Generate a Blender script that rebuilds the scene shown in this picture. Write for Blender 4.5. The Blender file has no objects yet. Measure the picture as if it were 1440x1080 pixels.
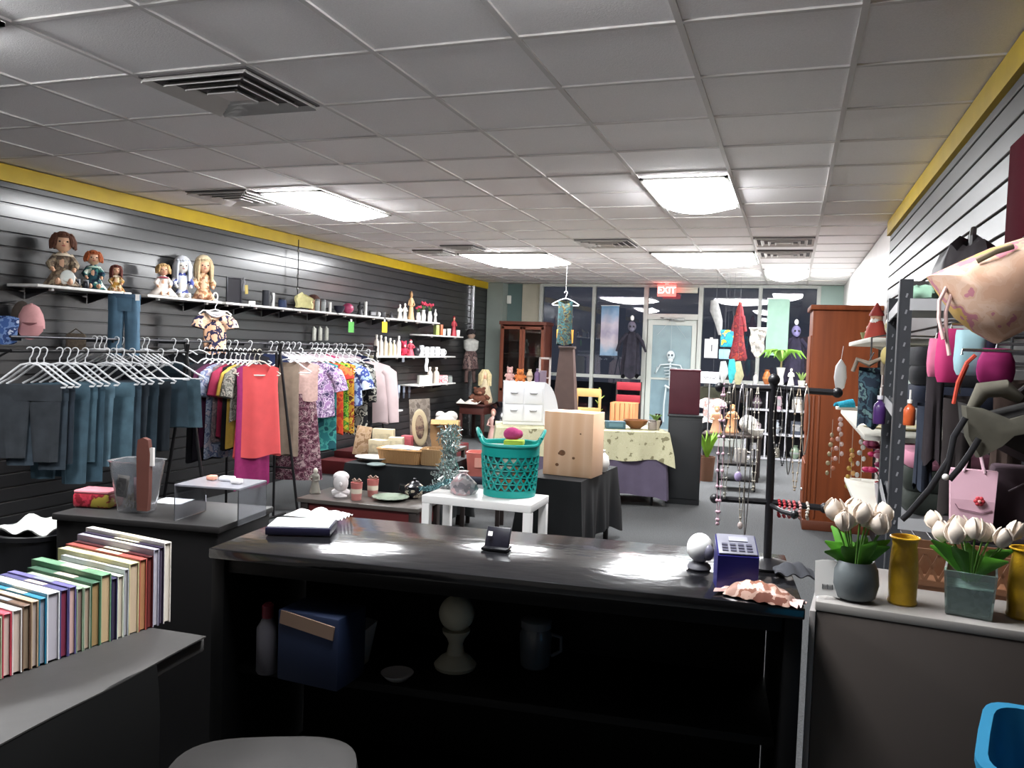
LAMP = 9.0
EXPO = 2.7
import bpy, bmesh, math, random
from mathutils import Vector, Matrix, Euler
random.seed(7)
SC = bpy.context.scene
COL = SC.collection
PI = math.pi

# ------------------------------------------------------------------ camera
FPX, YAW, PITCH, ROLL, CAMZ = 1147.0, .3291, .0445, .0336, 1.55
def _axes():
    cy, sy = math.cos(YAW), math.sin(YAW)
    f = Vector((-sy*math.cos(PITCH), cy*math.cos(PITCH), -math.sin(PITCH)))
    r = Vector((cy, sy, 0)); u = r.cross(f)
    cr, sr = math.cos(ROLL), math.sin(ROLL)
    return cr*r+sr*u, -sr*r+cr*u, f
CR, CU, CF = _axes()
CP = Vector((0, 0, CAMZ))
cam_d = bpy.data.cameras.new('camera'); cam = bpy.data.objects.new('camera', cam_d); COL.objects.link(cam)
cam_d.sensor_fit = 'HORIZONTAL'; cam_d.sensor_width = 36.0; cam_d.lens = 36.0*FPX/1440.0
cam_d.clip_start = .05; cam_d.clip_end = 200
cam.matrix_world = Matrix.Translation(CP) @ Matrix((CR, CU, -CF)).transposed().to_4x4()
SC.camera = cam
def at(x, y, X=None, Y=None, Z=None):
    """the place in the room that the photograph shows at pixel x, y, on the plane X=, Y= or Z="""
    d = CF + CR*((x-720)/FPX) - CU*((y-540)/FPX)
    t = X/d.x if X is not None else (Y/d.y if Y is not None else (Z-CAMZ)/d.z)
    return CP + d*t
def mpp(p):
    "metres per photograph pixel at a place"
    return (Vector(p)-CP).dot(CF)/FPX

# ------------------------------------------------------------------ materials
def lin(h):
    if isinstance(h, str):
        h = h.lstrip('#'); v = [int(h[i:i+2], 16)/255 for i in (0, 2, 4)]
    else: v = list(h)
    return tuple(c/12.92 if c <= .04045 else ((c+.055)/1.055)**2.4 for c in v) + (1,)
_MC = {}
def M(col, rough=.6, metal=0, spec=.5, var=0, scale=30, bump=0, trans=0, emit=0, sheen=0, alpha=1, pal=None, kind='noise', coat=0, stretch=None, seed=0, ior=1.45):
    """a procedural material; pal = further colours of a printed pattern"""
    key = (col, rough, metal, spec, var, scale, bump, trans, emit, sheen, alpha, tuple(pal) if pal else None, kind, coat, stretch, seed, ior)
    if key in _MC: return _MC[key]
    m = bpy.data.materials.new('material'); m.use_nodes = True
    nt = m.node_tree; b = nt.nodes['Principled BSDF']; L = nt.links.new
    c = lin(col)
    b.inputs['Base Color'].default_value = c
    b.inputs['Roughness'].default_value = rough
    b.inputs['Metallic'].default_value = metal
    b.inputs['Specular IOR Level'].default_value = spec
    b.inputs['Transmission Weight'].default_value = trans
    b.inputs['Alpha'].default_value = alpha
    b.inputs['IOR'].default_value = ior
    if coat: b.inputs['Coat Weight'].default_value = coat; b.inputs['Coat Roughness'].default_value = .17
    if sheen: b.inputs['Sheen Weight'].default_value = sheen
    if emit:
        b.inputs['Emission Color'].default_value = c; b.inputs['Emission Strength'].default_value = emit
    if var or bump or pal:
        tc = nt.nodes.new('ShaderNodeTexCoord'); mp = nt.nodes.new('ShaderNodeMapping')
        L(tc.outputs['Object'], mp.inputs['Vector'])
        mp.inputs['Location'].default_value = (seed*3.7, seed*1.3, seed*2.1)
        if stretch: mp.inputs['Scale'].default_value = stretch
        if kind == 'voronoi':
            t = nt.nodes.new('ShaderNodeTexVoronoi'); t.inputs['Scale'].default_value = scale; out = t.outputs['Color']; fac = t.outputs['Distance']
            sp = nt.nodes.new('ShaderNodeSeparateColor'); L(out, sp.inputs[0]); out = sp.outputs[0]
        elif kind == 'wave':
            t = nt.nodes.new('ShaderNodeTexWave'); t.inputs['Scale'].default_value = scale; t.inputs['Distortion'].default_value = 3; t.inputs['Detail'].default_value = 2
            out = fac = t.outputs['Fac']
        else:
            t = nt.nodes.new('ShaderNodeTexNoise'); t.inputs['Scale'].default_value = scale; t.inputs['Detail'].default_value = 4
            out = fac = t.outputs['Fac']
        L(mp.outputs['Vector'], t.inputs['Vector'])
        if pal or var:
            r = nt.nodes.new('ShaderNodeValToRGB'); e = r.color_ramp.elements
            if pal:
                r.color_ramp.interpolation = 'CONSTANT' if kind != 'wave' else 'LINEAR'
                cols = [c] + [lin(q) for q in pal]; n = len(cols)
                lo, hi = (.0, 1.) if kind == 'voronoi' else ((0., 1.) if kind == 'wave' else (.36, .64))
                while len(e) < n: e.new(.5)
                for i in range(n):
                    e[i].position = 0 if i == 0 else lo+(hi-lo)*i/n if kind != 'wave' else i/(n-1)
                    e[i].color = cols[i]
            else:
                e[0].position = .3; e[1].position = .7
                e[0].color = tuple(max(0, q*(1-var)) for q in c[:3])+(1,)
                e[1].color = tuple(min(1, q*(1+var)) for q in c[:3])+(1,)
            L(out, r.inputs['Fac']); L(r.outputs['Color'], b.inputs['Base Color'])
        if bump:
            bp = nt.nodes.new('ShaderNodeBump'); bp.inputs['Strength'].default_value = bump; bp.inputs['Distance'].default_value = .01
            L(fac, bp.inputs['Height']); L(bp.outputs['Normal'], b.inputs['Normal'])
    _MC[key] = m
    return m
def glass(col='#ffffff', rough=.02, alpha=None):
    return M(col, rough, trans=1, ior=1.3)

# ------------------------------------------------------------------ mesh builder
class MB:
    def __init__(s): s.bm = bmesh.new()
    def _xf(s, vs, rot, c):
        R = Euler(rot).to_matrix() if rot is not None else None
        c = Vector(c)
        for v in vs: v.co = (R @ v.co if R else v.co) + c
    def box(s, c, size, rot=None, bev=0, seg=2):
        r = bmesh.ops.create_cube(s.bm, size=1); vs = r['verts']
        for v in vs: v.co = Vector((v.co.x*size[0], v.co.y*size[1], v.co.z*size[2]))
        if bev:
            es = list({e for v in vs for e in v.link_edges})
            q = bmesh.ops.bevel(s.bm, geom=es, offset=min(bev, min(size)*.49), segments=seg, profile=.5, affect='EDGES')
            vs = list({v for f in q['faces'] for v in f.verts} | {v for v in vs if v.is_valid})
        s._xf(vs, rot, c); return s
    def loft(s, rings, cap=True, closed=True):
        bm = s.bm; R = [[bm.verts.new(p) for p in ring] for ring in rings]
        n = len(R[0])
        for a, b in zip(R, R[1:]):
            for i in range(n if closed else n-1):
                j = (i+1) % n
                try: bm.faces.new((a[i], a[j], b[j], b[i]))
                except ValueError: pass
        if cap and closed:
            for q in (R[0], R[-1]):
                try: bm.faces.new(q)
                except ValueError: pass
        return s
    def lathe(s, prof, c=(0, 0, 0), n=20, rot=None, sx=1, sy=1, cap=True):
        R = Euler(rot).to_matrix() if rot is not None else Matrix.Identity(3); c = Vector(c)
        return s.loft([[R @ Vector((r*sx*math.cos(2*PI*i/n), r*sy*math.sin(2*PI*i/n), z))+c for i in range(n)] for r, z in prof], cap)
    def ell(s, c, r, n=14, m=9, rot=None):
        if not hasattr(r, '__len__'): r = (r, r, r)
        R = Euler(rot).to_matrix() if rot is not None else Matrix.Identity(3); c = Vector(c)
        return s.loft([[R @ Vector((r[0]*max(1e-4, math.sin(PI*k/m))*math.cos(2*PI*i/n), r[1]*max(1e-4, math.sin(PI*k/m))*math.sin(2*PI*i/n), -r[2]*math.cos(PI*k/m)))+c for i in range(n)] for k in range(m+1)])
    def tube(s, pts, r, n=8, sx=1, sy=1, closed=False):
        pts = [Vector(p) for p in pts]; N = len(pts)
        rr = r if hasattr(r, '__len__') else [r]*N
        rings = []; up = None
        for i, p in enumerate(pts):
            if closed: t = pts[(i+1) % N]-pts[i-1]
            else: t = pts[min(i+1, N-1)]-pts[max(i-1, 0)]
            t.normalize()
            if up is None:
                up = Vector((0, 1, 0)) if abs(t.y) < .9 else Vector((1, 0, 0))
            a = t.cross(up); a.normalize(); b = a.cross(t); up = b
            rings.append([p + a*(rr[i]*sx*math.cos(2*PI*k/n)) + b*(rr[i]*sy*math.sin(2*PI*k/n)) for k in range(n)])
        if closed: rings.append(rings[0])
        return s.loft(rings, cap=not closed)
    def cyl(s, p0, p1, r0, r1=None, n=14): return s.tube([p0, p1], [r0, r0 if r1 is None else r1], n)
    def prism(s, pts, d, plane='xz', c=(0, 0, 0), rot=None):
        "polygon pts extruded +-d/2 across its plane"
        def P(u, v, w): return {'xz': Vector((u, w, v)), 'xy': Vector((u, v, w)), 'yz': Vector((w, u, v))}[plane]
        R = Euler(rot).to_matrix() if rot is not None else Matrix.Identity(3); c = Vector(c)
        return s.loft([[R @ P(u, v, w)+c for u, v in pts] for w in (-d/2, d/2)])
    def sheet(s, f, nu, nv, th=.004):
        "a sheet of thickness th through f(u,v), u and v from 0 to 1"
        g = [[Vector(f(i/nu, j/nv)) for j in range(nv+1)] for i in range(nu+1)]
        N = [[None]*(nv+1) for _ in range(nu+1)]
        for i in range(nu+1):
            for j in range(nv+1):
                a = g[min(i+1, nu)][j]-g[max(i-1, 0)][j]; b = g[i][min(j+1, nv)]-g[i][max(j-1, 0)]
                q = a.cross(b); N[i][j] = q.normalized() if q.length > 1e-9 else Vector((0, 0, 1))
        A = [[s.bm.verts.new(g[i][j]+N[i][j]*th/2) for j in range(nv+1)] for i in range(nu+1)]
        B = [[s.bm.verts.new(g[i][j]-N[i][j]*th/2) for j in range(nv+1)] for i in range(nu+1)]
        F = s.bm.faces.new
        for i in range(nu):
            for j in range(nv):
                F((A[i][j], A[i+1][j], A[i+1][j+1], A[i][j+1])); F((B[i][j], B[i][j+1], B[i+1][j+1], B[i+1][j]))
        for i in range(nu):
            F((A[i][0], B[i][0], B[i+1][0], A[i+1][0])); F((A[i][nv], A[i+1][nv], B[i+1][nv], B[i][nv]))
        for j in range(nv):
            F((A[0][j], A[0][j+1], B[0][j+1], B[0][j])); F((A[nu][j], B[nu][j], B[nu][j+1], A[nu][j+1]))
        return s
    def build(s, name, mat, parent=None, loc=None, rot=None, smooth=True, sub=0):
        bm = s.bm
        bmesh.ops.recalc_face_normals(bm, faces=bm.faces)
        me = bpy.data.meshes.new(name); bm.to_mesh(me); bm.free()
        o = bpy.data.objects.new(name, me); COL.objects.link(o)
        me.materials.append(mat)
        if smooth:
            for p in me.polygons: p.use_smooth = True
            try: me.set_sharp_from_angle(angle=.7)
            except Exception: pass
        if sub:
            q = o.modifiers.new('s', 'SUBSURF'); q.levels = q.render_levels = sub
        if parent is not None: o.parent = parent
        if loc is not None: o.location = loc
        if rot is not None: o.rotation_euler = rot
        return o
LABELS = {}
def tag(o, label, cat, group=None, kind=None):
    o['label'] = label; o['category'] = cat
    if group: o['group'] = group
    if kind: o['kind'] = kind
    LABELS.setdefault(label, []).append(o.name)
    return o
def thing(name, label, cat, loc=(0, 0, 0), rz=0, group=None, rot=None):
    o = bpy.data.objects.new(name, None); COL.objects.link(o); o.empty_display_size = .05
    o.location = loc; o.rotation_euler = rot if rot else (0, 0, rz)
    return tag(o, label, cat, group)
def struct(mb, name, mat, parent=None, smooth=False):
    o = mb.build(name, mat, parent, smooth=smooth)
    if parent is None: o['kind'] = 'structure'
    return o
def solo(mb, name, mat, label, cat, loc=(0, 0, 0), rz=0, group=None, rot=None, sub=0):
    o = mb.build(name, mat, None, loc, rot if rot else (0, 0, rz), sub=sub)
    return tag(o, label, cat, group)
def copy_tree(o, parent=None):
    c = o.copy(); COL.objects.link(c); c.parent = parent
    for ch in [q for q in bpy.data.objects if q.parent == o]: copy_tree(ch, c)
    return c
def ORD(i): return ['first','second','third','fourth','fifth','sixth','seventh','eighth','ninth','tenth','eleventh','twelfth','thirteenth','fourteenth','fifteenth','sixteenth','seventeenth','eighteenth','nineteenth','twentieth'][i]
def text(body, size, mat, parent, loc, rot=(PI/2, 0, 0), name='lettering', depth=.001):
    c = bpy.data.curves.new(name, 'FONT'); c.body = body; c.size = size; c.extrude = depth; c.align_x = 'CENTER'; c.align_y = 'CENTER'
    o = bpy.data.objects.new(name, c); COL.objects.link(o); 
    dg = bpy.context.evaluated_depsgraph_get(); me = bpy.data.meshes.new_from_object(o.evaluated_get(dg))
    bpy.data.objects.remove(o); bpy.data.curves.remove(c)
    o = bpy.data.objects.new(name, me); COL.objects.link(o); me.materials.clear(); me.materials.append(mat)
    o.parent = parent; o.location = loc; o.rotation_euler = rot
    return o
# ================================================================== the room
LX, RX, BY, FY, CZ = -5.3, .74, 14.2, -2.0, 2.717
G = .6096
black_slat = M('#1f1f21', .42, spec=.4, var=.15, scale=3, coat=.6)
slat_right = M('#353335', .42, spec=1.0, var=.15, scale=3)
yellow = M('#b89b0a', .55, var=.08, scale=6)
tile = M('#f6f3f3', .95, var=.04, scale=160, bump=.25)
carpet = M('#535455', .95, var=.22, scale=90, bump=.5, spec=.1)
tbar = M('#d3cfcd', .7)
alu = M('#b9bcb6', .4, metal=0, spec=.5)
greenwall = M('#8d968f', .75, var=.04, scale=5)
tealwall = M('#5f7370', .75, var=.04, scale=5)
creamwall = M('#b3ae9c', .75, var=.04, scale=5)

struct(MB().box(((LX+RX)/2, (BY+FY)/2, -.05), (RX-LX+.4, BY-FY+.4, .1)), 'floor', carpet)
ce = struct(MB().box(((LX+RX)/2, (BY+FY)/2, CZ+.06), (RX-LX+.4, BY-FY+.4, .1)), 'ceiling', tile)
t = MB()
x = .178
xs = []
k = -9
while True:
    X = .178 + k*G
    if X > RX: break
    if X > LX: t.box((X, (BY+FY)/2, CZ+.0085), (.024, BY-FY, .014)); xs.append(X)
    k += 1
for k in range(-8, 21):
    Yk = 2.363+.606*k
    if FY < Yk < BY: t.box(((LX+RX)/2, Yk, CZ+.009), (RX-LX, .024, .0135))
g = t.build('grid', tbar, ce, smooth=False)

def slatwall(name, X, sgn, y0, y1, mat, z0=.12, z1=2.6, pitch=.1016):
    m = MB().box((X+sgn*.06, (y0+y1)/2, CZ/2), (.08, y1-y0, CZ))
    z = z0
    while z < z1-.01:
        h = min(pitch-.011, z1-z)
        m.box((X+sgn*.012, (y0+y1)/2, z+h/2), (.024, y1-y0, h), bev=.003, seg=1)
        z += pitch
    return struct(m, name, mat)
slatwall('wall_left', LX, -1, FY, BY, black_slat)
wr = slatwall('wall_right', RX, 1, FY, 7.6, slat_right)
MB().box((RX+.05, (7.6+BY)/2, CZ/2), (.10, BY-7.6, CZ)).build('plain_panel', M('#d9d5d2', .4, var=.04, scale=3), wr, smooth=False)
struct(MB().box((LX+.012, (BY+FY)/2, (2.6+CZ)/2), (.03, BY-FY, CZ-2.6)), 'trim_1', yellow)
struct(MB().box((RX-.012, (7.6+FY)/2, (2.6+CZ)/2), (.03, 7.6-FY, CZ-2.6)), 'trim_2', yellow)
struct(MB().box((LX+.012, (BY+FY)/2, .055), (.02, BY-FY, .11), bev=.004), 'baseboard_left', M('#151416', .5))
struct(MB().box((RX-.012, (BY+FY)/2, .055), (.02, BY-FY, .11), bev=.004), 'baseboard_right', M('#151416', .5))
struct(MB().box(((LX+RX)/2, FY-.05, CZ/2), (RX-LX+.3, .1, CZ)), 'wall_rear', M('#8a8680', .85, var=.05, scale=4))
# ---- shop front
def wx(px): return at(px, 450, Y=BY).x
wall = struct(MB().box((LX+.25, BY+.06, CZ/2), (.72, .12, CZ)), 'wall_front', tealwall)
MB().box((LX+.16, BY-.14, CZ/2), (.30, .28, CZ)).build('pilaster', greenwall, wall, smooth=False)
MB().box(((LX+.6+wx(760))/2, BY+.03, CZ/2), (wx(760)-LX-.6, .10, CZ)).build('cream_panel', creamwall, wall, smooth=False)
MB().box(((wx(1150)+RX)/2+.03, BY+.02, CZ/2), (RX-wx(1150)+.1, .12, CZ)).build('end_panel', M('#9fb3ab', .75, var=.04, scale=5), wall, smooth=False)
struct(MB().box((LX+.03, 13.2, 1.3), (.05, .06, 2.6), bev=.006), 'trim_3', M('#c9c9cc', .25, metal=.9))
# mullions and rails, painted aluminium
mx = [wx(p) for p in (761, 835, 908, 985, 1068, 1150)]
for i, X in enumerate(mx):
    w = .075 if i in (2, 3) else .06
    struct(MB().box((X, BY, CZ/2), (w, .12, CZ), bev=.006), 'trim_%d' % (4+i), alu)
rail_z = 1.1
panes = [(0, 1, 'window_1'), (1, 2, 'window_2'), (3, 4, 'window_3'), (4, 5, 'window_4')]
pane_mat = M('#e9f0f2', .0, trans=1, ior=1.5)
for a, b, nm in panes:
    xa, xb = mx[a]+.03, mx[b]-.03
    w = struct(MB().box(((xa+xb)/2, BY, rail_z), (xb-xa, .10, .06), bev=.006).box(((xa+xb)/2, BY, .07), (xb-xa, .10, .14), bev=.006).box(((xa+xb)/2, BY, CZ-.02), (xb-xa, .1, .05)), nm, alu)
    MB().box(((xa+xb)/2, BY, (rail_z-.03+.14)/2), (xb-xa, .008, rail_z-.17)).build('lower_pane', pane_mat, w, smooth=False)
    MB().box(((xa+xb)/2, BY, (CZ-.045+rail_z+.03)/2), (xb-xa, .008, CZ-.045-rail_z-.03)).build('upper_pane', pane_mat, w, smooth=False)
# door between the third and fourth mullion
xa, xb = mx[2]+.037, mx[3]-.037; dt = 2.12
trn = struct(MB().box(((xa+xb)/2, BY, dt+.05), (xb-xa, .12, .10), bev=.006).box(((xa+xb)/2, BY, CZ-.02), (xb-xa, .1, .05)), 'window_5', alu)
MB().box(((xa+xb)/2, BY, (CZ-.045+dt+.1)/2), (xb-xa, .008, CZ-.145-dt)).build('transom_pane', pane_mat, trn, smooth=False)
d = MB(); st = .085
d.box((xa+st/2+.01, BY, dt/2+.01), (st, .05, dt-.02), bev=.006).box((xb-st/2-.01, BY, dt/2+.01), (st, .05, dt-.02), bev=.006)
d.box(((xa+xb)/2, BY, dt-.05), (xb-xa-2*st, .05, .09), bev=.004).box(((xa+xb)/2, BY, .12), (xb-xa-2*st, .05, .22), bev=.004).box(((xa+xb)/2, BY, 1.1), (xb-xa-2*st, .04, .035), bev=.004)
door = struct(d, 'door_1', M('#c3c7c0', .4))
film = M('#8ba0a5', .35, var=.1, scale=4, spec=.4)
MB().box(((xa+xb)/2, BY, (dt-.095+1.12)/2), (xb-xa-2*st-.01, .01, dt-.095-1.12)).build('upper_pane', film, door, smooth=False)
MB().box(((xa+xb)/2, BY, (1.08+.23)/2), (xb-xa-2*st-.01, .01, .85)).build('lower_pane', M('#7f97a0', .3, var=.1, scale=4), door, smooth=False)
cl = MB().box(((xa+xb)/2+.08, BY-.06, dt+.005), (.26, .05, .06), bev=.008).tube([((xa+xb)/2+.1, BY-.08, dt+.01), ((xa+xb)/2-.12, BY-.2, dt+.02), ((xa+xb)/2-.2, BY-.05, dt+.03)], .01, 6).build('door_closer', M('#8c8f8c', .4, metal=.6), door)
MB().tube([(xb-.05, BY-.03, .98), (xb-.05, BY-.075, .99), (xb-.05, BY-.075, 1.18), (xb-.05, BY-.03, 1.19)], .012, 8).build('door_handle', M('#8c8f8c', .3, metal=.8), door)
# outside: a dark pavement and car park at night
struct(MB().box((-2.5, BY+13.2, -.08), (60, 26, .1)), 'pavement', M('#26262a', .9, var=.2, scale=6))

# ---- ceiling lights
lens_on = M('#fbfdff', .4, emit=LAMP)
frame_w = M('#d9d8d4', .4)
def troffer(x0, x1, y0, y1, label, em=None):
    t = thing('ceiling_light', label, 'ceiling light', ((x0+x1)/2, (y0+y1)/2, CZ), 0, 'recessed ceiling lights')
    W, D = x1-x0-.03, y1-y0-.03
    f = MB()
    for s in (-1, 1):
        f.box((s*(W/2-.012), 0, -.006), (.024, D, .016)).box((0, s*(D/2-.012), -.006), (W, .024, .016))
    f.build('frame', frame_w, t, smooth=False)
    w, d = W/2-.026, D/2-.026
    # prismatic lens that bellies down below the tiles
    m = MB().sheet(lambda u, v: ((u-.5)*2*w, (v-.5)*2*d, -.012-.075*math.sin(PI*u)**.6*(min(1, 6*v, 6*(1-v)))**.5), 10, 16, .004)
    m.build('lens', lens_on, t)
    return t
C = lambda k: .178+k*G
def Rw(k): return 2.363+.606*k
troffer(C(-7), C(-6), Rw(5)+.1, Rw(7)+.1, 'lit ceiling light over the left clothes racks with glowing belly lens')
troffer(C(-2), C(-1), Rw(5)+.1, Rw(7)+.1, 'lit ceiling light nearest above the black counter, right of centre')
troffer(C(-7), C(-5), Rw(12)-.05, Rw(14)-.05, 'wide lit ceiling light in the far half, over the white dresser side')
troffer(C(-3), C(-1), Rw(12)-.05, Rw(14)-.05, 'wide lit ceiling light in the far half, before the red exit sign')
troffer(C(-1), C(0), Rw(15), Rw(17), 'small far ceiling light close to the shop window, right of the others')
troffer(C(-6), C(-5), Rw(-2), Rw(0), 'ceiling light at the upper left corner of the photo, only its tip showing')
troffer(C(-2), C(-1), Rw(-2), Rw(0), 'added unseen ceiling light straight above the black counter')  # out of view, added to brighten the counter top and foreground goods
# ---- air vents
def vent(x0, y0, s, label, d=None):
    d = d or s
    t = thing('ceiling_vent', label, 'air vent', (x0+s/2, y0+d/2, CZ), 0, 'ceiling air vents')
    MB().box((0, 0, .002), (s-.03, d-.03, .012)).build('backing', M('#5d595a', .8), t, smooth=False)
    for i in range(4):
        q = 1-.24*i; fr = MB()
        for sx in (-1, 1):
            fr.box((sx*(s/2-.03)*q, 0, -.010-.004*i), (.036*(1-.1*i), (d-.06)*q, .006), rot=(0, sx*.7, 0))
            fr.box((0, sx*(d/2-.03)*q, -.010-.004*i), ((s-.06)*q, .036*(1-.1*i), .006), rot=(-sx*.7, 0, 0))
        fr.build('louver', M('#d0ccc9', .5), t, smooth=False)
    MB().box((0, 0, -.02), (s*.2, d*.2, .006)).build('centre_plate', M('#d0ccc9', .5), t, smooth=False)
vent(C(-5), Rw(1), G, 'large square ceiling vent nearest the camera at upper left')
vent(C(-8), Rw(5), G, 'ceiling vent left of the ceiling light over the clothes racks')
vent(C(-8)+.15, Rw(11)+.2, .45, 'small dark ceiling vent near the yellow band, left of its twin')
vent(C(-7)+.1, Rw(10)+.4, .45, 'small dark ceiling vent near the yellow band, right of its twin')
vent(C(-4), Rw(10), G, 'ceiling vent between the two rows of lights in mid room')
vent(C(-1), Rw(10), G, 'ceiling vent over the brown wardrobe side, nearer of two in a line')
vent(C(-1), Rw(11)+.45, G, 'ceiling vent beside the far wide light, farther of two in a line')
# ---- exit sign
p = at(938, 402, Y=13.9)
ex = thing('exit_sign', 'glowing red exit sign hung above the glass door', 'exit sign', (p.x, 13.9, 2.60))
MB().box((0, 0, 0), (.31, .05, .20), bev=.01).build('housing', M('#c2413c', .4, emit=1.1), ex)
text('EXIT', .15, M('#ffd9c8', .4, emit=2.2), ex, (0, -.027, 0))
MB().box((0, 0, .11), (.06, .06, .02)).build('mount', M('#cfcac4', .4), ex)
# pale emergency lamp box to the right of the sign
p = at(966, 404, Y=14.05)
em = solo(MB().box((0, 0, 0), (.36, .06, .10), bev=.01), 'emergency_lamp', M('#c8c8b8', .5), 'pale oblong lamp box right of the red exit sign', 'lamp', (p.x, 14.08, 2.62))
# ================================================================== small goods, each kind with its parts (H high, W wide, standing on z = 0)
white = M('#e8e6e2', .45); cream = M('#e3d9c4', .6); blackp = M('#141316', .4); chrome = M('#c9c9cc', .2, metal=1)
def c_(col, rough=.5): return col if not isinstance(col, str) else M(col, rough)
def k_mug(t, W, H, cs):
    r = W*.42
    MB().lathe([(r*.85, 0), (r, H*.1), (r, H), (r*.9, H), (r*.88, H*.12), (0.001, H*.1)]).build('body', c_(cs[0], .3), t)
    MB().tube([(r*.95, 0, H*.8), (r*1.5, 0, H*.75), (r*1.6, 0, H*.5), (r*1.4, 0, H*.28), (r*.95, 0, H*.22)], r*.14, 6).build('handle', c_(cs[-1], .3), t)
def k_cup(t, W, H, cs):
    r = W*.5
    MB().lathe([(r*.7, 0), (r*.8, H*.06), (r, H), (r*.92, H), (r*.75, H*.1), (.001, H*.08)]).build('body', c_(cs[0], .3), t)
    MB().lathe([(r*.9, H*.82), (r*.93, H*.9), (.001, H*.93)]).build('filling', c_(cs[-1], .5), t)
def k_bottle(t, W, H, cs):
    r = W*.5
    MB().lathe([(r*.9, 0), (r, H*.04), (r, H*.6), (r*.8, H*.7), (r*.35, H*.8), (r*.35, H*.86)]).build('body', c_(cs[0], .3), t)
    MB().lathe([(r*.45, H*.86), (r*.45, H*.98), (r*.38, H)], n=12).build('cap', c_(cs[-1], .4), t)
def k_jar(t, W, H, cs):
    r = W*.5
    MB().lathe([(r*.92, 0), (r, H*.05), (r, H*.78), (r*.86, H*.84)]).build('body', c_(cs[0], .25), t)
    MB().lathe([(r*.9, H*.84), (r*.9, H*.97), (r*.82, H)]).build('lid', c_(cs[-1], .4), t)
def k_candle(t, W, H, cs):
    r = W*.5
    MB().lathe([(r*.98, 0), (r, H*.02), (r, H*.9), (r*.9, H*.93), (r*.2, H*.91)]).build('wax', c_(cs[0], .5), t)
    MB().cyl((0, 0, H*.91), (0.001, 0, H), max(.0015, r*.08), n=6).build('wick', c_('#3a322c'), t)
def k_tube(t, W, H, cs):
    r = W*.5
    MB().lathe([(r, 0), (r, H*.42), (r*.98, H*.43)]).build('lower_half', c_(cs[-1], .3), t)
    MB().lathe([(r*.98, H*.43), (r, H*.45), (r, H*.96), (r*.8, H)]).build('upper_half', c_(cs[0], .2), t)
def k_vase(t, W, H, cs):
    r = W*.5
    MB().lathe([(r*.5, 0), (r*.55, H*.04), (r*.95, H*.3), (r, H*.45), (r*.7, H*.75), (r*.45, H*.88), (r*.6, H), (r*.5, H), (r*.35, H*.86)]).build('body', c_(cs[0], .25), t)
    if len(cs) > 1: MB().lathe([(r*.985, H*.36), (r*1.01, H*.42), (r*.985, H*.5)], cap=False).build('band', c_(cs[1], .4), t)
def k_figure(t, W, H, cs):
    r = W*.5
    MB().lathe([(r*.95, 0), (r, H*.03), (r*.9, H*.08), (r*.62, H*.35), (r*.5, H*.55), (r*.72, H*.66), (r*.6, H*.73), (r*.22, H*.79)], n=16, sy=.75).build('robe', c_(cs[0]), t)
    MB().ell((0, 0, H*.87), (r*.36, r*.36, H*.11)).ell((0, -r*.36, H*.86), (r*.07, r*.1, H*.03), 6, 5).build('head', c_(cs[1] if len(cs) > 1 else cs[0]), t)
    for s in (-1, 1): MB().tube([(s*r*.6, 0, H*.68), (s*r*.85, -r*.3, H*.52), (s*r*.25, -r*.7, H*.5)], [r*.2, r*.17, r*.12], 6).build('arm', c_(cs[0]), t)
    if len(cs) > 2: MB().ell((0, r*.1, H*.9), (r*.42, r*.42, H*.11), 12, 8).build('hair', c_(cs[2], .8), t)
def k_box(t, W, H, cs, D=None):
    D = D or W*.6
    MB().box((0, 0, H/2), (W, D, H), bev=W*.03).build('carton', c_(cs[0], .5), t)
    if len(cs) > 1: MB().box((0, -D/2-.0008, H*.52), (W*.72, .0016, H*.5)).build('label_panel', c_(cs[1], .5), t, smooth=False)
def k_ball(t, W, H, cs):
    MB().lathe([(W*.22, 0), (W*.24, H*.06), (W*.2, H*.1)]).build('foot', c_(cs[-1]), t)
    MB().ell((0, 0, H*.54), (W/2, W/2, H*.46)).build('body', c_(cs[0], .35), t)
def k_bowl(t, W, H, cs):
    r = W*.5
    MB().lathe([(r*.4, 0), (r*.45, H*.1), (r*.85, H*.5), (r, H), (r*.94, H), (r*.78, H*.52), (r*.3, H*.16), (.001, H*.15)]).build('body', c_(cs[0], .3), t)
def k_frame(t, W, H, cs):
    b = max(.006, W*.1)
    m = MB()
    for s in (-1, 1):
        m.box((s*(W/2-b/2), 0, H/2), (b, .018, H), bev=.002).box((0, 0, H/2+s*(H/2-b/2)), (W-2*b, .018, b), bev=.002)
    m.build('frame', c_(cs[0], .4), t)
    MB().box((0, .002, H/2), (W-2*b, .008, H-2*b)).build('picture', c_(cs[1], .4), t, smooth=False)
    MB().box((0, .04, H*.3), (W*.25, .07, .008), rot=(.9, 0, 0)).build('easel_strut', c_(cs[0], .4), t)
def k_book(t, W, H, cs, D=None):
    D = D or H*.7
    MB().box((-W/2+.002, 0, H/2), (.004, D, H)).box((W/2-.002, 0, H/2), (.004, D, H)).box((0, -D/2+.002, H/2), (W, .004, H), bev=.001).build('cover', c_(cs[0], .45), t)
    MB().box((0, .003, H/2), (W-.008, D-.012, H-.01)).build('pages', c_('#d9cfb8', .8), t, smooth=False)
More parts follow.
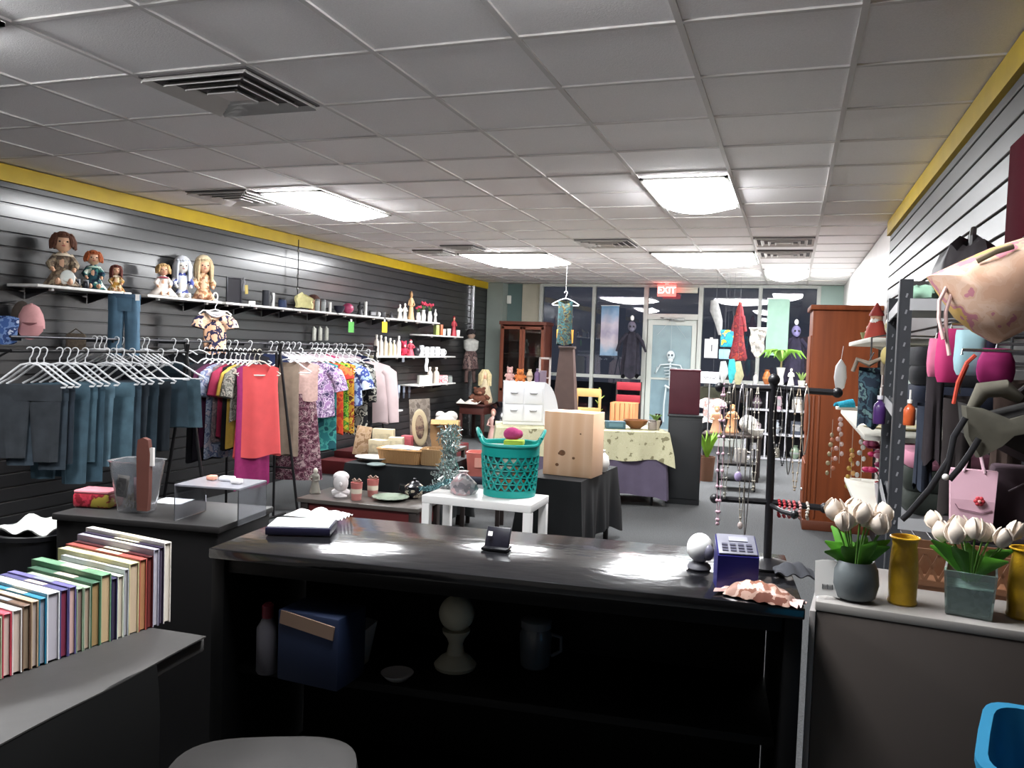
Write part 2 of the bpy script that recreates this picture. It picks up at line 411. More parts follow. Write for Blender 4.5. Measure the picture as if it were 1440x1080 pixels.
def k_plush(t, W, H, cs):
    r = W*.5
    b = MB().ell((0, 0, H*.3), (r*.8, r*.65, H*.3)).ell((0, -r*.05, H*.72), (r*.62, r*.58, H*.26))
    for s in (-1, 1):
        b.ell((s*r*.45, 0, H*.94), (r*.2, r*.12, H*.09), 8, 6).tube([(s*r*.6, -r*.1, H*.48), (s*r*.98, -r*.35, H*.32)], [r*.24, r*.2], 8).tube([(s*r*.4, -r*.2, H*.12), (s*r*.7, -r*.95, H*.1)], [r*.27, r*.25], 8)
    b.build('body', c_(cs[0], .95), t)
    MB().ell((0, -r*.58, H*.66), (r*.25, r*.2, H*.09), 10, 7).build('muzzle', c_(cs[-1], .9), t)
    for s in (-1, 1): MB().ell((s*r*.22, -r*.56, H*.77), r*.06, 6, 5).build('eye', blackp, t)
def k_flowers(t, W, H, cs):
    "cs: vase, petals, leaves"
    r = W*.28
    MB().lathe([(r*.7, 0), (r*.8, H*.03), (r, H*.25), (r*.62, H*.5), (r*.75, H*.55), (r*.6, H*.54)]).build('vase', c_(cs[0], .3), t)
    rng = random.Random(int(W*1e4)); st = MB(); pe = MB()
    for k in range(6):
        a = k*PI/3+.3; q = W*.34*(.5+.5*rng.random()); z = H*(.78+.16*rng.random())
        st.tube([(0, 0, H*.5), (q*.5*math.cos(a), q*.5*math.sin(a), H*.65), (q*math.cos(a), q*math.sin(a), z)], W*.02, 5)
        for j in range(4): pe.ell((q*math.cos(a)+W*.05*math.cos(j*PI/2), q*math.sin(a)+W*.05*math.sin(j*PI/2), z), (W*.075, W*.075, H*.07), 7, 5)
    st.build('stems', c_(cs[2] if len(cs) > 2 else '#4f6a35'), t); pe.build('petals', c_(cs[1], .7), t)
KIN = dict(mug=k_mug, cup=k_cup, bottle=k_bottle, jar=k_jar, candle=k_candle, tube=k_tube, vase=k_vase, figure=k_figure, box=k_box, ball=k_ball, bowl=k_bowl, frame=k_frame, book=k_book, plush=k_plush, flowers=k_flowers)
NM = dict(mug='mug', cup='cup', bottle='bottle', jar='jar', candle='candle', tube='plastic_tube', vase='vase', figure='figurine', box='carton', ball='ornament_ball', bowl='bowl', frame='picture_frame', book='book', plush='plush_toy', flowers='flower_vase')
CT = dict(mug='mug', cup='cup', bottle='bottle', jar='jar', candle='candle', tube='tube', vase='vase', figure='figurine', box='box', ball='ball', bowl='bowl', frame='picture frame', book='book', plush='plush toy', flowers='flowers')
def item(kind, px, py, w, h, cs, label, z=None, rz=0, name=None, cat=None, group=None, **pl):
    p = at(px, py, **pl)
    if z is not None: p.z = z
    s = mpp(p)
    t = thing(name or NM[kind], label, cat or CT[kind], p, rz, group)
    KIN[kind](t, w*s, h*s, cs if isinstance(cs, (list, tuple)) else [cs])
    return t
TAN = M('#dcae90', .55)
def doll(label, loc, H, hair, dress, skin='#d9ab8c', rz=0, dress2=None, name='doll', long_hair=True, bonnet=None, seated=True, slim=1, group='dolls on the upper wall shelf'):
    "a doll sitting with its legs forward over the shelf edge; H from seat to crown"
    t = thing(name, label, 'doll', loc, rz, group)
    h = H; hr = h*.17; sk = M(skin, .5)
    b = MB()
    b.tube([(0, 0, h*.05), (0, 0, h*.25), (0, 0, h*.48), (0, 0, h*.6), (0, -.01*h, h*.66), (0, -.01*h, h*.72)], [h*.12, h*.13, h*.12, h*.09, h*.05, h*.05], 12)
    b.ell((0, -.015*h, h*.82), (hr*.92, hr*.95, hr*1.05), 16, 11)
    b.ell((0, -.015*h-hr*.93, h*.80), (hr*.13, hr*.16, hr*.16), 7, 5)
    for s in (-1, 1):
        b.tube([(s*h*.1, 0, h*.56), (s*h*.2, -h*.05, h*.4), (s*h*.17, -h*.2, h*.3)], [h*.05, h*.045, h*.035], 8).ell((s*h*.165, -h*.235, h*.29), (h*.035, h*.045, h*.03), 8, 6)
        if seated: b.tube([(s*h*.07, 0, h*.08), (s*h*.09, -h*.22, h*.09), (s*h*.1, -h*.36, h*.07)], [h*.075, h*.06, h*.045], 8).ell((s*h*.1, -h*.39, h*.09), (h*.04, h*.045, h*.06), 8, 6)
        else: b.tube([(s*h*.06, 0, h*.12), (s*h*.06, -.01*h, 0.02*h)], [h*.05, h*.04], 8)
    b.build('body', sk, t)
    m = MB(); n = 18
    rings = []
    for z, r, d in ((.0, .30, .26), (.02, .33, .29), (.14, .25, .22), (.3, .155, .14), (.4, .135, .12), (.52, .15, .115), (.6, .12, .09), (.645, .065, .06)):
        r *= slim if z < .35 else 1; d *= slim if z < .35 else 1
        rings.append([(h*r*math.cos(2*PI*i/n)*(1+.05*math.sin(i*2.1)), -h*.03*(.3-min(.3, z))*4 + h*d*math.sin(2*PI*i/n)*(1+.06*math.cos(i*1.7)), h*(z+.004)) for i in range(n)])
    m.loft(rings)
    for s in (-1, 1): m.tube([(s*h*.1, 0, h*.57), (s*h*.21, -h*.05, h*.4), (s*h*.185, -h*.15, h*.325)], [h*.075, h*.075, h*.05], 9)
    d = m.build('dress', dress, t)
    if dress2:
        MB().lathe([(h*.085, h*.6), (h*.17, h*.585), (h*.19, h*.565), (h*.13, h*.6), (h*.08, h*.625)], n=16, sy=.85).build('collar', dress2, d)
    m = MB(); z0 = h*.82; rg = random.Random(int(H*1000))
    m.loft([[((hr*1.08*math.sin(a)*math.cos(f)), -.015*h+hr*.12+hr*1.08*math.sin(a)*math.sin(f), z0+hr*.08+hr*1.15*math.cos(a)) for f in [2*PI*i/16 for i in range(16)]] for a in (.02, .35, .7, 1.0, 1.25)], cap=True)
    for k in range(15):
        f = -.25*PI+1.5*PI*k/14
        x, y = math.cos(f), math.sin(f)
        L = (.42 if long_hair else .2)*h*(.85+.3*rg.random())
        m.tube([(x*hr*.85, hr*.1+y*hr*.85, z0+hr*.7), (x*hr*1.12, hr*.1+y*hr*1.1, z0), (x*hr*(1.15+.2*rg.random()), hr*.15+y*hr*1.2, z0+hr*.6-L)], [hr*.26, hr*.27, hr*.13], 7)
    for k in range(5): m.ell(((k-2)*hr*.36, -.015*h-hr*.72+abs(k-2)*hr*.12, z0+hr*.78), (hr*.24, hr*.2, hr*.2), 8, 6)
    m.build('hair', hair, t)
    for s in (-1, 1): MB().ell((s*hr*.36, -.015*h-hr*.86, z0+hr*.02), (hr*.13, hr*.06, hr*.1), 8, 6).build('eye', M('#2a1c18', .2), t)
    MB().ell((0, -.015*h-hr*.87, z0-hr*.42), (hr*.2, hr*.05, hr*.07), 8, 5).build('mouth', M('#b0504e', .4), t)
    if bonnet: MB().loft([[((hr*1.3*math.sin(a)*math.cos(f)), hr*.25+hr*1.3*math.sin(a)*math.sin(f), z0+hr*.1+hr*1.5*math.cos(a)) for f in [2*PI*i/16 for i in range(16)]] for a in (.02, .4, .8, 1.15)]).build('bonnet', bonnet, t)
    return t
# ================================================================== left wall: shelves and what stands on them
SX = -5.0            # front edge of the shelves
shelf_mat = M('#d2d0cd', .4); bracket_mat = M('#3c3b3e', .4, metal=.5)
def wall_shelf(px0, px1, py0, py1, zt, label, depth=.29):
    y0, y1 = at(px0, py0, X=SX).y, at(px1, py1, X=SX).y
    t = thing('wall_shelf', label, 'shelf', (SX-depth/2, (y0+y1)/2, zt), 0, 'white shelves on the left slatted wall')
    MB().box((0, 0, -.01), (depth, y1-y0-.01, .02), bev=.003).build('board', shelf_mat, t)
    for s in (-.32, .32):
        b = MB().prism([(-depth/2+.002, -.022), (depth/2-.06, -.022), (depth/2-.06, -.034), (-depth/2+.002, -.10)], .012, 'xz', (0, s*(y1-y0), 0)).build('bracket', bracket_mat, t, smooth=False)
        MB().box((depth/2-.045, s*(y1-y0), -.03), (.03, .022, .018), bev=.003).build('bracket_tip', white, b)
    return t
ZA = 1.885
wall_shelf(52, 186, 404, 413, ZA, 'white wall shelf holding the plaid doll and the red haired doll')
wall_shelf(207, 313, 416, 423, ZA, 'white wall shelf holding the blond doll in white')
wall_shelf(318, 351, 425, 429, ZA, 'short shelf under the black framed board')
wall_shelf(353, 412, 429, 436, ZA, 'bright shelf carrying the white taper candle and dark mug')
wall_shelf(414, 474, 436, 441, ZA, 'shelf carrying the brown doll head and yellow cloth')
wall_shelf(477, 540, 441, 446, ZA, 'shelf with the pink ball, above the green paper square')
wall_shelf(543, 582, 446, 450, ZA, 'shelf with the tall tan figure, next to last of the top row')
wall_shelf(584, 619, 450, 453, ZA, 'last shelf of the top row, with red roses in white vases')
ZD = 1.70
wall_shelf(601, 652, 471, 473, ZD, 'small white shelf one step below the end of the top row')
ZE = 1.385
wall_shelf(525, 570, 500, 501, ZE, 'shelf crowded with cream bottles right of the pink hoodie')
wall_shelf(572, 641, 501, 503, ZE, 'shelf with white mugs and red goods at far end')
ZF = .97
wall_shelf(588, 641, 540, 541, ZF, 'lowest far shelf with a white square pot')

LS = dict(X=-5.13)
def onL(kind, px, py, w, h, cs, label, z=ZA, **k): return item(kind, px, py, w, h, cs, label, z=z, rz=k.pop('rz', .85), X=(-5.13 if z == ZA else -5.07), **k)
def dp(px, py, X=-5.12): q = at(px, py, X=X); q.z = ZA; return q
plaid = M('#8f7f6c', .9, pal=['#5e5148', '#a8977e', '#6b5a4a'], kind='voronoi', scale=60)
doll('tall seated doll with brown curls and beige plaid dress', dp(88, 400), .40, M('#5a3728', .85, var=.3, scale=60, bump=.6), plaid, rz=.9, dress2=cream, long_hair=False)
p = dp(95, 404, -5.02)
t = thing('oval_plate', 'small white oval plate propped in front of the plaid doll', 'plate', p, .9)
MB().ell((0, 0, .062), (.05, .008, .062), 20, 10, rot=(-.2, 0, 0)).build('plate', M('#dfe4e0', .25), t)
MB().tube([(0, -.01, .058), (0, -.0105, .0585)], [.034, .03], 20).build('rim_inset', M('#cfd6d2', .3), t)
doll('doll with bright orange hair and teal and navy dress', dp(131, 404), .30, M('#a4552f', .85, var=.3, scale=60, bump=.6), M('#1f4a56', .85, pal=['#16243f', '#2d6b66', '#cfd8cc'], kind='noise', scale=14), rz=.9, long_hair=False, dress2=M('#a9c9ba', .8))
doll('small doll with dark red hair and mustard coat, legs over the shelf edge', dp(163, 407), .215, M('#5a2a22', .85, var=.3, scale=60, bump=.6), M('#b28436', .85, pal=['#d8c9a6', '#8a5d22'], scale=20), rz=.9, dress2=cream)
for i, (px, py) in enumerate(((109, 405), (121, 406))):
    item('jar', px, py, 8, 12, ['#23262f', '#8c8f96'], ['dark little jar with grey lid in front of the teal dress, left of its pair', 'dark little jar with grey lid in front of the teal dress, right of its pair'][i], group='dark jars by the dolls', z=ZA, X=-5.02)
bl = dp(229, 413, -5.12)
doll('seated blond doll in a big white dress', bl, .28, M('#b39163', .85, var=.3, scale=60, bump=.5), M('#dbd2cb', .85, var=.08, scale=20), rz=.9, long_hair=False, dress2=M('#8f3346', .8), slim=1.35)
t = doll('porcelain clown doll in white and blue beside the cream ruffled doll', dp(256, 414, -5.2), .36, M('#bfc3cb', .7), M('#c7ccd8', .6, pal=['#39458a', '#e6e6ea'], scale=8), skin='#e4dfd6', rz=.9, bonnet=M('#c9ccd4', .6), slim=.66)
doll('tall cream and tan ruffled doll with a peaked headdress', dp(286, 417, -5.12), .385, M('#b7a27f', .85, var=.2, scale=50), M('#bd9b78', .9, pal=['#8c5f46', '#d8bf9c', '#a67b58'], kind='voronoi', scale=40), rz=.9, bonnet=M('#c9b899', .8), slim=.85)
t = thing('wire_figurine', 'little white looped figurine at the right end of the doll shelf', 'figurine', dp(303, 419, -5.06), .9)
MB().tube([(.02*math.cos(a), 0, .045+.035*math.sin(a)) for a in [2*PI*k/14 for k in range(14)]], .006, 6, closed=True).build('loop', white, t)
MB().lathe([(.02, 0), (.02, .008), (.008, .012)]).build('foot', white, t)
onL('frame', 329, 424, 24, 37, ['#1a1820', '#121018'], 'black framed board leaning on the wall shelf', rz=1.2)
t = thing('hanging_ornament', 'silver ornament with a yellow tag hung beside the black frame', 'ornament', at(343, 390, X=-5.25))
MB().tube([(0, 0, 0), (.006, .004, -.05), (-.004, 0, -.09), (0, 0, -.14)], [.004, .012, .01, .014], 8).build('crystal', M('#b9bcc4', .2, metal=.7), t)
MB().box((.01, .03, -.12), (.006, .045, .09), rot=(.1, 0, 0)).build('tag', M('#b8a35c', .7), t, smooth=False)
onL('box', 354, 428, 9, 6, ['#e4e2dd'], 'small white box lying right of the black frame')
onL('mug', 374, 430, 13, 23, ['#2b2d33'], 'dark tall mug beside the white taper candle')
onL('candle', 384, 430, 4, 22, ['#d9d8d4'], 'slim white taper candle beside the dark mug')
onL('jar', 397, 432, 12, 14, ['#2f3a55', '#17181d'], 'blue jar with black lid left of the hanging chain')
t = thing('hanging_chain', 'dark chain with silver beads hanging from the yellow band to the shelf', 'chain', at(420, 337, X=-5.22))
Lc = at(420, 337, X=-5.22).z-ZA-.005
MB().tube([(0, 0, 0), (.002, 0, -Lc*.5), (0, 0, -Lc)], .006, 6).build('chain', M('#232126', .4, metal=.6), t)
for k, f in enumerate((.16, .52, .7)):
    MB().ell((0, 0, -Lc*f), (.013, .013, .022), 8, 6).build('bead', chrome, t)
t = thing('folded_cloth', 'pale yellow cloth bundle left of the brown doll head', 'cloth', dp(427, 434, -5.13), .8)
MB().sheet(lambda u, v: (-.09+.18*u+.008*math.sin(9*v), -.02+.05*math.sin(PI*u), (.19*math.sin(PI*min(1, .1+.9*v)/2))*(1-.6*abs(u-.35))+.004), 12, 10, .03).build('cloth', M('#cfc894', .9, var=.1, scale=30), t)
t = thing('porcelain_doll', 'brown haired doll head on the shelf, behind grey jars', 'doll', dp(441, 436, -5.16), .9)
MB().ell((0, 0, .11), (.055, .06, .068), 16, 10).lathe([(.06, 0), (.055, .02), (.03, .05)]).ell((0, -.06, .105), (.01, .012, .012), 7, 5).build('head', TAN, t)
m = MB().ell((0, .012, .135), (.07, .07, .06), 14, 9)
for k in range(11):
    a = -.3*PI+1.6*PI*k/10; m.tube([(.05*math.cos(a), .02+.05*math.sin(a), .16), (.075*math.cos(a), .02+.07*math.sin(a), .09), (.08*math.cos(a), .03+.08*math.sin(a), .03)], [.02, .022, .012], 7)
m.build('hair', M('#4d3028', .9, var=.3, scale=60, bump=.5), t)
for i, px in enumerate((446, 454.5)): onL('jar', px, 438, 7, 17, ['#8c8f8e', '#5d5f60'], ['grey jar before the brown doll head, left of two', 'grey jar before the brown doll head, right of two'][i], X_=0) if False else item('jar', px, 438, 7, 17, ['#8c8f8e', '#5d5f60'], ['grey jar before the brown doll head, left of two', 'grey jar before the brown doll head, right of two'][i], z=ZA, X=-5.05, group='grey jars by the doll head')
onL('candle', 464, 440, 4, 16, ['#e4e2dd'], 'short white candle right of the grey jars')
onL('bowl', 477, 442, 16, 11, ['#1d1c2c'], 'dark round bowl left of the pink ball')
onL('ball', 489, 444, 16, 16, ['#a43f62', '#6d2a44'], 'pink ball on the shelf above the green square')
onL('figure', 506, 444, 10, 20, ['#1d1d22', '#26262b'], 'black figurine before a white candle, right of the pink ball')
onL('candle', 514, 444, 4, 22, ['#d9d8d4'], 'white candle right of the black figurine')
onL('box', 524, 446, 10, 9, ['#1d1c20', '#8d8d90'], 'small black box with pale label right of the black figurine')
onL('ball', 532, 447, 7, 8, ['#b9b9ba'], 'tiny pale ball between black boxes')
onL('box', 539, 447, 6, 8, ['#29282c'], 'tiny dark box at the right end of the pink ball shelf')
onL('figure', 550, 448, 8, 10, ['#2a2a2e'], 'small dark figurine left of the white figures')
onL('figure', 562, 449, 8, 22, ['#d6d0c8', '#e0dad2'], 'white standing figurine, left of the pair by the tan figure')
onL('figure', 569, 449, 8, 24, ['#cfc6bd', '#e0dad2'], 'white standing figurine, right of the pair by the tan figure')
onL('figure', 577.5, 450, 11, 41, ['#b18e66', '#a87f56', '#7a5a3c'], 'tall tan carved standing figure on the top shelf')
for i, (px, h) in enumerate(((588, 22), (595, 30), (604, 28))):
    onL('flowers', px, 452, 13, h, ['#e6e2dc', '#b8344c'], ['white vase with red roses, left of three', 'white vase with tallest red roses, middle of three', 'white vase with red roses, right of three'][i], group='white vases with red roses')
onL('figure', 612, 453, 5, 20, ['#e0dcd6'], 'slim white figurine at the very end of the top row')
# shelf one step down
onL('book', 613.5, 470, 5, 14, ['#8f9a55'], 'green and tan book upright on the small far shelf', z=ZD)
onL('book', 619, 470, 4, 15, ['#a8552f'], 'rust coloured book beside the green one', z=ZD)
onL('cup', 624, 471, 6, 9, ['#e6e3de', '#c24c70'], 'white cup with pink filling, left of three', z=ZD, group='white cups on the small far shelf')
onL('cup', 631, 471, 6, 10, ['#e6e3de', '#c24c70'], 'white cup with pink filling, middle of three', z=ZD, group='white cups on the small far shelf')
onL('figure', 638, 472, 9, 28, ['#9a2c36', '#c9876c', '#7d1f28'], 'red robed figurine, tallest on the small far shelf', z=ZD)
onL('cup', 644, 472, 6, 9, ['#eceae6', '#d9d6d2'], 'plain white cup at the right end of the small far shelf', z=ZD)
# long middle shelf
for i, (px, h, col) in enumerate(((529, 30, '#c9bdb4'), (535, 29, '#d4c9bf'), (541.5, 27, '#d8ccb8'), (548, 25, '#dccfb0'), (553.5, 22, '#cdbf9d'))):
    onL('bottle', px, 500, 7, h, [col, '#e3ddd3'], '%s cream bottle from the left on the far middle shelf' % ORD(i), z=ZE, group='cream bottles on the middle shelf')
onL('bottle', 560, 501, 7, 28, ['#e9dcda', '#e9e6e4'], 'white and pink tall bottle left of the red plush', z=ZE)
onL('plush', 567.5, 501, 13, 21, ['#b02840', '#e0b0b0'], 'red plush toy on the far middle shelf', z=ZE)
onL('figure', 577, 502, 12, 23, ['#b23a4a', '#e3d3c8', '#8a2030'], 'red and cream figurine right of the red plush', z=ZE)
onL('ball', 585.5, 502, 12, 13, ['#241f26', '#16141a'], 'black round jar left of the white mugs', z=ZE)
for i, px in enumerate((592.5, 600, 607.5, 615, 622.5)):
    onL('mug', px, 502, 8, [15, 13, 13, 13, 10][i], ['#e8e8ea'], '%s white mug from the left on the far middle shelf' % ORD(i), z=ZE, group='white mugs on the middle shelf')
t = thing('hanging_towel', 'narrow white towel hanging below the white mugs', 'towel', at(600, 504, X=-4.985))
MB().sheet(lambda u, v: (.006*math.sin(8*v), -.045+.09*u, -.19*v), 6, 8, .008).build('cloth', M('#c9cbd0', .9), t)
MB().tube([(0, -.01, 0), (-.01, 0, .012), (0, .01, 0)], .003, 6).build('loop', white, t)
t = thing('price_flag', 'dark grey paper flag on the edge of the shelf with red goods', 'price flag', at(567, 505, X=-4.985))
MB().box((0, 0, -.01), (.004, .07, .06)).build('card', M('#5b5d64', .6), t, smooth=False); MB().box((-.004, 0, .018), (.01, .03, .012)).build('shelf_mount', white, t)
# lowest far shelf
onL('box', 595, 539, 15, 13, ['#e7e6dd'], 'white square pot on the lowest far shelf', z=ZF)
onL('bottle', 604, 540, 8, 24, ['#cdbfb5', '#d9cfc6'], 'cream bottle behind the white square pot, on lowest shelf', z=ZF)
onL('bottle', 613, 540, 9, 23, ['#c9bbae', '#d9cfc6'], 'cream bottle right of the white square pot', z=ZF)
onL('box', 622, 541, 13, 11, [M('#c2606a', .5, pal=['#e5d5d0', '#b03c4c'], scale=40)], 'red and white patterned box on the lowest far shelf', z=ZF)
onL('jar', 632, 541, 8, 10, ['#7f8480', '#565a58'], 'grey jar at the end of the lowest far shelf', z=ZF)
# goods hung straight on the wall
def hookline(t, L=.06): MB().tube([(-.05, 0, 0), (.0, 0, 0), (.012, 0, .01)], .003, 6).build('hanging_hook', chrome, t)
for i, px in enumerate((441, 449.5, 458.5)):
    t = thing('gloves_pack', ['grey white pack hung above the hangers, left of three', 'grey white pack hung above the hangers, middle of three', 'grey white pack hung above the hangers, right of three'][i], 'packaged goods', at(px, 461, X=-5.24), 0, 'packs hung above the hangers')
    hookline(t); MB().box((.01, 0, -.075), (.03, .055, .15), bev=.012).ell((.012, -.012, -.0), (.012, .014, .02), 8, 6).build('pack', M('#a9aaa0', .6, var=.2, scale=40), t)
for i, px in enumerate((560, 567.5, 575)):
    t = thing('cosmetic_tube', ['clear blister tube on the wall below middle shelf, left of three', 'clear blister tube on the wall below middle shelf, middle of three', 'clear blister tube on the wall below middle shelf, right of three'][i], 'tube', at(px, 541, X=-5.25), 0, 'blister tubes on the wall')
    hookline(t)
    MB().box((.01, 0, -.06), (.025, .05, .11), bev=.01).build('upper_pouch', M('#a9b4c8', .25), t)
    MB().box((.008, 0, -.155), (.015, .045, .08), bev=.006).build('lower_pouch', M('#59606c', .3), t)
t = thing('blister_pack', 'pale blue pack hung left of the clear tubes', 'packaged goods', at(549, 545, X=-5.25)); hookline(t)
MB().box((.01, 0, -.08), (.03, .10, .16), bev=.01).build('pack', M('#a9bccb', .3), t)
t = thing('wall_ledge', 'tiny white ledge low on the wall right of the pink hoodie', 'shelf', at(544, 577, X=-5.12))
MB().box((0, 0, 0), (.33, .3, .02), bev=.003).build('board', shelf_mat, t)
for px, py, col, lab in ((494, 452, '#4fa043', 'bright green paper square hung from the top shelf'), (541, 452, '#c9a916', 'yellow paper square hung from the top shelf')):
    t = thing('paper_sign', lab, 'sign', at(px, py, X=-4.985), 0, 'coloured paper squares'); s = mpp(t.location)
    MB().box((0, 0, -8*s), (.003, 15*s, 15*s)).build('card', M(col, .7), t, smooth=False)
    MB().box((-.003, 0, 1*s), (.008, 4*s, 4*s)).build('hanging_clip', white, t)
# pink cap hung on a peg
p = at(44, 428, X=-5.1)
t = thing('baseball_cap', 'dusty pink baseball cap hanging on the slatted wall', 'cap', p, 0)
pk = M('#c48f90', .85, var=.06, scale=30)
t.rotation_euler = (0, 0, .75)
MB().loft([[(.085*q*math.cos(a)*1.0, -.075*q*math.sin(a) if math.sin(a) > 0 else -.02*math.sin(a), z) for a in [2*PI*k/18 for k in range(18)]] for q, z in ((.25, 0), (.6, -.02), (.88, -.07), (1, -.12), (1.02, -.17))]).build('crown', pk, t)
MB().sheet(lambda u, v: ((-.08+.16*u), -.05-.035*math.sin(PI*u)*(1-v*.3)-.01*v, -.15-.10*v*math.sin(PI*(.12+.76*u))), 12, 5, .006).build('brim', M('#bd8688', .8), t)
MB().sheet(lambda u, v: (-.045+.09*u, -.082-.006*math.sin(PI*u), -.13-.02*v*math.sin(PI*u)), 8, 2, .004).build('logo_patch', M('#7a4a4e', .8), t)
MB().ell((0, 0, .0), (.012, .01, .008), 8, 6).build('button', pk, t)
MB().tube([(0, .0, .0), (0, .09, .01)], .006, 6).build('hanging_peg', bracket_mat, t)
t = thing('felt_hat', 'dull brown cap hung in shade behind the pink cap', 'cap', at(31, 425, X=-5.22), .75)
MB().ell((0, 0, -.11), (.07, .05, .12), 14, 9).build('crown', M('#4d443e', .9, bump=.3, var=.15), t); MB().tube([(0, .0, .0), (0, .07, .01)], .006, 6).build('hanging_peg', bracket_mat, t)
MB().sheet(lambda u, v: (-.07+.14*u, -.03-.02*math.sin(PI*u), -.18-.06*v*math.sin(PI*u)), 8, 4, .006).build('brim', M('#443b36', .9), t)
t = thing('knit_pouch', 'brown knit pouch hung between the pink cap and the jeans', 'pouch', at(107, 466, X=-5.22), .7)
MB().box((0, 0, -.09), (.14, .04, .15), bev=.02).build('pouch', M('#5c5145', .95, var=.2, scale=80, bump=.5), t)
MB().tube([(-.05, 0, -.02), (0, 0, .02), (.05, 0, -.02)], .005, 6).build('hanging_loop', M('#4a4037', .9), t)
# ================================================================== clothes rails, racks, hangers and clothes (left)
hang_mat = M('#e4e4e6', .35); steel = M('#4a4a4e', .4, metal=.7); black_metal = M('#1d1c1e', .4, metal=.4)
def hanger(loc, rz, label, mat=None, w=.42, drop=.2, group=None):
    t = MB()
    t.tube([(.019*math.cos(a), 0, -.007+.019*math.sin(a)) for a in [PI*1.05-k*PI*1.05/9 for k in range(10)]]+[(.012, 0, -.035), (0, 0, -.055), (0, 0, -.085)], .0036, 6)
    hw = w/2
    t.tube([(0, 0, -.083), (-.05, 0, -.095), (-hw*.75, 0, -drop+.035), (-hw, 0, -drop+.005), (-hw+.012, 0, -drop-.006), (hw-.012, 0, -drop-.006), (hw, 0, -drop+.005), (hw*.75, 0, -drop+.035), (.05, 0, -.095)], .0062, 6, sy=.8, closed=True)
    return solo(t, 'hanger', mat or hang_mat, label, 'hanger', loc, rz, group)
def fold(a, z, k, ph): return .0055*k*math.sin(5*a+ph)+.003*k*math.sin(9*a+2*ph+4*z)
def top_bm(W=.42, L=.62, D=.05, sleeve=None, flare=.1, neck=.05, ph=0, waist=0):
    m = MB(); n = 26; hw = W/2; A = [2*PI*k/n for k in range(n)]
    def shz(x): return -.107-.30*max(0, abs(x)-.06)
    rings = [[(hw*math.cos(a), .01*math.sin(a), shz(hw*math.cos(a))-(neck*max(0, 1-(hw*math.cos(a)/(.085+.3*max(0, neck-.06)))**2) if math.sin(a) < .1 else .01*max(0, 1-(hw*math.cos(a)/.085)**2))) for a in A]]
    rings.append([(hw*1.0*math.cos(a), D*.8*math.sin(a), shz(hw*math.cos(a))-.05-(neck*.85*max(0, 1-(hw*math.cos(a)/(.09+.3*max(0, neck-.06)))**2) if math.sin(a) < .1 else 0)) for a in A])
    for k in range(1, 8):
        s = k/7; z = -.19-(L-.09)*s
        w = hw*(.93-.06*waist*math.sin(PI*min(1, s*1.6))+flare*s)
        rings.append([((w+.4*fold(a, z, s, ph+1))*math.cos(a), (D*(1+.2*s)+fold(a, z, .3+s, ph))*math.sin(a), z+(.012*math.sin(3*a+ph) if k == 7 else 0)) for a in A])
    m.loft(rings, cap=False)
    if sleeve:
        SL = {'short': .2, 'half': .34, 'long': .56, 'cap': .1}[sleeve]
        for s in (-1, 1):
            x0 = s*(hw-.03); z0 = shz(hw)-.03
            o = .35 if sleeve in ('short', 'cap') else .12
            m.tube([(x0-s*.03, 0, z0+.0), (x0+s*.035, 0, z0-.05), (x0+s*(.035+SL*o*.5), -.008, z0-SL*.55), (x0+s*(.035+SL*o*.8), -.015, z0-SL)], [.05, .068, .06, .05 if SL > .3 else .065], 10, sy=.6)
    return m
def drape_bm(W=.36, L=.5, D=.045, z0=-.2, legs=True, taper=.85, ph=0):
    "trousers folded over the bar of a hanger"
    m = MB(); n = 22; A = [2*PI*k/n for k in range(n)]
    if not legs:
        m.loft([[((W/2*(1+(taper-1)*s)+.4*fold(a, s, s, ph))*math.cos(a), (D*(.5 if k == 0 else 1+.5*s)+fold(a, s, .2+s, ph))*math.sin(a), z0-L*s) for a in A] for k, s in enumerate((0, .06, .25, .45, .65, .85, 1))])
        return m
    for sd in (-1, 1):
        c = sd*W*.235; off = .012*sd
        m.loft([[(c+(W*(.262-.035*s)*(1+(taper-1)*s)+.4*fold(a, s, s, ph+sd))*math.cos(a), off*s+(D*(.45 if k == 0 else .85+.3*s)+fold(a, s, .15+.8*s, ph+sd))*math.sin(a), z0-L*s*(1+.03*sd)) for a in A] for k, s in enumerate((0, .05, .2, .4, .6, .8, 1))])
    m.loft([[(W/2*1.0*math.cos(a), (D*q+.004)*math.sin(a), z0+.006-d) for a in A] for d, q in ((-.006, .35), (0, .8), (.03, 1.05), (.06, 1.02), (.09, .8))])
    return m
def desat(c, k):
    v = [int(c[i:i+2], 16) for i in (1, 3, 5)]; g = sum(v)/3
    return '#%02x%02x%02x' % tuple(int(g+(q-g)*k) for q in v)
den = lambda c, s=0: M(desat(c, .7), .9, var=.28, scale=9, seed=s, bump=.12)
def garment(bm, name, mat, label, cat, loc, rz, group=None): return solo(bm, name, mat, label, cat, loc, rz, group)

def ring_fix(o): return o
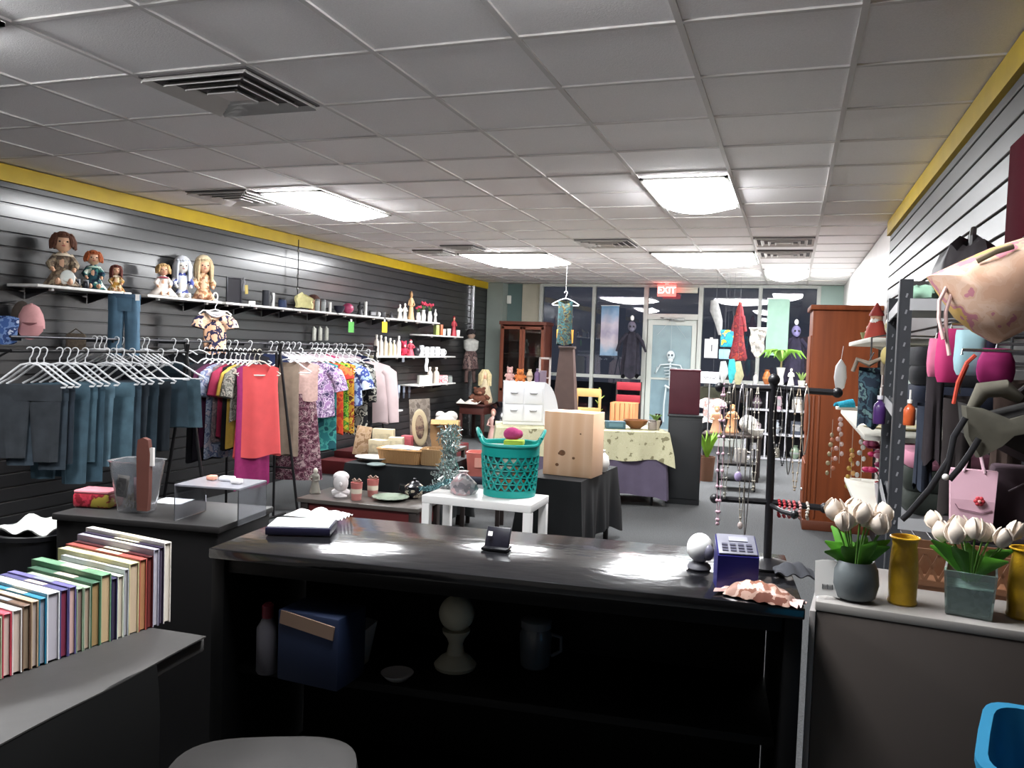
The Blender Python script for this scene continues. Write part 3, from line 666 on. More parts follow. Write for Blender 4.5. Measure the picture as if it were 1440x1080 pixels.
# --- wall rail
RZ = 1.52; RXW = -4.97
y0, y1 = at(14, 478, X=RXW).y, at(523, 492, X=RXW).y
t = thing('hanging_rail', 'long thin rail on the left wall above the clothes racks', 'rail', (RXW, (y0+y1)/2, RZ))
MB().cyl((0, -(y1-y0)/2, -.009), (0, (y1-y0)/2, -.009), .009).build('rail', steel, t)
for k in range(7):
    yy = -(y1-y0)/2+.1+(y1-y0-.2)*k/6
    MB().box((-.16, yy, -.026), (.30, .012, .02)).box((-.31, yy, -.026), (.01, .03, .07)).build('arm_bracket', steel, t, smooth=False)
wall_row = [  # px, what, colour, words
 (133, 'e', 0, 'leftmost of a cluster'), (140, 'trousers', '#191a20', 'black trousers left of the hanging jeans'), (147, 'e', 0, 'rightmost of a cluster'),
 (164, 'trousers', '#1d2129', 'charcoal trousers under the dangling jeans'), (171, 'e', 0, ''), (179, 'trousers', '#1a1b22', 'black trousers, third under the dangling jeans'), (186, 'e', 0, ''), (193, 'e', 0, ''), (200, 'trousers', '#22262e', 'dark grey trousers right of the dangling jeans'), (207, 'e', 0, ''),
 (244, 'trousers', '#20303a', 'dark blue trousers below the patterned child shirt'), (262, 'top', '#17181d', 'black top left of the patterned child shirt'), (280, 'top', '#1c2028', 'black top behind the patterned child shirt'),
 (322, 'top', '#23222b', 'charcoal top behind the coral blouse'), (332, 'top', '#2e2b38', 'dark violet top behind the coral blouse'), (352, 'top', '#1b1b22', 'black top in the gap behind the coral blouse'),
 (381, 'top', '#1d2748', 'navy top right of the coral blouse'), (389, 'top', '#e5dfe2', 'white top, first behind the rack leg'), (397, 'top', '#dcd3d9', 'pale lilac top behind the rack leg'), (405, 'top', '#eae6e8', 'white top, second behind the rack leg'), (413, 'top', '#d9c9c9', 'blush top behind the slanted rack leg'), (421, 'top', '#e8e3e6', 'white top right of the slanted rack leg'),
 (438, 'top', '#d3c3cb', 'pale pink top under the grey white packs'), (445, 'top', '#e2dde0', 'white top under the grey white packs'), (453, 'top', '#c74a7c', 'hot pink top under the grey white packs'), (461, 'top', '#ded7da', 'white top right of the hot pink one'),
 (472, 'top', '#cdbcc6', 'lilac grey top in the cluster left of the hoodie'), (479, 'top', '#d8cdd2', 'pale top in the cluster left of the hoodie'), (486, 'top', '#b9a8b3', 'mauve top in the cluster left of the hoodie'),
 (499, 'top', '#20284a', 'navy top behind the pink hoodie'), (509, 'top', '#a19c86', 'khaki top behind the pink hoodie')]
emp = 0
for i, (px, what, col, lab) in enumerate(wall_row):
    p = at(px, 480, X=RXW); loc = (RXW, p.y, RZ); rz = .36
    if what == 'e':
        hanger(loc, rz, 'empty white plastic hanger on the wall rail near the dangling jeans', group='empty hangers on the wall rail'); continue
    hanger(loc, rz, 'white hanger holding the '+lab)
    if what == 'trousers': garment(drape_bm(.34, .5, .012, ph=i), 'hanging_trousers', M(col, .9, var=.2, scale=12), lab, 'trousers', loc, rz, 'trousers on the wall rail')
    else: garment(top_bm(.38, .5+.08*random.random(), .014, ['short', None, 'half'][i % 3] if i < 14 else None, ph=i), 'hanging_shirt', M(col, .9, var=.12, scale=12), lab, 'top', loc, rz, 'shirts on the wall rail')
# --- front rack with jeans: two A-shaped ends and a rail
def a_frame(c, h, span, axis, parent, name='a_frame_end'):
    m = MB(); hx = (0, 0)
    for s in (-1, 1):
        d = (s*span, 0) if axis == 'x' else (0, s*span)
        f = (c[0]+d[0], c[1]+d[1], 0.012)
        m.cyl(f, (c[0]-d[0]*.06, c[1]-d[1]*.06, h+.05), .012, n=8)
        m.ell((f[0], f[1], .014), (.018, .018, .014), 8, 6)
    zz = h*.3; q = span*.7
    m.cyl((c[0]-q, c[1], zz) if axis == 'x' else (c[0], c[1]-q, zz), (c[0]+q, c[1], zz) if axis == 'x' else (c[0], c[1]+q, zz), .009, n=8)
    return m.build(name, black_metal, parent)
FX, FZ = -4.3, 1.445
ya, yb = at(28, 492, X=FX).y-.02, at(256, 494, X=FX).y+.02
t = thing('garment_rack', 'black A-frame garment rack carrying the jeans at the far left', 'garment rack', (FX, (ya+yb)/2, 0))
MB().cyl((0, -(yb-ya)/2-.04, FZ-.011), (0, (yb-ya)/2+.04, FZ-.011), .011).build('rail', black_metal, t)
a_frame((0, (yb-ya)/2+.03), FZ, .24, 'x', t)
MB().cyl((0, -(yb-ya)/2-.03, FZ-.011), (-.99, -(yb-ya)/2-.03, FZ-.011), .01, n=8).cyl((-.02, -(yb-ya)/2-.03, FZ-.011), (-.99, -(yb-ya)/2-.03, FZ-.45), .007, n=8).build('wall_arm', black_metal, t)
jean_row = [(42, '#2b3238', .44, 'grey blue jeans at the left end of the jeans rack', 1), (52, '#2b3a47', .47, 'dark slate jeans, second from the left on the jeans rack', 0), (62, '#22303d', .5, 'navy jeans, third from the left on the jeans rack', 0),
 (84, '#37586a', .55, 'mid blue jeans with frayed hem on the jeans rack', 1), (95, '#3c5f72', .52, 'blue jeans just right of the frayed pair', 0), (106, '#2f5266', .56, 'deep blue jeans in the middle of the jeans rack', 0), (120, '#4f7488', .54, 'pale blue jeans, lightest of the rack', 0),
 (150, '#44697c', .5, 'curved leg blue jeans under the triangular empty hangers', 1), (160, '#31495a', .5, 'slate jeans right of the curved leg pair', 0), (171, '#26323d', .54, 'blackish jeans near the right of the jeans rack', 0), (186, '#233846', .52, 'dark teal jeans under the crossed hangers', 1), (204, '#1c2530', .52, 'black jeans next to the denim skirt', 0)]
for i, (px, col, L, lab, ehang) in enumerate(jean_row):
    p = at(px, 492, X=FX); loc = (FX, p.y, FZ); rz = .5+.02*math.sin(i*2.3)
    hanger(loc, rz, 'white hanger holding the '+lab, drop=.22)
    g = solo(drape_bm(.36, L+.05*math.sin(i*2.7), .013, z0=-.225, ph=i*1.7, taper=.84+.08*(i % 3)), 'folded_jeans', den(col, i), lab, 'jeans', loc, rz, 'jeans on the A-frame rack')
for i, (px, L, mat, lab) in enumerate(((226, .34, den('#2c4655', 5), 'dark denim skirt right of the black jeans'), (246, .36, den('#416273', 3), 'knee length denim skirt at right end of the jeans rack'))):
    p = at(px, 494, X=FX); loc = (FX, p.y, FZ)
    hanger(loc, .5, 'white hanger holding the '+lab, drop=.2); garment(drape_bm(.36, L, .016, -.205, False, 1.12, i), 'denim_skirt', mat, lab, 'skirt', loc, .5, 'denim skirts on the jeans rack')
# --- rail at right angles to the wall with tops and dresses facing the room
GY, GZ = 5.72, 1.455
xa, xb = -4.72, at(366, 492, Y=GY).x
t = thing('garment_rack', 'black garment rack of blouses standing out from the wall, coral blouse in front', 'garment rack', ((xa+xb)/2, GY, 0))
MB().cyl((-(xb-xa)/2, 0, GZ-.011), ((xb-xa)/2+.02, 0, GZ-.011), .011).build('rail', black_metal, t)
for q in (-(xb-xa)/2+.03, (xb-xa)/2-.03):
    m = MB().cyl((q, .27, .012), (q, .27, GZ-.011), .011, n=8).cyl((q, .27, GZ-.011), (q, 0, GZ-.011), .010, n=8)
    m.cyl((q, .45, .014), (q, .08, .014), .011, n=8)
    m.build('post', black_metal, t)
flo = M('#4a2b45', .9, pal=['#6e5a7c', '#2d2031', '#8a7a96'], scale=22)
bl_grey = M('#8a93ac', .9, pal=['#a9b0c2', '#5f6a8c', '#b9aeb9'], scale=16)
rowb = [ # px, kind, W, L, sleeve, material, label
 (281, 'top', .40, .85, None, M('#15151b', .9, var=.2), 'long black dress left of the plum one'),
 (292, 'top', .40, .82, None, M('#1b1720', .9, var=.2), 'second long black dress left of the plum one'),
 (303, 'top', .40, .72, 'short', M('#4d1b3c', .9, var=.2, scale=14), 'plum dress left of the blue grey blouse'),
 (315, 'top', .42, .80, 'short', bl_grey, 'blue grey printed blouse with short sleeves'),
 (325, 'top', .40, .66, None, M('#8d7479', .9, pal=['#75686b', '#9c8a8a'], scale=20), 'mauve grey tunic right of the blue grey blouse'),
 (334, 'top', .40, .62, 'short', M('#9c2749', .9, var=.1), 'raspberry top between mauve tunic and black one'),
 (342, 'top', .40, .72, None, M('#16151a', .9), 'black sleeveless top left of the yellow one'),
 (350, 'top', .40, .70, 'short', M('#cfa94a', .9, var=.08), 'mustard yellow top behind the camouflage tee'),
 (358, 'top', .42, .48, 'short', M('#6d6b63', .9, pal=['#8f8b82', '#4c4a45', '#a3978b'], scale=18), 'grey camouflage tee behind the coral blouse'),
 (367, 'top', .40, 1.04, None, M('#8f1f5f', .9, var=.1), 'long fuchsia dress showing below the coral blouse'),
 (376, 'top', .36, .78, None, M('#dd5456', .85, var=.06, scale=8), 'bright coral sleeveless blouse at front of the rack'),
]
for i, (px, kind, W, L, sl, mat, lab) in enumerate(rowb):
    p = at(290+(px-281)*.79, 492, Y=GY); loc = (p.x, GY, GZ); rz = PI/2-.1
    if i == len(rowb)-1: rz = 1.15
    hanger(loc, rz, 'hanger holding the '+lab, M('#cfcabd', .4) if i > 8 else None, w=.4)
    if kind == 'skirt': garment(drape_bm(W, L, .014, -.215, False, 1.12, i), 'denim_skirt', mat, lab, 'skirt', loc, rz, 'clothes on the rack of blouses')
    else: garment(top_bm(W, L, .012, sl, .30 if i == len(rowb)-1 else .12, .13 if i == len(rowb)-1 else .05, i), 'hanging_blouse' if L < .75 else 'hanging_dress', mat, lab, 'clothing', loc, rz, 'clothes on the rack of blouses')
# --- second A-frame rack
BX, BZ = -4.2, 1.47
ya, yb = at(410, 490, X=BX).y, at(510, 492, X=BX).y
t = thing('garment_rack', 'black A-frame rack with the floral dress and pink hoodie', 'garment rack', (BX, (ya+yb)/2, 0))
MB().cyl((0, -(yb-ya)/2-.2, BZ-.011), (0, (yb-ya)/2+.30, BZ-.011), .011).build('rail', black_metal, t)
a_frame((0, -(yb-ya)/2-.17), BZ, .22, 'x', t); a_frame((0, (yb-ya)/2+.27), BZ, .22, 'x', t)
flor = M('#47202f', .9, pal=['#5d2c40', '#8f6d76', '#3a1826', '#a58a8c'], kind='noise', scale=26)
lil = M('#a47fae', .9, pal=['#d6c3d8', '#6d4f7d', '#b2a0b8', '#3d3355'], scale=18)
bw = M('#1b1b1e', .9, pal=['#b5b2a6', '#232326', '#85837b'], scale=13)
rowc = [
 (406, 'top', .20, .84, None, M('#8b7a6b', .9, var=.15, scale=14), 'long beige slip right of the coral blouse'),
 (423, 'dress', .34, 1.08, None, flor, 'long maroon floral dress with a beige lace top'),
 (442, 'top', .40, .52, 'short', lil, 'lilac and violet printed top'),
 (449, 'top', .36, .84, None, M('#2c7d80', .9, pal=['#4aa39a', '#1f5a63'], scale=10), 'teal dress hanging below the lilac top'),
 (457, 'top', .38, .70, 'cap', M('#d0432a', .9, pal=['#d5622c', '#b32e22'], scale=12), 'orange red blouse on the second A-frame rack'),
 (465, 'top', .38, .66, None, M('#57a02d', .9, pal=['#8cc63f', '#2c6b24', '#c9bf3a'], scale=20), 'green leaf print top on the second rack'),
 (473, 'top', .38, .70, None, M('#c2922d', .9, pal=['#8f2f22', '#d8b23c', '#57331d'], scale=16), 'amber and rust printed top'),
 (482, 'top', .40, .44, 'short', M('#9db4d6', .9, pal=['#3b4a8a', '#c6d3e6'], scale=9), 'pale blue and navy blouse'),
 (491, 'top', .40, .74, 'half', bw, 'black and cream printed jacket left of the hoodie'),
 (500, 'top', .38, .70, None, M('#1c1c20', .9, pal=['#1c1c20', '#3a3a3e'], scale=14), 'black lace top touching the rack leg'),
 (518, 'top', .46, .66, 'long', M('#d9c3c4', .9, var=.05, scale=8), 'pale pink hoodie with long sleeves at the rack end'),
]
for i, (px, kind, W, L, sl, mat, lab) in enumerate(rowc):
    p = at(px, 491, X=BX); loc = (BX, p.y, BZ); rz = .42
    hanger(loc, rz, 'white hanger holding the '+lab, w=.4)
    if kind == 'dress':
        d = thing('floral_dress', lab, 'dress', loc, rz, 'clothes on the second A-frame rack')
        top_bm(W, .36, .024, None, .0, .09, i).build('lace_bodice', M('#c2a199', .9, var=.12, scale=40), d)
        MB().loft([[((.14+.08*s+.4*fold(a, s, s, 3))*math.cos(a), (.028+.03*s+fold(a, s, .4+s, 2))*math.sin(a), -.40-.78*s) for a in [2*PI*k/26 for k in range(26)]] for s in (0, .1, .3, .5, .7, .9, 1)]).build('skirt', mat, d)
    else: garment(top_bm(W, L, .014, sl, .08, .05, i), 'pink_hoodie' if i == len(rowc)-1 else ('hanging_dress' if L > .75 else 'hanging_blouse'), mat, lab, 'clothing', loc, rz, 'clothes on the second A-frame rack')
# child shirt hung from the doll shelf
p = at(303, 424, X=-4.97)
hanger((p.x, p.y, p.z+.01), .8, 'small white hanger with the navy and peach child shirt', w=.28, drop=.13)
t = thing('hanging_shirt', 'navy and peach child shirt with white collar, hung from the doll shelf', 'shirt', (p.x, p.y, p.z+.01), .8)
top_bm(.22, .38, .03, 'cap', -.05, .06, 4).build('shirt', M('#d9a988', .85, pal=['#20203f', '#e0b596', '#e7c9ae', '#272348'], scale=9, seed=2), t)
MB().tube([(.075*math.cos(a), -.035+.02*math.sin(a), -.115-.035*math.sin(a)**2*(1 if math.sin(a) < 0 else .1)) for a in [2*PI*k/16 for k in range(16)]], .016, 8, sy=.6, closed=True).build('collar', M('#dcd9de', .8), t)
# jeans dangling from the doll shelf edge
p = at(175, 414, X=-4.965)
t = thing('hanging_jeans', 'blue jeans dangling from the doll shelf, pinned at the waist', 'jeans', p, .85)
m = MB(); A = [2*PI*k/20 for k in range(20)]
for sd in (-1, 1):
    m.loft([[(sd*(.052+.012*s)+(.058-.006*s)*math.cos(a)+.004*math.sin(4*a), -.01*s+(.03+fold(a, s, .5, sd))*math.sin(a), -.02-.46*s) for a in A] for s in (0, .15, .3, .5, .7, .85, 1)])
m.loft([[(.115*math.cos(a), .034*math.sin(a), z) for a in A] for z in (0, -.04, -.1, -.13)])
m.build('legs', den('#38607c', 2), t)
MB().loft([[(.117*math.cos(a), .036*math.sin(a), z) for a in A] for z in (0.004, -.03)]).build('waistband', den('#2f5270', 4), t)
MB().box((.09, -.042, -.02), (.03, .004, .05)).build('paper_tag', white, t)
MB().tube([(0, .0, .0), (0, .0, .016)], .01, 6).build('shelf_mount', white, t)
# blue denim piece cut by the left edge of the photograph
p = at(-4, 420, X=-5.15)
t = thing('hanging_denim_shirt', 'blue denim garment at the left edge of the photo', 'shirt', p, .8)
top_bm(.26, .2, .03, None, 0, .03, 2).build('shirt', M('#3c5a92', .9, pal=['#6d86b5', '#2c4272', '#b9c2d6'], scale=12), t)
MB().tube([(0, 0, 0), (0, 0, -.1)], .005, 6).tube([(0, .12, -.005), (0, 0, 0)], .005, 6).build('hanging_hook', chrome, t)
# ================================================================== tables and goods in the middle of the shop
def drop_cloth(W, D, H, hem, ph=0, amp=.018, n=120, round_=.02):
    "a table cloth: flat top then skirt hanging to the height hem, with folds"
    m = MB(); P = []
    per = 2*(W+D)
    for k in range(n):
        s = per*k/n
        if s < W: x, y, nx, ny = -W/2+s, -D/2, 0, -1
        elif s < W+D: x, y, nx, ny = W/2, -D/2+(s-W), 1, 0
        elif s < 2*W+D: x, y, nx, ny = W/2-(s-W-D), D/2, 0, 1
        else: x, y, nx, ny = -W/2, D/2-(s-2*W-D), -1, 0
        cx = min(W/2-abs(x), D/2-abs(y)); d = math.hypot(W/2-abs(x), D/2-abs(y)); f = max(0, 1-d/.12)
        P.append((x, y, nx, ny, f, s))
    def ring(q, z):
        R = []
        for x, y, nx, ny, f, s in P:
            w = amp*q*(math.sin(s*17+ph)+.5*math.sin(s*41+2*ph)) + .01*q + .05*f*q
            ex, ey = (nx+.7*math.copysign(f, x) if nx == 0 else nx), (ny+.7*math.copysign(f, y) if ny == 0 else ny)
            R.append((x+ex*w, y+ey*w, z+(.012*math.sin(s*11+ph)*q if q > .9 else 0) - (.06*f*q if q > .9 else 0)))
        return R
    rings = [ring(0, H), ring(.05, H-.012)]
    for k in range(1, 6): rings.append(ring(k/5, H-(H-hem)*k/5))
    m.loft(rings, cap=False)
    m.loft([ring(0, H), [(p[0]*.5, p[1]*.5, H+.0005) for p in P]], cap=False)
    m.bm.faces.new([m.bm.verts.new((p[0]*.5, p[1]*.5, H+.0005)) for p in P])
    return m
def legs4(W, D, H, r, mat, parent, sq=True):
    for sx in (-1, 1):
        for sy in (-1, 1):
            (MB().box((sx*W/2, sy*D/2, H/2), (2*r, 2*r, H), bev=.003) if sq else MB().cyl((sx*W/2, sy*D/2, 0), (sx*W/2, sy*D/2, H), r)).build('leg', mat, parent)
blackcloth = M('#1f2022', .85, var=.12, scale=5)
# white coffee table
ZW = .58
a, b = at(593, 696, Z=ZW), at(747, 711, Z=ZW); c = at(776, 694, Z=ZW)
wt = M('#f0eeec', .35)
ang = math.atan2(b.y-a.y, b.x-a.x); WW = (b-a).length; DD = (c-b).length*.85
cen = (a+b)/2 + Vector((-math.sin(ang), math.cos(ang), 0))*DD/2; cen.z = 0
WT = thing('coffee_table', 'white square legged table under the teal laundry basket', 'table', cen, ang)
MB().box((0, 0, ZW-.025), (WW, DD, .05), bev=.004).build('tabletop', wt, WT)
legs4(WW-.055, DD-.055, ZW-.051, .026, wt, WT)
# teal laundry basket
p = at(716, 695, Z=ZW+.002); s = mpp(p)
t = thing('laundry_basket', 'teal plastic laundry basket with cutout holes on the white table', 'basket', p, .3)
teal = M('#149a92', .4, var=.05, scale=6)
R0, R1, HB = 36*s, 41*s, 72*s
def bang(rows=5, n=22):
    m = MB(); bm = m.bm
    def P(a, z, o=0):
        r = R0+(R1-R0)*z/HB+o; lift = .05*max(0, math.cos(2*a))**3*(z/HB)**6
        return (r*math.cos(a), r*.92*math.sin(a), z+lift)
    zs = [.0, .012, .03]
    grid = {}
    # lattice wall: teardrop openings left between struts
    hz = [.045+i*(HB-.045-.075)/rows for i in range(rows+1)]
    bands = [(0, .045), (HB-.075, HB)]
    for z0, z1 in bands:
        m.loft([[P(2*PI*k/44, z, -.004) for k in range(44)] for z in (z0, z1)]+[[P(2*PI*k/44, z, .003) for k in range(44)] for z in (z1, z0)], cap=False)
    m.loft([[P(2*PI*k/44, 0, -.004) for k in range(44)], [P(2*PI*k/44, .006, -.09) for k in range(44)]], cap=True)
    for i in range(rows):
        for k in range(n):
            a0 = 2*PI*(k+.5*(i % 2))/n; h = PI/n
            for sg in (-1, 1):
                m.tube([P(a0, hz[i]), P(a0+sg*h*.75, hz[i]+(hz[1]-hz[0])*.5), P(a0+sg*h, hz[i+1])], .0065, 5)
    for z in hz[1:-1]: m.tube([P(2*PI*k/44, z) for k in range(44)], .005, 5, closed=True)
    m.tube([P(2*PI*k/44, HB, .012) for k in range(44)], .011, 7, closed=True)
    return m
bang().build('basket_wall', teal, t)
for sg in (-1, 1):
    MB().tube([(sg*(R1+.01+.02*math.sin(PI*u)), -.075+.15*u, HB+.045+.045*math.sin(PI*u)) for u in [i/8 for i in range(9)]], .011, 7).build('handle', teal, t)
MB().lathe([(.001, .02), (R0*.9, .02), (R0*.95, .06), (R1*.90, HB*.80), (R1*.84, HB*.88), (.001, HB*.89)], n=24, sy=.92).build('contents', M('#6f7f78', .8, pal=['#2f5a5e', '#b9b3a5', '#17333a', '#9c6a4a', '#3c7a78'], kind='voronoi', scale=22), t)
b1 = solo(MB().box((0, 0, 0), (.2, .15, .025), bev=.003), 'folded_cloth', M('#c9cfc0', .8), 'white folded cloth on top inside the teal basket', 'cloth', p+Vector((-.03, -.02, HB*.93)), .5)
b2 = solo(MB().box((0, 0, 0), (.13, .10, .035), bev=.008), 'folded_cloth', M('#9db33f', .8), 'lime folded cloth inside the teal basket', 'cloth', p+Vector((.02, .01, HB*.93+.03)), .2)
b3 = solo(MB().ell((0, 0, .03), (.06, .05, .045), 14, 9).ell((.04, .02, .03), (.03, .03, .03), 10, 7), 'pink_yarn', M('#b83d77', .9, bump=.4, scale=120), 'bright pink yarn ball on top of the basket', 'yarn', p+Vector((-.01, .05, HB*.93+.05)), 0)
# silver gift bag of tissue on the white table
p = at(651, 694, Z=ZW+.002)
t = thing('wrapped_ornament', 'silver and blush wrapped bundle on the white table, left of the basket', 'ornament', p, .3)
m = MB(); rg = random.Random(5)
m.loft([[((r*(1+.14*math.sin(3*a+z*40)+.06*math.sin(7*a)))*math.cos(a), r*(1+.12*math.sin(4*a+z*30))*math.sin(a), z) for a in [2*PI*k/20 for k in range(20)]] for z, r in ((0, .075), (.03, .09), (.07, .085), (.11, .05), (.135, .02), (.15, .035))])
m.build('foil', M('#b9b0b4', .3, metal=.4, pal=['#d8d2d4', '#c9a9ac', '#8f8a90'], kind='voronoi', scale=30), t)
MB().tube([(.02*math.cos(a), .02*math.sin(a), .135) for a in [2*PI*k/10 for k in range(10)]], .006, 5, closed=True).build('ribbon', M('#d9c5c8', .4), t)
# --- dark coffee table with the candles
ZC = .40
a, b = at(417, 700, Z=ZC), at(588, 716, Z=ZC)
ang2 = math.atan2(b.y-a.y, b.x-a.x); W2 = (b-a).length; D2 = .5
cen2 = (a+b)/2 + Vector((-math.sin(ang2), math.cos(ang2), 0))*D2/2; cen2.z = 0
dk = M('#2f2624', .45, var=.2, scale=8)
CT2 = thing('coffee_table', 'dark low table with red apron, set with candles and plate', 'table', cen2, ang2)
MB().box((0, 0, ZC-.015), (W2, D2, .03), bev=.005).build('tabletop', M('#57514d', .3, var=.15, scale=5), CT2)
MB().box((0, -D2/2+.05, ZC-.10), (W2-.14, .02, .14)).box((0, D2/2-.05, ZC-.10), (W2-.14, .02, .14)).box((-W2/2+.06, 0, ZC-.10), (.02, D2-.12, .14)).box((W2/2-.06, 0, ZC-.10), (.02, D2-.12, .14)).build('apron', M('#5b1c1d', .5, var=.1, scale=6), CT2, smooth=False)
legs4(W2-.1, D2-.1, ZC-.03, .03, dk, CT2)
Z2 = ZC+.001
item('figure', 443, 693, 18, 36, [M('#b9b4a8', .15, trans=.5), '#cfc9bc'], 'glassy standing figurine at the left end of the dark low table', z=Z2, Z=Z2)
p = at(479, 699, Z=Z2); s = mpp(p)
t = thing('plaster_bust', 'white plaster bust on the dark low table', 'bust', p, .5)
MB().lathe([(.045, 0), (.05, .01), (.03, .03), (.025, .05)]).ell((0, 0, .11), (.055, .06, .075), 16, 11).ell((0, -.06, .105), (.012, .014, .018), 8, 6).ell((0, .02, .15), (.06, .06, .04), 14, 8).tube([(-.06, .01, .03), (-.02, 0, .045), (.02, 0, .045), (.06, .01, .03)], [.02, .03, .03, .02], 8).build('bust', M('#d9d4d4', .5, var=.06, scale=30), t)
for i, (px, py) in enumerate(((501, 703), (524, 698))):
    p = at(px, py, Z=Z2)
    t = thing('candle_cup', ['pink candle cup with ribbon bow, nearer the white bust', 'pink candle cup with ribbon bow, nearer the green plate'][i], 'candle', p, .3*i, 'pink candle cups')
    MB().lathe([(.034, 0), (.036, .005), (.04, .05)]).build('base_glass', M('#c4837d', .3), t)
    MB().lathe([(.04, .05), (.041, .085)], cap=False).lathe([(.0395, .05), (.001, .051)], cap=False).build('band', M('#d8cbb9', .5), t)
    MB().lathe([(.041, .085), (.044, .13), (.040, .13), (.038, .12), (.001, .118)]).build('upper_glass', M('#b56a66', .35), t)
    for sg in (-1, 1): MB().tube([(0, 0, .135), (sg*.02, 0, .155), (sg*.035, 0, .145), (sg*.02, 0, .135)], .007, 6, closed=True).build('bow_loop', M('#9c8577', .6), t)
p = at(549, 703, Z=Z2)
t = thing('scalloped_plate', 'pale green scalloped plate lying on the dark low table', 'plate', p)
MB().loft([[((r*(1+.03*math.cos(14*a)*(r > .08)))*math.cos(a), r*(1+.03*math.cos(14*a)*(r > .08))*math.sin(a), z) for a in [2*PI*k/56 for k in range(56)]] for r, z in ((.06, 0), (.07, .004), (.10, .014), (.135, .024), (.133, .029), (.10, .02), (.065, .01))]).build('plate', M('#8f9d8c', .25, var=.06, scale=10), t)
p = at(586, 703, Z=Z2)-Vector((.05, -.06, 0))
t = thing('teapot', 'black floral teapot at the right end of the dark low table', 'teapot', p, .2)
tp = M('#15151a', .25, pal=['#17171c', '#1a1a20', '#b9ad9a'], scale=26)
MB().lathe([(.04, 0), (.05, .01), (.075, .05), (.07, .09), (.045, .11)]).build('body', tp, t)
MB().lathe([(.045, .11), (.03, .125), (.008, .132), (.013, .145), (.004, .152)]).build('lid', M('#17171b', .25), t)
MB().tube([(.065, 0, .05), (.10, 0, .075), (.125, 0, .11)], [.018, .012, .009], 8).build('spout', M('#17171b', .25), t)
MB().tube([(-.06, 0, .09), (-.11, 0, .095), (-.115, 0, .055), (-.07, 0, .03)], .008, 7).build('handle', M('#17171b', .25), t)
# --- low black draped table behind
a, b = at(484, 651, Z=.58), at(616, 660, Z=.58)
ang3 = math.atan2(b.y-a.y, b.x-a.x)*.6; W3 = (b-a).length; D3 = .75
cen3 = (a+b)/2 + Vector((-math.sin(ang3), math.cos(ang3), 0))*D3/2; cen3.z = 0
LT = thing('draped_table', 'low table under a black cloth, piled with baskets and frames', 'table', cen3, ang3)
legs4(W3-.1, D3-.1, .55, .02, dk, LT); MB().box((0, 0, .562), (W3-.02, D3-.02, .02)).build('tabletop', dk, LT)
drop_cloth(W3, D3, .58, .12, 1).build('tablecloth', M('#12171a', .8, var=.15, scale=5), LT)
Z3 = .583
def on3(u, v): return cen3+Vector((math.cos(ang3)*u-math.sin(ang3)*v, math.sin(ang3)*u+math.cos(ang3)*v, Z3))
p = at(508, 650, Z=Z3); p = on3(-W3/2+.17, -.18)
t = thing('platter', 'white oval platter at the left corner of the black draped table', 'plate', p, ang3)
MB().lathe([(.09, 0), (.10, .006), (.17, .03), (.168, .036), (.10, .014), (.001, .012)], n=32, sy=.75).build('plate', M('#e3e2de', .25), t)
k_t = thing('wooden_plaque', 'tan wooden plaque leaning at the left of the black draped table', 'plaque', at(509, 640, Z=Z3), ang3+.2)
MB().box((0, 0, .125), (.13, .02, .25), rot=(-.2, .12, 0), bev=.004).build('board', M('#a98a68', .6, pal=['#b4977a', '#8a6a4a'], scale=20), k_t)
MB().box((0, .06, .06), (.05, .10, .008), rot=(.9, 0, 0)).build('easel_strut', dk, k_t)
for i, (u, v, w, d, h, col, lab, rz) in enumerate(((539, 632, .2, .06, .19, '#c9bc9c', 'cream upright box behind the wicker basket', .1), (532, 641, .15, .1, .14, '#d5c8a8', 'smaller cream box before the upright one', -.25), (557, 635, .13, .09, .13, '#d9cdae', 'cream box right of the upright one', .2), (573, 633, .10, .08, .135, '#b2555d', 'rose red box beside the cream boxes', 0))):
    t = thing('carton', lab, 'box', at(u, v, Z=Z3), ang3+rz)
    k_box(t, w, h, [col, M(col, .5, var=.25, scale=25)], d)
# wicker basket with papers
p = at(566, 650, Z=Z3)
t = thing('wicker_basket', 'tan wicker basket with pale papers on the black draped table', 'basket', p, ang3)
wk = M('#a87c4f', .8, kind='wave', scale=26, pal=['#c69c6b', '#8a5f38'], bump=.4)
bw_, bd_, bh_ = .40, .24, .11
def rr(w, d, z, n=32): return [(w/2*math.copysign(abs(math.cos(a))**.5, math.cos(a)), d/2*math.copysign(abs(math.sin(a))**.5, math.sin(a)), z) for a in [2*PI*k/n for k in range(n)]]
MB().loft([rr(bw_*.9, bd_*.9, 0), rr(bw_, bd_, bh_), rr(bw_-.02, bd_-.02, bh_), rr(bw_*.86, bd_*.86, .012)]).build('wall_weave', wk, t)
MB().tube(rr(bw_, bd_, bh_), .009, 6, closed=True).build('rim', M('#b58a5a', .8, bump=.4, scale=80), t)
MB().sheet(lambda u, v: ((u-.5)*.34, (v-.5)*.18, bh_+.008+.02*math.sin(PI*u)*math.sin(PI*v)), 8, 6, .006).build('papers', M('#b9c4cf', .7, pal=['#d9cfae', '#9fb0c4', '#c9b98c'], scale=9), t)
t = thing('wicker_box', 'small square wicker box right of the larger basket', 'basket', at(611, 653, Z=Z3), ang3)
MB().loft([rr(.2, .18, 0), rr(.22, .2, .13), rr(.2, .18, .13), rr(.18, .16, .012)]).build('wall_weave', M('#b08b62', .8, kind='wave', scale=30, pal=['#c2a27c', '#94703f'], bump=.4), t)
t = thing('tray_lid', 'small blue grey lid lying in front of the wicker basket', 'lid', at(529, 654, Z=Z3), ang3)
MB().lathe([(.07, 0), (.075, .008), (.06, .014), (.01, .016)], n=24).build('lid', M('#71807f', .4), t)
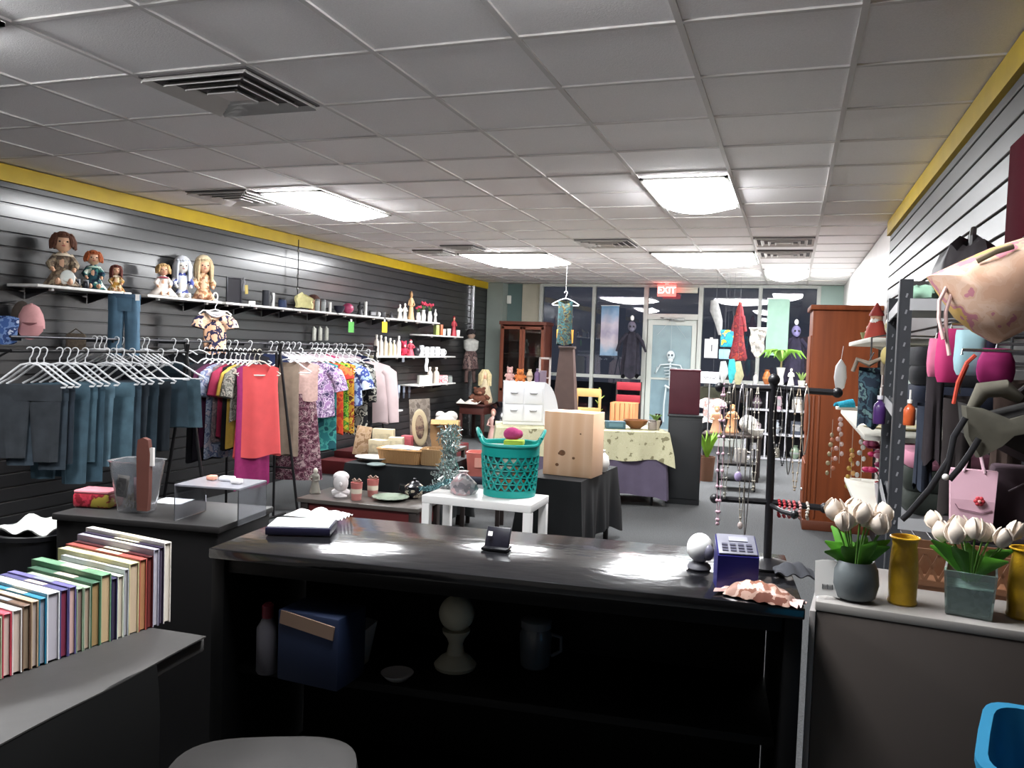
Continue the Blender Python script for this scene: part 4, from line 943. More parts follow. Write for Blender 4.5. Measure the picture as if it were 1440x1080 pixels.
# framed oval picture on the floor line behind, cardboard box with a white bundle
t = thing('oval_picture', 'weathered plank with an oval portrait, propped behind the draped table', 'picture', at(590, 633, Z=Z3), ang3+.25)
MB().box((0, 0, .235), (.19, .02, .47), rot=(-.12, -.08, 0), bev=.004).build('board', M('#6a5f55', .7, pal=['#7d7268', '#544a42'], scale=14), t)
MB().ell((.0, -.02, .21), (.075, .012, .17), 28, 10, rot=(-.12, -.08, 0)).build('oval_mat', M('#b9a888', .6), t)
MB().ell((.0, -.03, .215), (.04, .008, .11), 24, 10, rot=(-.12, -.08, 0)).build('portrait', M('#4b3a33', .6, pal=['#6f5648', '#8f7a64'], scale=20), t)
p = at(618, 632, Z=.60)
p = Vector((p.x, p.y+.12, 0))
st = thing('plant_stand', 'dark stand holding the cardboard box behind the draped table', 'stand', p, ang3)
MB().box((0, 0, .60), (.34, .3, .03), bev=.003).build('shelf', dk, st); legs4(.28, .24, .585, .016, dk, st)
t = thing('cardboard_box', 'open brown cardboard box behind the oval picture', 'box', p+Vector((0, 0, .616)), ang3+.3)
cb = M('#a07b54', .8, var=.08, scale=12)
m = MB()
for sx, sy, w, d in ((0, -.1, .26, .006), (0, .1, .26, .006), (-.13, 0, .006, .2), (.13, 0, .006, .2)): m.box((sx, sy, .12), (w, d, .24))
m.box((0, 0, .004), (.26, .2, .006)).build('walls', cb, t, smooth=False)
MB().box((0, -.135, .235), (.25, .08, .005), rot=(.45, 0, 0)).build('flap', M('#b3905f', .8), t, smooth=False)
solo(MB().ell((0, 0, .05), (.10, .08, .07), 16, 10).ell((.05, .01, .09), (.06, .05, .05), 12, 8).ell((-.05, 0, .1), (.045, .05, .035), 12, 8), 'white_bundle', M('#d3d0cb', .8, var=.06, scale=20), 'white plastic bundle in top of the cardboard box', 'bundle', p+Vector((0, 0, .19+.616)), .3)
# --- silver tinsel, salmon box
p = at(630, 686, Z=ZW+.002)
t = thing('tinsel_tree', 'sparkling silver tinsel tree on the left end of the white table', 'garland', p, 0)
MB().cyl((0, 0, 0), (0, 0, .40), .012).lathe([(.06, 0), (.05, .015), (.012, .02)]).build('stem', chrome, t)
m = MB(); rg = random.Random(9)
for k in range(520):
    f = rg.random(); z = .02+.40*f; r = (.085+.03*math.sin(9*f))*(1.2-.45*f); a = rg.random()*2*PI
    c = Vector((r*rg.random()*math.cos(a), r*rg.random()*math.sin(a), z))
    m.box(c, (.045, .007, .0012), rot=(rg.random()*6, rg.random()*6, rg.random()*6))
o = m.build('tinsel', M('#b9c9c6', .25, metal=.85, var=.2, scale=40), t, smooth=False); o['kind'] = 'stuff'
t = thing('tinsel_tail', 'teal tinsel strand trailing along the left edge of the white table', 'garland', at(612, 691, Z=ZW+.002), .6)
m = MB()
for k in range(160):
    f = rg.random(); c = Vector((-.1+.2*f+.02*(rg.random()-.5), .02*(rg.random()-.5)-.02*math.sin(5*f), .02+.05*f*f))
    m.box(c, (.035, .006, .0012), rot=(rg.random()*6, rg.random()*6, rg.random()*6))
o = m.build('tinsel', M('#7fa8ad', .25, metal=.8), t, smooth=False); o['kind'] = 'stuff'
p = at(680, 668, Z=.45)
t = thing('storage_tub', 'salmon pink tub on a dark stool behind the white table', 'tub', Vector((p.x, p.y, .45)), .2)
MB().loft([rr(.26, .2, 0), rr(.3, .24, .2), rr(.28, .22, .2), rr(.24, .18, .01)]).build('tub', M('#c77369', .5), t)
MB().box((0, -.123, .12), (.12, .004, .08)).build('label_panel', M('#d99a8c', .6), t, smooth=False)
t = thing('footstool', 'dark stool under the salmon pink tub', 'stool', Vector((p.x, p.y, 0)), .2)
MB().box((0, 0, .42), (.36, .32, .06), bev=.015).build('seat', M('#1d2230', .8), t); legs4(.3, .26, .39, .018, dk, t)
# --- black draped table with the wooden box
Z4 = .60
a, b, c = at(728, 672, Z=Z4), at(817, 678, Z=Z4), at(868, 656, Z=Z4)
ang4 = math.atan2((c-b).y, (c-b).x)-PI/2; W4 = (b-a).length; D4 = (c-b).length
cen4 = b + Vector((-math.cos(ang4)*W4/2-math.sin(ang4)*D4/2, -math.sin(ang4)*W4/2+math.cos(ang4)*D4/2, 0)); cen4.z = 0
t = thing('draped_table', 'taller table under a black cloth, carrying the tan wooden box', 'table', cen4, ang4)
legs4(W4-.12, D4-.12, Z4-.03, .018, M('#3a3836', .5), t); MB().box((0, 0, Z4-.02), (W4-.03, D4-.03, .02)).build('tabletop', dk, t)
drop_cloth(W4, D4, Z4, .13, 2.2, .02).build('tablecloth', M('#121316', .75, var=.12, scale=5), t)
def on4(u, v): return cen4+Vector((math.cos(ang4)*u-math.sin(ang4)*v, math.sin(ang4)*u+math.cos(ang4)*v, Z4+.0025))
p = at(795, 672, Z=Z4); s = mpp(p)
wood = M('#e2b896', .55, kind='wave', scale=1.6, pal=['#e8c2a2', '#dfb28c'], stretch=(1, 1, .2))
t = thing('wooden_box', 'tan plywood box with dark knots on the black draped table', 'box', on4(W4/2-.17, -.16), ang4-.02)
Wb, Hb, Db = 74*s, 91*s, .26
MB().box((0, 0, Hb/2), (Wb, Db, Hb), bev=.004).build('carcass', wood, t)
Wk = Wb/.36
kn = M('#6f4a30', .6, var=.3, scale=30)
for kx, kz, r in ((-.04, .16, .022), (.045, .13, .010), (-.075, .075, .012), (.09, .3, .006), (-.06, .155, .010)):
    MB().ell((kx*Wk, -Db/2, kz*Wk), (r*1.2, .0012, r), 14, 6).build('knot', kn, t)
t = thing('white_vase', 'white vase peeping out behind the tan wooden box', 'vase', on4(W4/2-.03, .1), 0)
MB().lathe([(.04, 0), (.05, .01), (.07, .06), (.06, .12), (.03, .15), (.035, .17)]).build('body', M('#e2dfda', .3), t)
# --- floral table
a, b = at(700, 603, Z=.75), at(937, 608, Z=.75)
ang5 = math.atan2(b.y-a.y, b.x-a.x)*.8; W5 = (b-a).length; D5 = .72
cen5 = (a+b)/2 + Vector((-math.sin(ang5), math.cos(ang5), 0))*D5/2; cen5.z = 0
flt = M('#c6c2a0', .85, pal=['#c6c2a0', '#cac6a6', '#c1bd9a', '#c6c2a0', '#c6c2a0', '#858062'], scale=17)
t = thing('folding_table', 'long table under a yellow green floral cloth over violet skirting', 'table', cen5, ang5)
for sx in (-1, 1):
    for sy in (-1, 1): MB().cyl((sx*(W5/2-.12), sy*(D5/2-.1), 0), (sx*(W5/2-.1), sy*(D5/2-.1), .72), .014, n=8).build('leg', black_metal, t)
MB().box((0, 0, .73), (W5-.03, D5-.03, .025)).build('tabletop', dk, t)
drop_cloth(W5-.02, D5-.02, .745, .12, .6, .012).build('underskirt', M('#5d5468', .85, var=.12, scale=6), t)
drop_cloth(W5+.02, D5+.02, .755, .47, 3.1, .014).build('tablecloth', flt, t)
Z5 = .758
def on5(u, v): return cen5+Vector((math.cos(ang5)*u-math.sin(ang5)*v, math.sin(ang5)*u+math.cos(ang5)*v, Z5))
# mini dresser with a rounded end
t = thing('mini_dresser', 'white tabletop dresser with four drawers and a rounded end', 'dresser', on5(-W5/2+.27, .12), ang5)
wd = M('#dfe0e3', .4)
MB().box((0, 0, .22), (.42, .3, .44), bev=.004).build('carcass', wd, t)
MB().prism([(0, 0)]+[(.16*math.sin(PI/2*k/10), .0+.44*math.cos(PI/2*k/10)) for k in range(11)], .30, 'xz', (.21, 0, 0)).build('rounded_end', M('#d6d6da', .4), t)
for sx in (-1, 1):
    for z in (.3, .12):
        d = MB().box((sx*.10, -.153, z), (.185, .012, .165), bev=.004).build('drawer', wd, t)
        MB().tube([(sx*.10-.035, -.160, z+.03), (sx*.10-.03, -.175, z+.025), (sx*.10+.03, -.175, z+.025), (sx*.10+.035, -.160, z+.03)], .005, 6).build('handle', M('#8a8a8e', .3, metal=.7), d)
# things on the dresser
for i, (u, kind, w, h, cs, lab) in enumerate(((-.15, 'plush', .10, .15, ['#c9a09a', '#d9bcb4'], 'pink plush on the white dresser, left end'), (-.04, 'plush', .12, .13, ['#c9763c', '#8f4f28'], 'orange plush pumpkin toy on the white dresser'), (.06, 'vase', .07, .13, ['#c8b59c', '#8f7a63'], 'cream vase in the middle of the white dresser'), (.14, 'bottle', .06, .14, ['#6b5577', '#4a3b54'], 'violet bottle on the white dresser'), (.20, 'box', .07, .12, ['#7b6a78'], 'mauve box at the right of the white dresser'))):
    q = on5(-W5/2+.27+u, .12); q.z = Z5+.442
    t = thing(NM[kind], lab, CT[kind], q, ang5); KIN[kind](t, w, h, cs)
t = thing('white_rack', 'small white frame rack standing behind the white dresser', 'rack', on5(-W5/2+.50, .30), ang5)
m = MB()
for s_ in (-1, 1): m.box((s_*.055, 0, .35), (.02, .02, .70))
m.box((0, 0, .69), (.13, .02, .02)).box((0, 0, .48), (.11, .015, .012)).build('frame', M('#b9b0ac', .4), t, smooth=False)
# goods on the floral table
for (u, v, kind, w, h, cs, lab, D_) in ((-.02, .1, 'cup', .09, .16, ['#dcd3cb', '#c9b9a8'], 'tall cream cup right of the tan box on the floral table', 0), (.10, -.05, 'mug', .10, .10, ['#e3e0da'], 'white mug in the middle of the floral table', 0), (.22, .05, 'bowl', .2, .06, ['#d9d4c4'], 'cream bowl on the floral table', 0), (.36, -.1, 'box', .20, .075, ['#42616d', '#5d7f8a'], 'blue green box on the floral table', 0), (.58, -.05, 'bowl', .26, .09, ['#8f5f3d', '#6b4429'], 'brown wooden bowl on the floral table', 0), (.74, -.12, 'jar', .09, .10, ['#9c938d', '#77706b'], 'grey jar beside the brown bowl', 0), (.83, .06, 'vase', .1, .15, ['#2f1a20', '#4a2a30'], 'dark red vase near the right end of the floral table', 0)):
    t = thing(NM[kind], lab, CT[kind], on5(u, v), ang5); KIN[kind](t, w, h, cs)
t = thing('potted_plant', 'small green plant in a pale pot at right end of the floral table', 'plant', on5(W5/2-.07, -.06), 0)
MB().lathe([(.04, 0), (.055, .09), (.048, .09), (.04, .07), (.001, .07)]).build('pot', M('#c9bfae', .6), t)
for k in range(9):
    a = k*.7; MB().tube([(0, 0, .07), (.03*math.cos(a), .03*math.sin(a), .13), (.07*math.cos(a), .07*math.sin(a), .15)], [.004, .010, .002], 6, sy=.3).build('leaf', M('#6d8f4a', .6), t)
# --- dark cabinet with the maroon box
q = at(960, 700, Y=8.5)
t = thing('cabinet', 'tall dark grey cabinet standing right of the floral table', 'cabinet', (-1.02, 8.62, 0), .12)
MB().box((0, 0, .45), (.34, .34, .90), bev=.006).build('carcass', M('#26282a', .6, var=.1, scale=4), t)
MB().box((0, -.174, .46), (.30, .01, .80), bev=.003).build('door', M('#2a2c2e', .6), t)
MB().box((0, 0, .912), (.36, .36, .022), bev=.004).build('top', M('#3a3d3f', .5), t)
MB().box((.172, -.12, .38), (.004, .05, .30)).build('paper_strip', M('#a05a4a', .6), t, smooth=False)
t = thing('storage_box', 'maroon box standing on the dark cabinet', 'box', (-1.04, 8.62, .924), .12)
MB().box((0, 0, .225), (.31, .26, .45), bev=.006).build('carton', M('#4d1f2a', .65, var=.08, scale=5), t)
MB().box((0, 0, .452), (.318, .268, .02), bev=.003).build('lid', M('#571f2c', .6), t)
# --- brown tapered pillar
t = thing('display_pillar', 'brown tapering display pillar below the hanging parrot print dress', 'pillar', (-2.745, 10.2, 0), .1)
MB().loft([[(x*w, y*w, z) for x, y in ((-1, -1), (1, -1), (1, 1), (-1, 1))] for z, w in ((.06, .2), (1.56, .085))]).build('shaft', M('#4a3833', .6, var=.12, scale=6), t, smooth=False)
MB().box((0, 0, .03), (.46, .46, .06), bev=.004).box((0, 0, 1.575), (.2, .2, .03), bev=.003).build('base_and_cap', M('#3f302c', .6), t)
# --- red low riser by the wall
t = thing('floor_riser', 'low red painted riser against the left wall under the shelves', 'riser', (-4.78, 9.6, 0), 0)
MB().box((0, 0, .08), (.86, 2.6, .16), bev=.006).build('platform', M('#5a1d1f', .6, var=.15, scale=5), t)
MB().box((-.1, .1, .20), (.6, 2.2, .08), bev=.004).build('step', M('#4d191b', .6, var=.15, scale=5), t)
# ================================================================== the counters nearest the camera
TOPZ = 1.05
A, B = at(293, 770, Z=TOPZ), at(1133, 855, Z=TOPZ)
angc = math.atan2(B.y-A.y, B.x-A.x); WC = (B-A).length; DC = .45
cc = (A+B)/2 + Vector((-math.sin(angc), math.cos(angc), 0))*DC/2; cc.z = 0
blk = M('#09090a', .55, var=.2, scale=6, spec=.2)
plastic = M('#141416', .15, spec=1.0, bump=.5, scale=6, var=.15, stretch=(.7, 1.4, 1))
t = thing('service_counter', 'long black counter in the foreground with open shelves facing the camera', 'counter', cc, angc)
MB().box((0, 0, TOPZ-.0135), (WC, DC, .025), bev=.004).build('countertop', plastic, t)
for s in (-1, 1): MB().box((s*(WC/2-.02), 0, (TOPZ-.027)/2), (.035, DC-.02, TOPZ-.027), bev=.003).build('side_panel', blk, t)
MB().box((0, DC/2-.02, (TOPZ-.027)/2), (WC-.08, .02, TOPZ-.027)).build('back_panel', blk, t, smooth=False)
MB().box((0, -DC/2+.03, TOPZ-.044), (WC-.08, .02, .035), bev=.003).build('front_rail', blk, t)
SH = (.745, .42)
for z in SH: MB().box((0, .02, z-.01), (WC-.08, DC-.1, .02), bev=.003).build('shelf', blk, t)
MB().box((0, 0, .05), (WC-.08, DC-.05, .1)).build('plinth', blk, t, smooth=False)
c0, s0 = math.cos(angc), math.sin(angc)
def onc(u, v, z=TOPZ): return Vector((cc.x+c0*u-s0*v, cc.y+s0*u+c0*v, z))
# things standing in the dark on its shelves
def incab(px, py, z): q = at(px, py, Z=z); return q
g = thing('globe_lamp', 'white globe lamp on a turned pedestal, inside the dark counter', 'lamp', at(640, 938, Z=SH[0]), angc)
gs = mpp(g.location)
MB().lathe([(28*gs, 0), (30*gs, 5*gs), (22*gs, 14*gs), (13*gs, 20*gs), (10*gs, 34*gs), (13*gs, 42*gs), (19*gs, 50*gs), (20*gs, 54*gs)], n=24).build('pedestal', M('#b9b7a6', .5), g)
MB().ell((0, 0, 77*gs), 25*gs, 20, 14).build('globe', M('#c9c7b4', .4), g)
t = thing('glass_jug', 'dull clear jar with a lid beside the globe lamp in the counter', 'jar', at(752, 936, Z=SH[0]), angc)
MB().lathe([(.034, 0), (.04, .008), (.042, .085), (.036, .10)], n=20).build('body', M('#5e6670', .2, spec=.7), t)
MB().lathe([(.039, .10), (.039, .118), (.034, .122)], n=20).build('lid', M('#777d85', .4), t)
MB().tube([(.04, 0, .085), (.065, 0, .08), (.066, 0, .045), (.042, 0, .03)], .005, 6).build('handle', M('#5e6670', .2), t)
t = thing('storage_box', 'dark blue box with a tan strip inside the left bay of the counter', 'box', at(432, 965, Z=SH[0])+Vector((0, .06, 0)), angc-.15)
MB().box((0, 0, .085), (.17, .12, .17), bev=.006).build('carton', M('#101f3d', .7), t)
MB().box((0, -.062, .145), (.15, .004, .032), rot=(0, .12, 0)).build('tan_strip', M('#8a7262', .7), t, smooth=False)
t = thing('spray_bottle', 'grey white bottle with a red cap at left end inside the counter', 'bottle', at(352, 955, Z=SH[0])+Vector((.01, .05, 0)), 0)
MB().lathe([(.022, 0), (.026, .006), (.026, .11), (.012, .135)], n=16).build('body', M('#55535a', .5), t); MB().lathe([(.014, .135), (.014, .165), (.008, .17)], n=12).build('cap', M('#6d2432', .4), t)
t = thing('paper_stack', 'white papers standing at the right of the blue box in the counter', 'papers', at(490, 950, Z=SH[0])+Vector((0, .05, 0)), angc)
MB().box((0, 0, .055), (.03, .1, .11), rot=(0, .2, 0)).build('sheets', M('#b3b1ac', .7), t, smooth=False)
t = thing('small_globe', 'small white ball on a stem, on the lower shelf of the counter', 'ornament', at(795, 1072, Z=SH[1])+Vector((0, .02, 0)), 0)
MB().lathe([(.022, 0), (.024, .005), (.006, .02), (.006, .10)], n=14).build('stem', M('#8f8d86', .5), t); MB().ell((0, 0, .13), .036, 18, 12).build('ball', M('#c7c4b6', .4), t)
t = thing('red_folder', 'dark red folder leaning on the lower shelf of the counter', 'folder', at(890, 1085, Z=SH[1])+Vector((0, .03, 0)), angc)
MB().box((0, 0, .125), (.04, .14, .24), rot=(0, -.28, 0), bev=.004).build('folder', M('#a3283a', .5), t)
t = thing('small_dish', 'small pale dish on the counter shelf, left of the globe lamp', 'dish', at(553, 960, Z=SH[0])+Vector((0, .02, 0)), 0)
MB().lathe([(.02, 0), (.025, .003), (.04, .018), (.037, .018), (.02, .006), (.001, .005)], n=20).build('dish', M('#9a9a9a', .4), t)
# ---- on the counter top
t = thing('tablet_tray', 'flat black tray with white paper on the left of the counter', 'tray', at(425, 747, Z=TOPZ), angc+.28)
MB().box((0, 0, .011), (.165, .115, .02), bev=.003).build('tray', M('#15132a', .4), t); MB().box((0, 0, .0225), (.155, .105, .003)).build('paper', M('#e6eaec', .5), t, smooth=False)
t = thing('plastic_bag', 'crumpled clear and white bag at the back left of the counter', 'bag', at(448, 727, Z=TOPZ), angc)
rg = random.Random(3)
MB().sheet(lambda u, v: ((u-.5)*.17, (v-.5)*.09, .006+.018*abs(math.sin(9*u+5*v))*math.sin(PI*u)*math.sin(PI*v)+.004*math.sin(25*u*v)), 22, 14, .002).build('film', M('#d9dcda', .2, spec=.7), t)
t = thing('card_reader_stand', 'small black tilted card stand in the middle of the counter', 'card stand', at(699, 772, Z=TOPZ), angc-.05)
MB().box((0, .005, .026), (.062, .008, .055), rot=(-.45, 0, 0), bev=.002).build('plate', M('#17161f', .3), t)
MB().box((0, -.004, .004), (.066, .05, .007), bev=.002).build('foot', M('#101014', .3), t); MB().box((-.017, -.0045, .038), (.011, .002, .011), rot=(-.45, 0, 0)).build('sticker', white, t)
t = thing('camera_dome', 'white rounded camera on a grey foot, on the right of the counter', 'camera', at(983, 800, Z=TOPZ), angc)
MB().ell((0, 0, .050), (.030, .030, .034), 20, 14).build('shell', M('#ecebea', .35), t)
MB().lathe([(.026, 0), (.028, .004), (.024, .012), (.012, .02)], n=22).build('foot', M('#4a4950', .5), t)
MB().ell((.019, -.017, .044), (.014, .014, .019), 14, 9).build('lens_panel', M('#6a6878', .4), t)
t = thing('card_terminal_box', 'blue box with a grey keypad top, right end of the counter', 'box', at(1033, 832, Z=TOPZ)+Vector((-.002, .035, 0)), angc+.1)
MB().prism([(-.035, 0), (.035, 0), (.035, .105), (-.035, .075)], .085, 'yz').build('carton', M('#17155c', .35), t, smooth=False)
kp = MB().box((0, 0, .0), (.080, .070, .004), bev=.001).build('keypad_face', M('#74747f', .4), t); kp.location = (0, 0, .0925); kp.rotation_euler = (.405, 0, 0)
MB().box((.004, .016, .003), (.04, .016, .002)).build('screen', M('#9a9aa6', .2), kp, smooth=False)
for i in range(3):
    for j in range(4): MB().box((-.026+.017*j, -.024+.010*i, .003), (.012, .006, .002)).build('key', M('#4b4a5a', .4), kp, smooth=False)
t = thing('cookie_packet', 'crinkled clear packet of pinkish sweets before the blue box', 'packet', at(1068, 842, Z=TOPZ), -.28)
MB().sheet(lambda u, v: ((u-.5)*.135, (v-.5)*.06, .003+.032*(math.sin(PI*u)*math.sin(PI*v))**.45+.0022*math.sin(31*u+9*v)*math.sin(PI*u)), 26, 14, .002).build('film', M('#9c7c70', .2, spec=.8, pal=['#c4aa9e', '#8a5f50', '#b59486', '#6f473d'], scale=14), t)
for s in (-1, 1): MB().sheet(lambda u, v: (s*(.064+.022*u), (v-.5)*(.03+.04*u), .006+.006*math.sin(12*v)), 4, 10, .0015).build('twisted_end', M('#d9b0aa', .25, spec=.7), t)
# jewellery tree
J = at(1078, 800, Z=TOPZ); JX, JY = J.x, J.y+.03
t = thing('jewelry_tree', 'black jewellery tree with two cross bars on the right of the counter', 'jewellery stand', (JX, JY, TOPZ), 0)
jm = M('#141317', .4, spec=.5)
MB().cyl((0, 0, .01), (-.004, 0, .44), .0095, .009, 12).ell((-.004, 0, .445), .014, 10, 8).build('pole', jm, t)
def jbar(z, x0, x1, y=0):
    m = MB().tube([(x0, y, z), ((x0+x1)/2, y, z+.003), (x1, y, z)], .0075, 8)
    for x in (x0, x1): m.ell((x, y, z), (.012, .012, .012), 10, 7)
    return m
zt, zl = at(1085, 548, Y=JY).z-TOPZ, at(1085, 708, Y=JY).z-TOPZ
xl, xr = at(1012, 548, Y=JY).x-JX, at(1178, 548, Y=JY).x-JX
jbar(zt, xl, xr).build('upper_bar', jm, t); jbar(zl, xl, at(1160, 708, Y=JY).x-JX).build('lower_bar', jm, t)
MB().tube([(0, 0, zl-.003), (.03, -.05, zl-.008), (.055, -.09, zl-.005)], .006, 8).ell((.055, -.09, zl-.005), .010, 8, 6).build('front_arm', jm, t)
MB().lathe([(.062, 0), (.064, .006), (.03, .012), (.012, .02)], n=26).build('base', jm, t)
t2 = thing('velvet_pad', 'dark grey folded cloth at the foot of the jewellery tree', 'cloth', (JX+.06, JY-.075, TOPZ), angc)
MB().sheet(lambda u, v: ((u-.5)*.085, (v-.5)*.06, .01+.022*math.sin(PI*u)*math.sin(PI*v)+.004*math.sin(17*u+6*v)), 16, 10, .004).build('cloth', M('#34353a', .9), t2)
# necklaces
def necklace(px, yb, z0, width, col, bead, label, pend=None, pcol=None, y=0, metal=0):
    "a loop over the bar whose lowest point is at pixel row yb"
    x = at(px, 548, Y=JY).x
    zb = at(px, yb, Y=JY-.012+y).z
    zt_ = TOPZ+z0+.012
    t = thing('necklace', label, 'necklace', (x, JY+y, zt_), 0, 'necklaces on the jewellery tree')
    L = zt_-zb; N = 26
    P = []
    for k in range(N):
        a = 2*PI*k/N
        yy = -.013 if math.sin(a) < .97 else 0
        P.append((width*math.cos(a)*(.55+.45*math.sin(PI*(1-math.sin(a))/2)), yy*(1 if math.cos(a) else 1) + (.006 if math.sin(a) > .9 else 0), -L/2+L/2*math.sin(a)))
    mt = M(col, .3, metal=metal)
    if bead:
        m = MB().tube(P, .0009, 4, closed=True)
        for k in range(N):
            if math.sin(2*PI*k/N) < .9: m.ell(P[k], bead, 6, 5)
        m.build('beads', mt, t)
    else: MB().tube(P, .0013, 5, closed=True).build('chain', mt, t)
    if pend:
        MB().ell((0, -.014, -L-pend), (pend*.8, pend*.4, pend*1.1), 10, 7).build('pendant', M(pcol, .2, metal=.2), t)
necklace(1018, 738, zt, .006, '#c9a6b4', .0042, 'pink bead strand at the left end of the upper bar')
necklace(1026, 700, zt, .006, '#b9b6ae', .003, 'silver strand second from the left on the upper bar', metal=.8)
necklace(1033, 652, zt, .006, '#a39c92', 0, 'thin grey chain third from the left on the upper bar', metal=.8)
necklace(1044, 664, zt, .008, '#c9c6cc', 0, 'chain with a big lilac crystal pendant', .011, '#b3a3cc', metal=.8)
necklace(1050, 735, zt, .007, '#b9b2a6', .002, 'long pale chain with a ring pendant, left of the pole', .008, '#c9b9b4', metal=.6)
necklace(1057, 757, zt, .006, '#8f8a86', 0, 'longest chain with a dark blue drop pendant', .009, '#25365a', metal=.8)
necklace(1066, 690, zt, .006, '#c4bdb0', .0025, 'cream bead strand just left of the pole')
necklace(1096, 640, zt, .010, '#d6d2cb', .002, 'short silver chain just right of the pole', metal=.8)
necklace(1105, 655, zt, .010, '#1d1b20', .002, 'black cord necklace right of the pole')
necklace(1114, 668, zt, .009, '#8f8d88', 0, 'grey chain near the middle of the right upper bar', metal=.8)
necklace(1124, 690, zt, .009, '#b5a48f', .0025, 'tan bead strand on the right upper bar')
necklace(1135, 640, zt, .008, '#c9c4bb', 0, 'thin chain farthest right on the upper bar', metal=.8)
for i, (px, col) in enumerate(((1096, '#b0323c'), (1103, '#b8464e'), (1110, '#c77a7c'), (1117, '#c25a60'), (1125, '#cfa3a0'), (1136, '#c9c0b6'))):
    x = at(px, 708, Y=JY).x
    t = thing('bracelet', ['red', 'crimson', 'rose', 'coral red', 'pale pink', 'cream'][i]+' bead bracelet over the lower bar of the jewellery tree', 'bracelet', (x, JY, TOPZ+zl), 0, 'bracelets on the lower bar')
    m = MB()
    for k in range(16):
        a = 2*PI*k/16; m.ell((.0015*math.sin(3*a), .019*math.cos(a), .0+.019*math.sin(a)-.010), .0036, 6, 5)
    m.build('beads', M(col, .25), t)
# ---- right grey counter
A2, B2 = at(1148, 845, Z=TOPZ), at(1440, 888, Z=TOPZ)
angr = math.atan2(B2.y-A2.y, B2.x-A2.x)
WR, DR = (RX-.012-A2.x)/math.cos(angr)-.03, .36
cr = A2 + Vector((math.cos(angr)*WR/2-math.sin(angr)*DR/2, math.sin(angr)*WR/2+math.cos(angr)*DR/2, 0)); cr.z = 0
t = thing('side_counter', 'grey brown counter at the right holding the flower pots', 'counter', cr, angr)
gb = M('#463f3b', .55, var=.06, scale=4)
MB().box((0, 0, (TOPZ-.02)/2), (WR, DR, TOPZ-.02), bev=.003).build('carcass', gb, t)
MB().box((0, 0, TOPZ-.01), (WR+.004, DR+.004, .02), bev=.003).build('countertop', M('#8d8985', .25, spec=.6), t)
MB().box((-WR/2-.006, -.0, TOPZ/2-.01), (.012, DR+.01, TOPZ-.02), bev=.002).build('edge_strip', M('#8a8583', .5), t)
def onr(px, py): return at(px, py, Z=TOPZ)
petal = M('#d6c8ba', .6, var=.06, scale=30); leafm = M('#4c8a24', .5, var=.25, scale=20)
def bouquet(t, r, z0, h, n, seed, spread):
    rg = random.Random(seed); st = MB()
    for k in range(n):
        a = k*2.4; q = spread*math.sqrt((k+.5)/n); z = z0+h*(.72+.28*rg.random()-.3*q/spread*.5)
        x, y = q*math.cos(a), q*math.sin(a)*.75
        st.tube([(x*.2, y*.2, z0-.02), (x*.6, y*.6, (z0+z)/2), (x, y, z)], .0022, 5)
        fl = MB(); tx, ty = x/spread*.5+.2*(rg.random()-.5), -y/spread*.5; sz = .85+.3*rg.random()
        E_ = Euler((ty, tx, rg.random()*6)).to_matrix()
        for j in range(6):
            b = j*PI/3; R_ = .0125*sz if j % 2 else .009*sz; o_ = .004 if j % 2 else 0
            rings = []
            for z_, w2, d2 in ((0, .004, .003), (.010, .012, .004), (.022, .0135, .004), (.032, .010, .003), (.040, .004, .002), (.043, .001, .001)):
                cr2 = R_*math.sin(PI*min(1, .15+z_/.055))+o_*z_/.03
                rings.append([E_ @ (Vector(((cr2+d2*math.cos(q))*math.cos(b)-w2*math.sin(q)*math.sin(b), (cr2+d2*math.cos(q))*math.sin(b)+w2*math.sin(q)*math.cos(b), z_))*sz)+Vector((x, y, z)) for q in [2*PI*i2/8 for i2 in range(8)]])
            fl.loft(rings)
        fl.build('flower', petal, t)
    st.build('stems', M('#5d8a3a', .6), t)
    for k in range(9):
        a = k*1.9+.4; L = spread*(.8+.4*rg.random()); zz = z0+h*(.2+.5*rg.random())
        MB().tube([(.3*r*math.cos(a), .3*r*math.sin(a), z0-.01), (.55*L*math.cos(a), .5*L*math.sin(a), zz*.5+z0*.5+.01), (L*math.cos(a), L*.8*math.sin(a), zz)], [.004, .015, .002], 8, sy=.18).build('leaf', leafm, t)
P = onr(1200, 842)
t = thing('tulip_pot', 'round grey pot of white tulips at the left end of the side counter', 'potted flowers', P, 0)
ps = mpp(P)
MB().lathe([(.028, 0), (.042, .008), (.0485, .035), (.045, .065), (.036, .082), (.033, .080), (.041, .062), (.001, .06)], n=28).build('pot', M('#5a6062', .4, var=.06, scale=12), t)
bouquet(t, .04, .075, .105, 9, 4, .062)
t = thing('price_tag', 'white price tag leaning on the grey tulip pot', 'tag', onr(1163, 842)+Vector((0, -.004, 0)), .1)
MB().sheet(lambda u, v: ((u-.5)*.05, .012*v, .004+.072*v+.004*math.sin(PI*u)), 4, 4, .0015).build('card', M('#e3e2df', .5), t)
pc = MB()
for k in range(7): pc.box((-.010+.0032*k, .0015, .026), (.0012 if k % 3 else .002, .0008, .010), rot=(-.15, 0, 0))
pc.build('printed_code', M('#5a5a5c', .6), t, smooth=False)
P = onr(1268, 848)
gold = M('#b08a1e', .35, metal=.0, spec=.6, var=.12, scale=40, bump=.3)
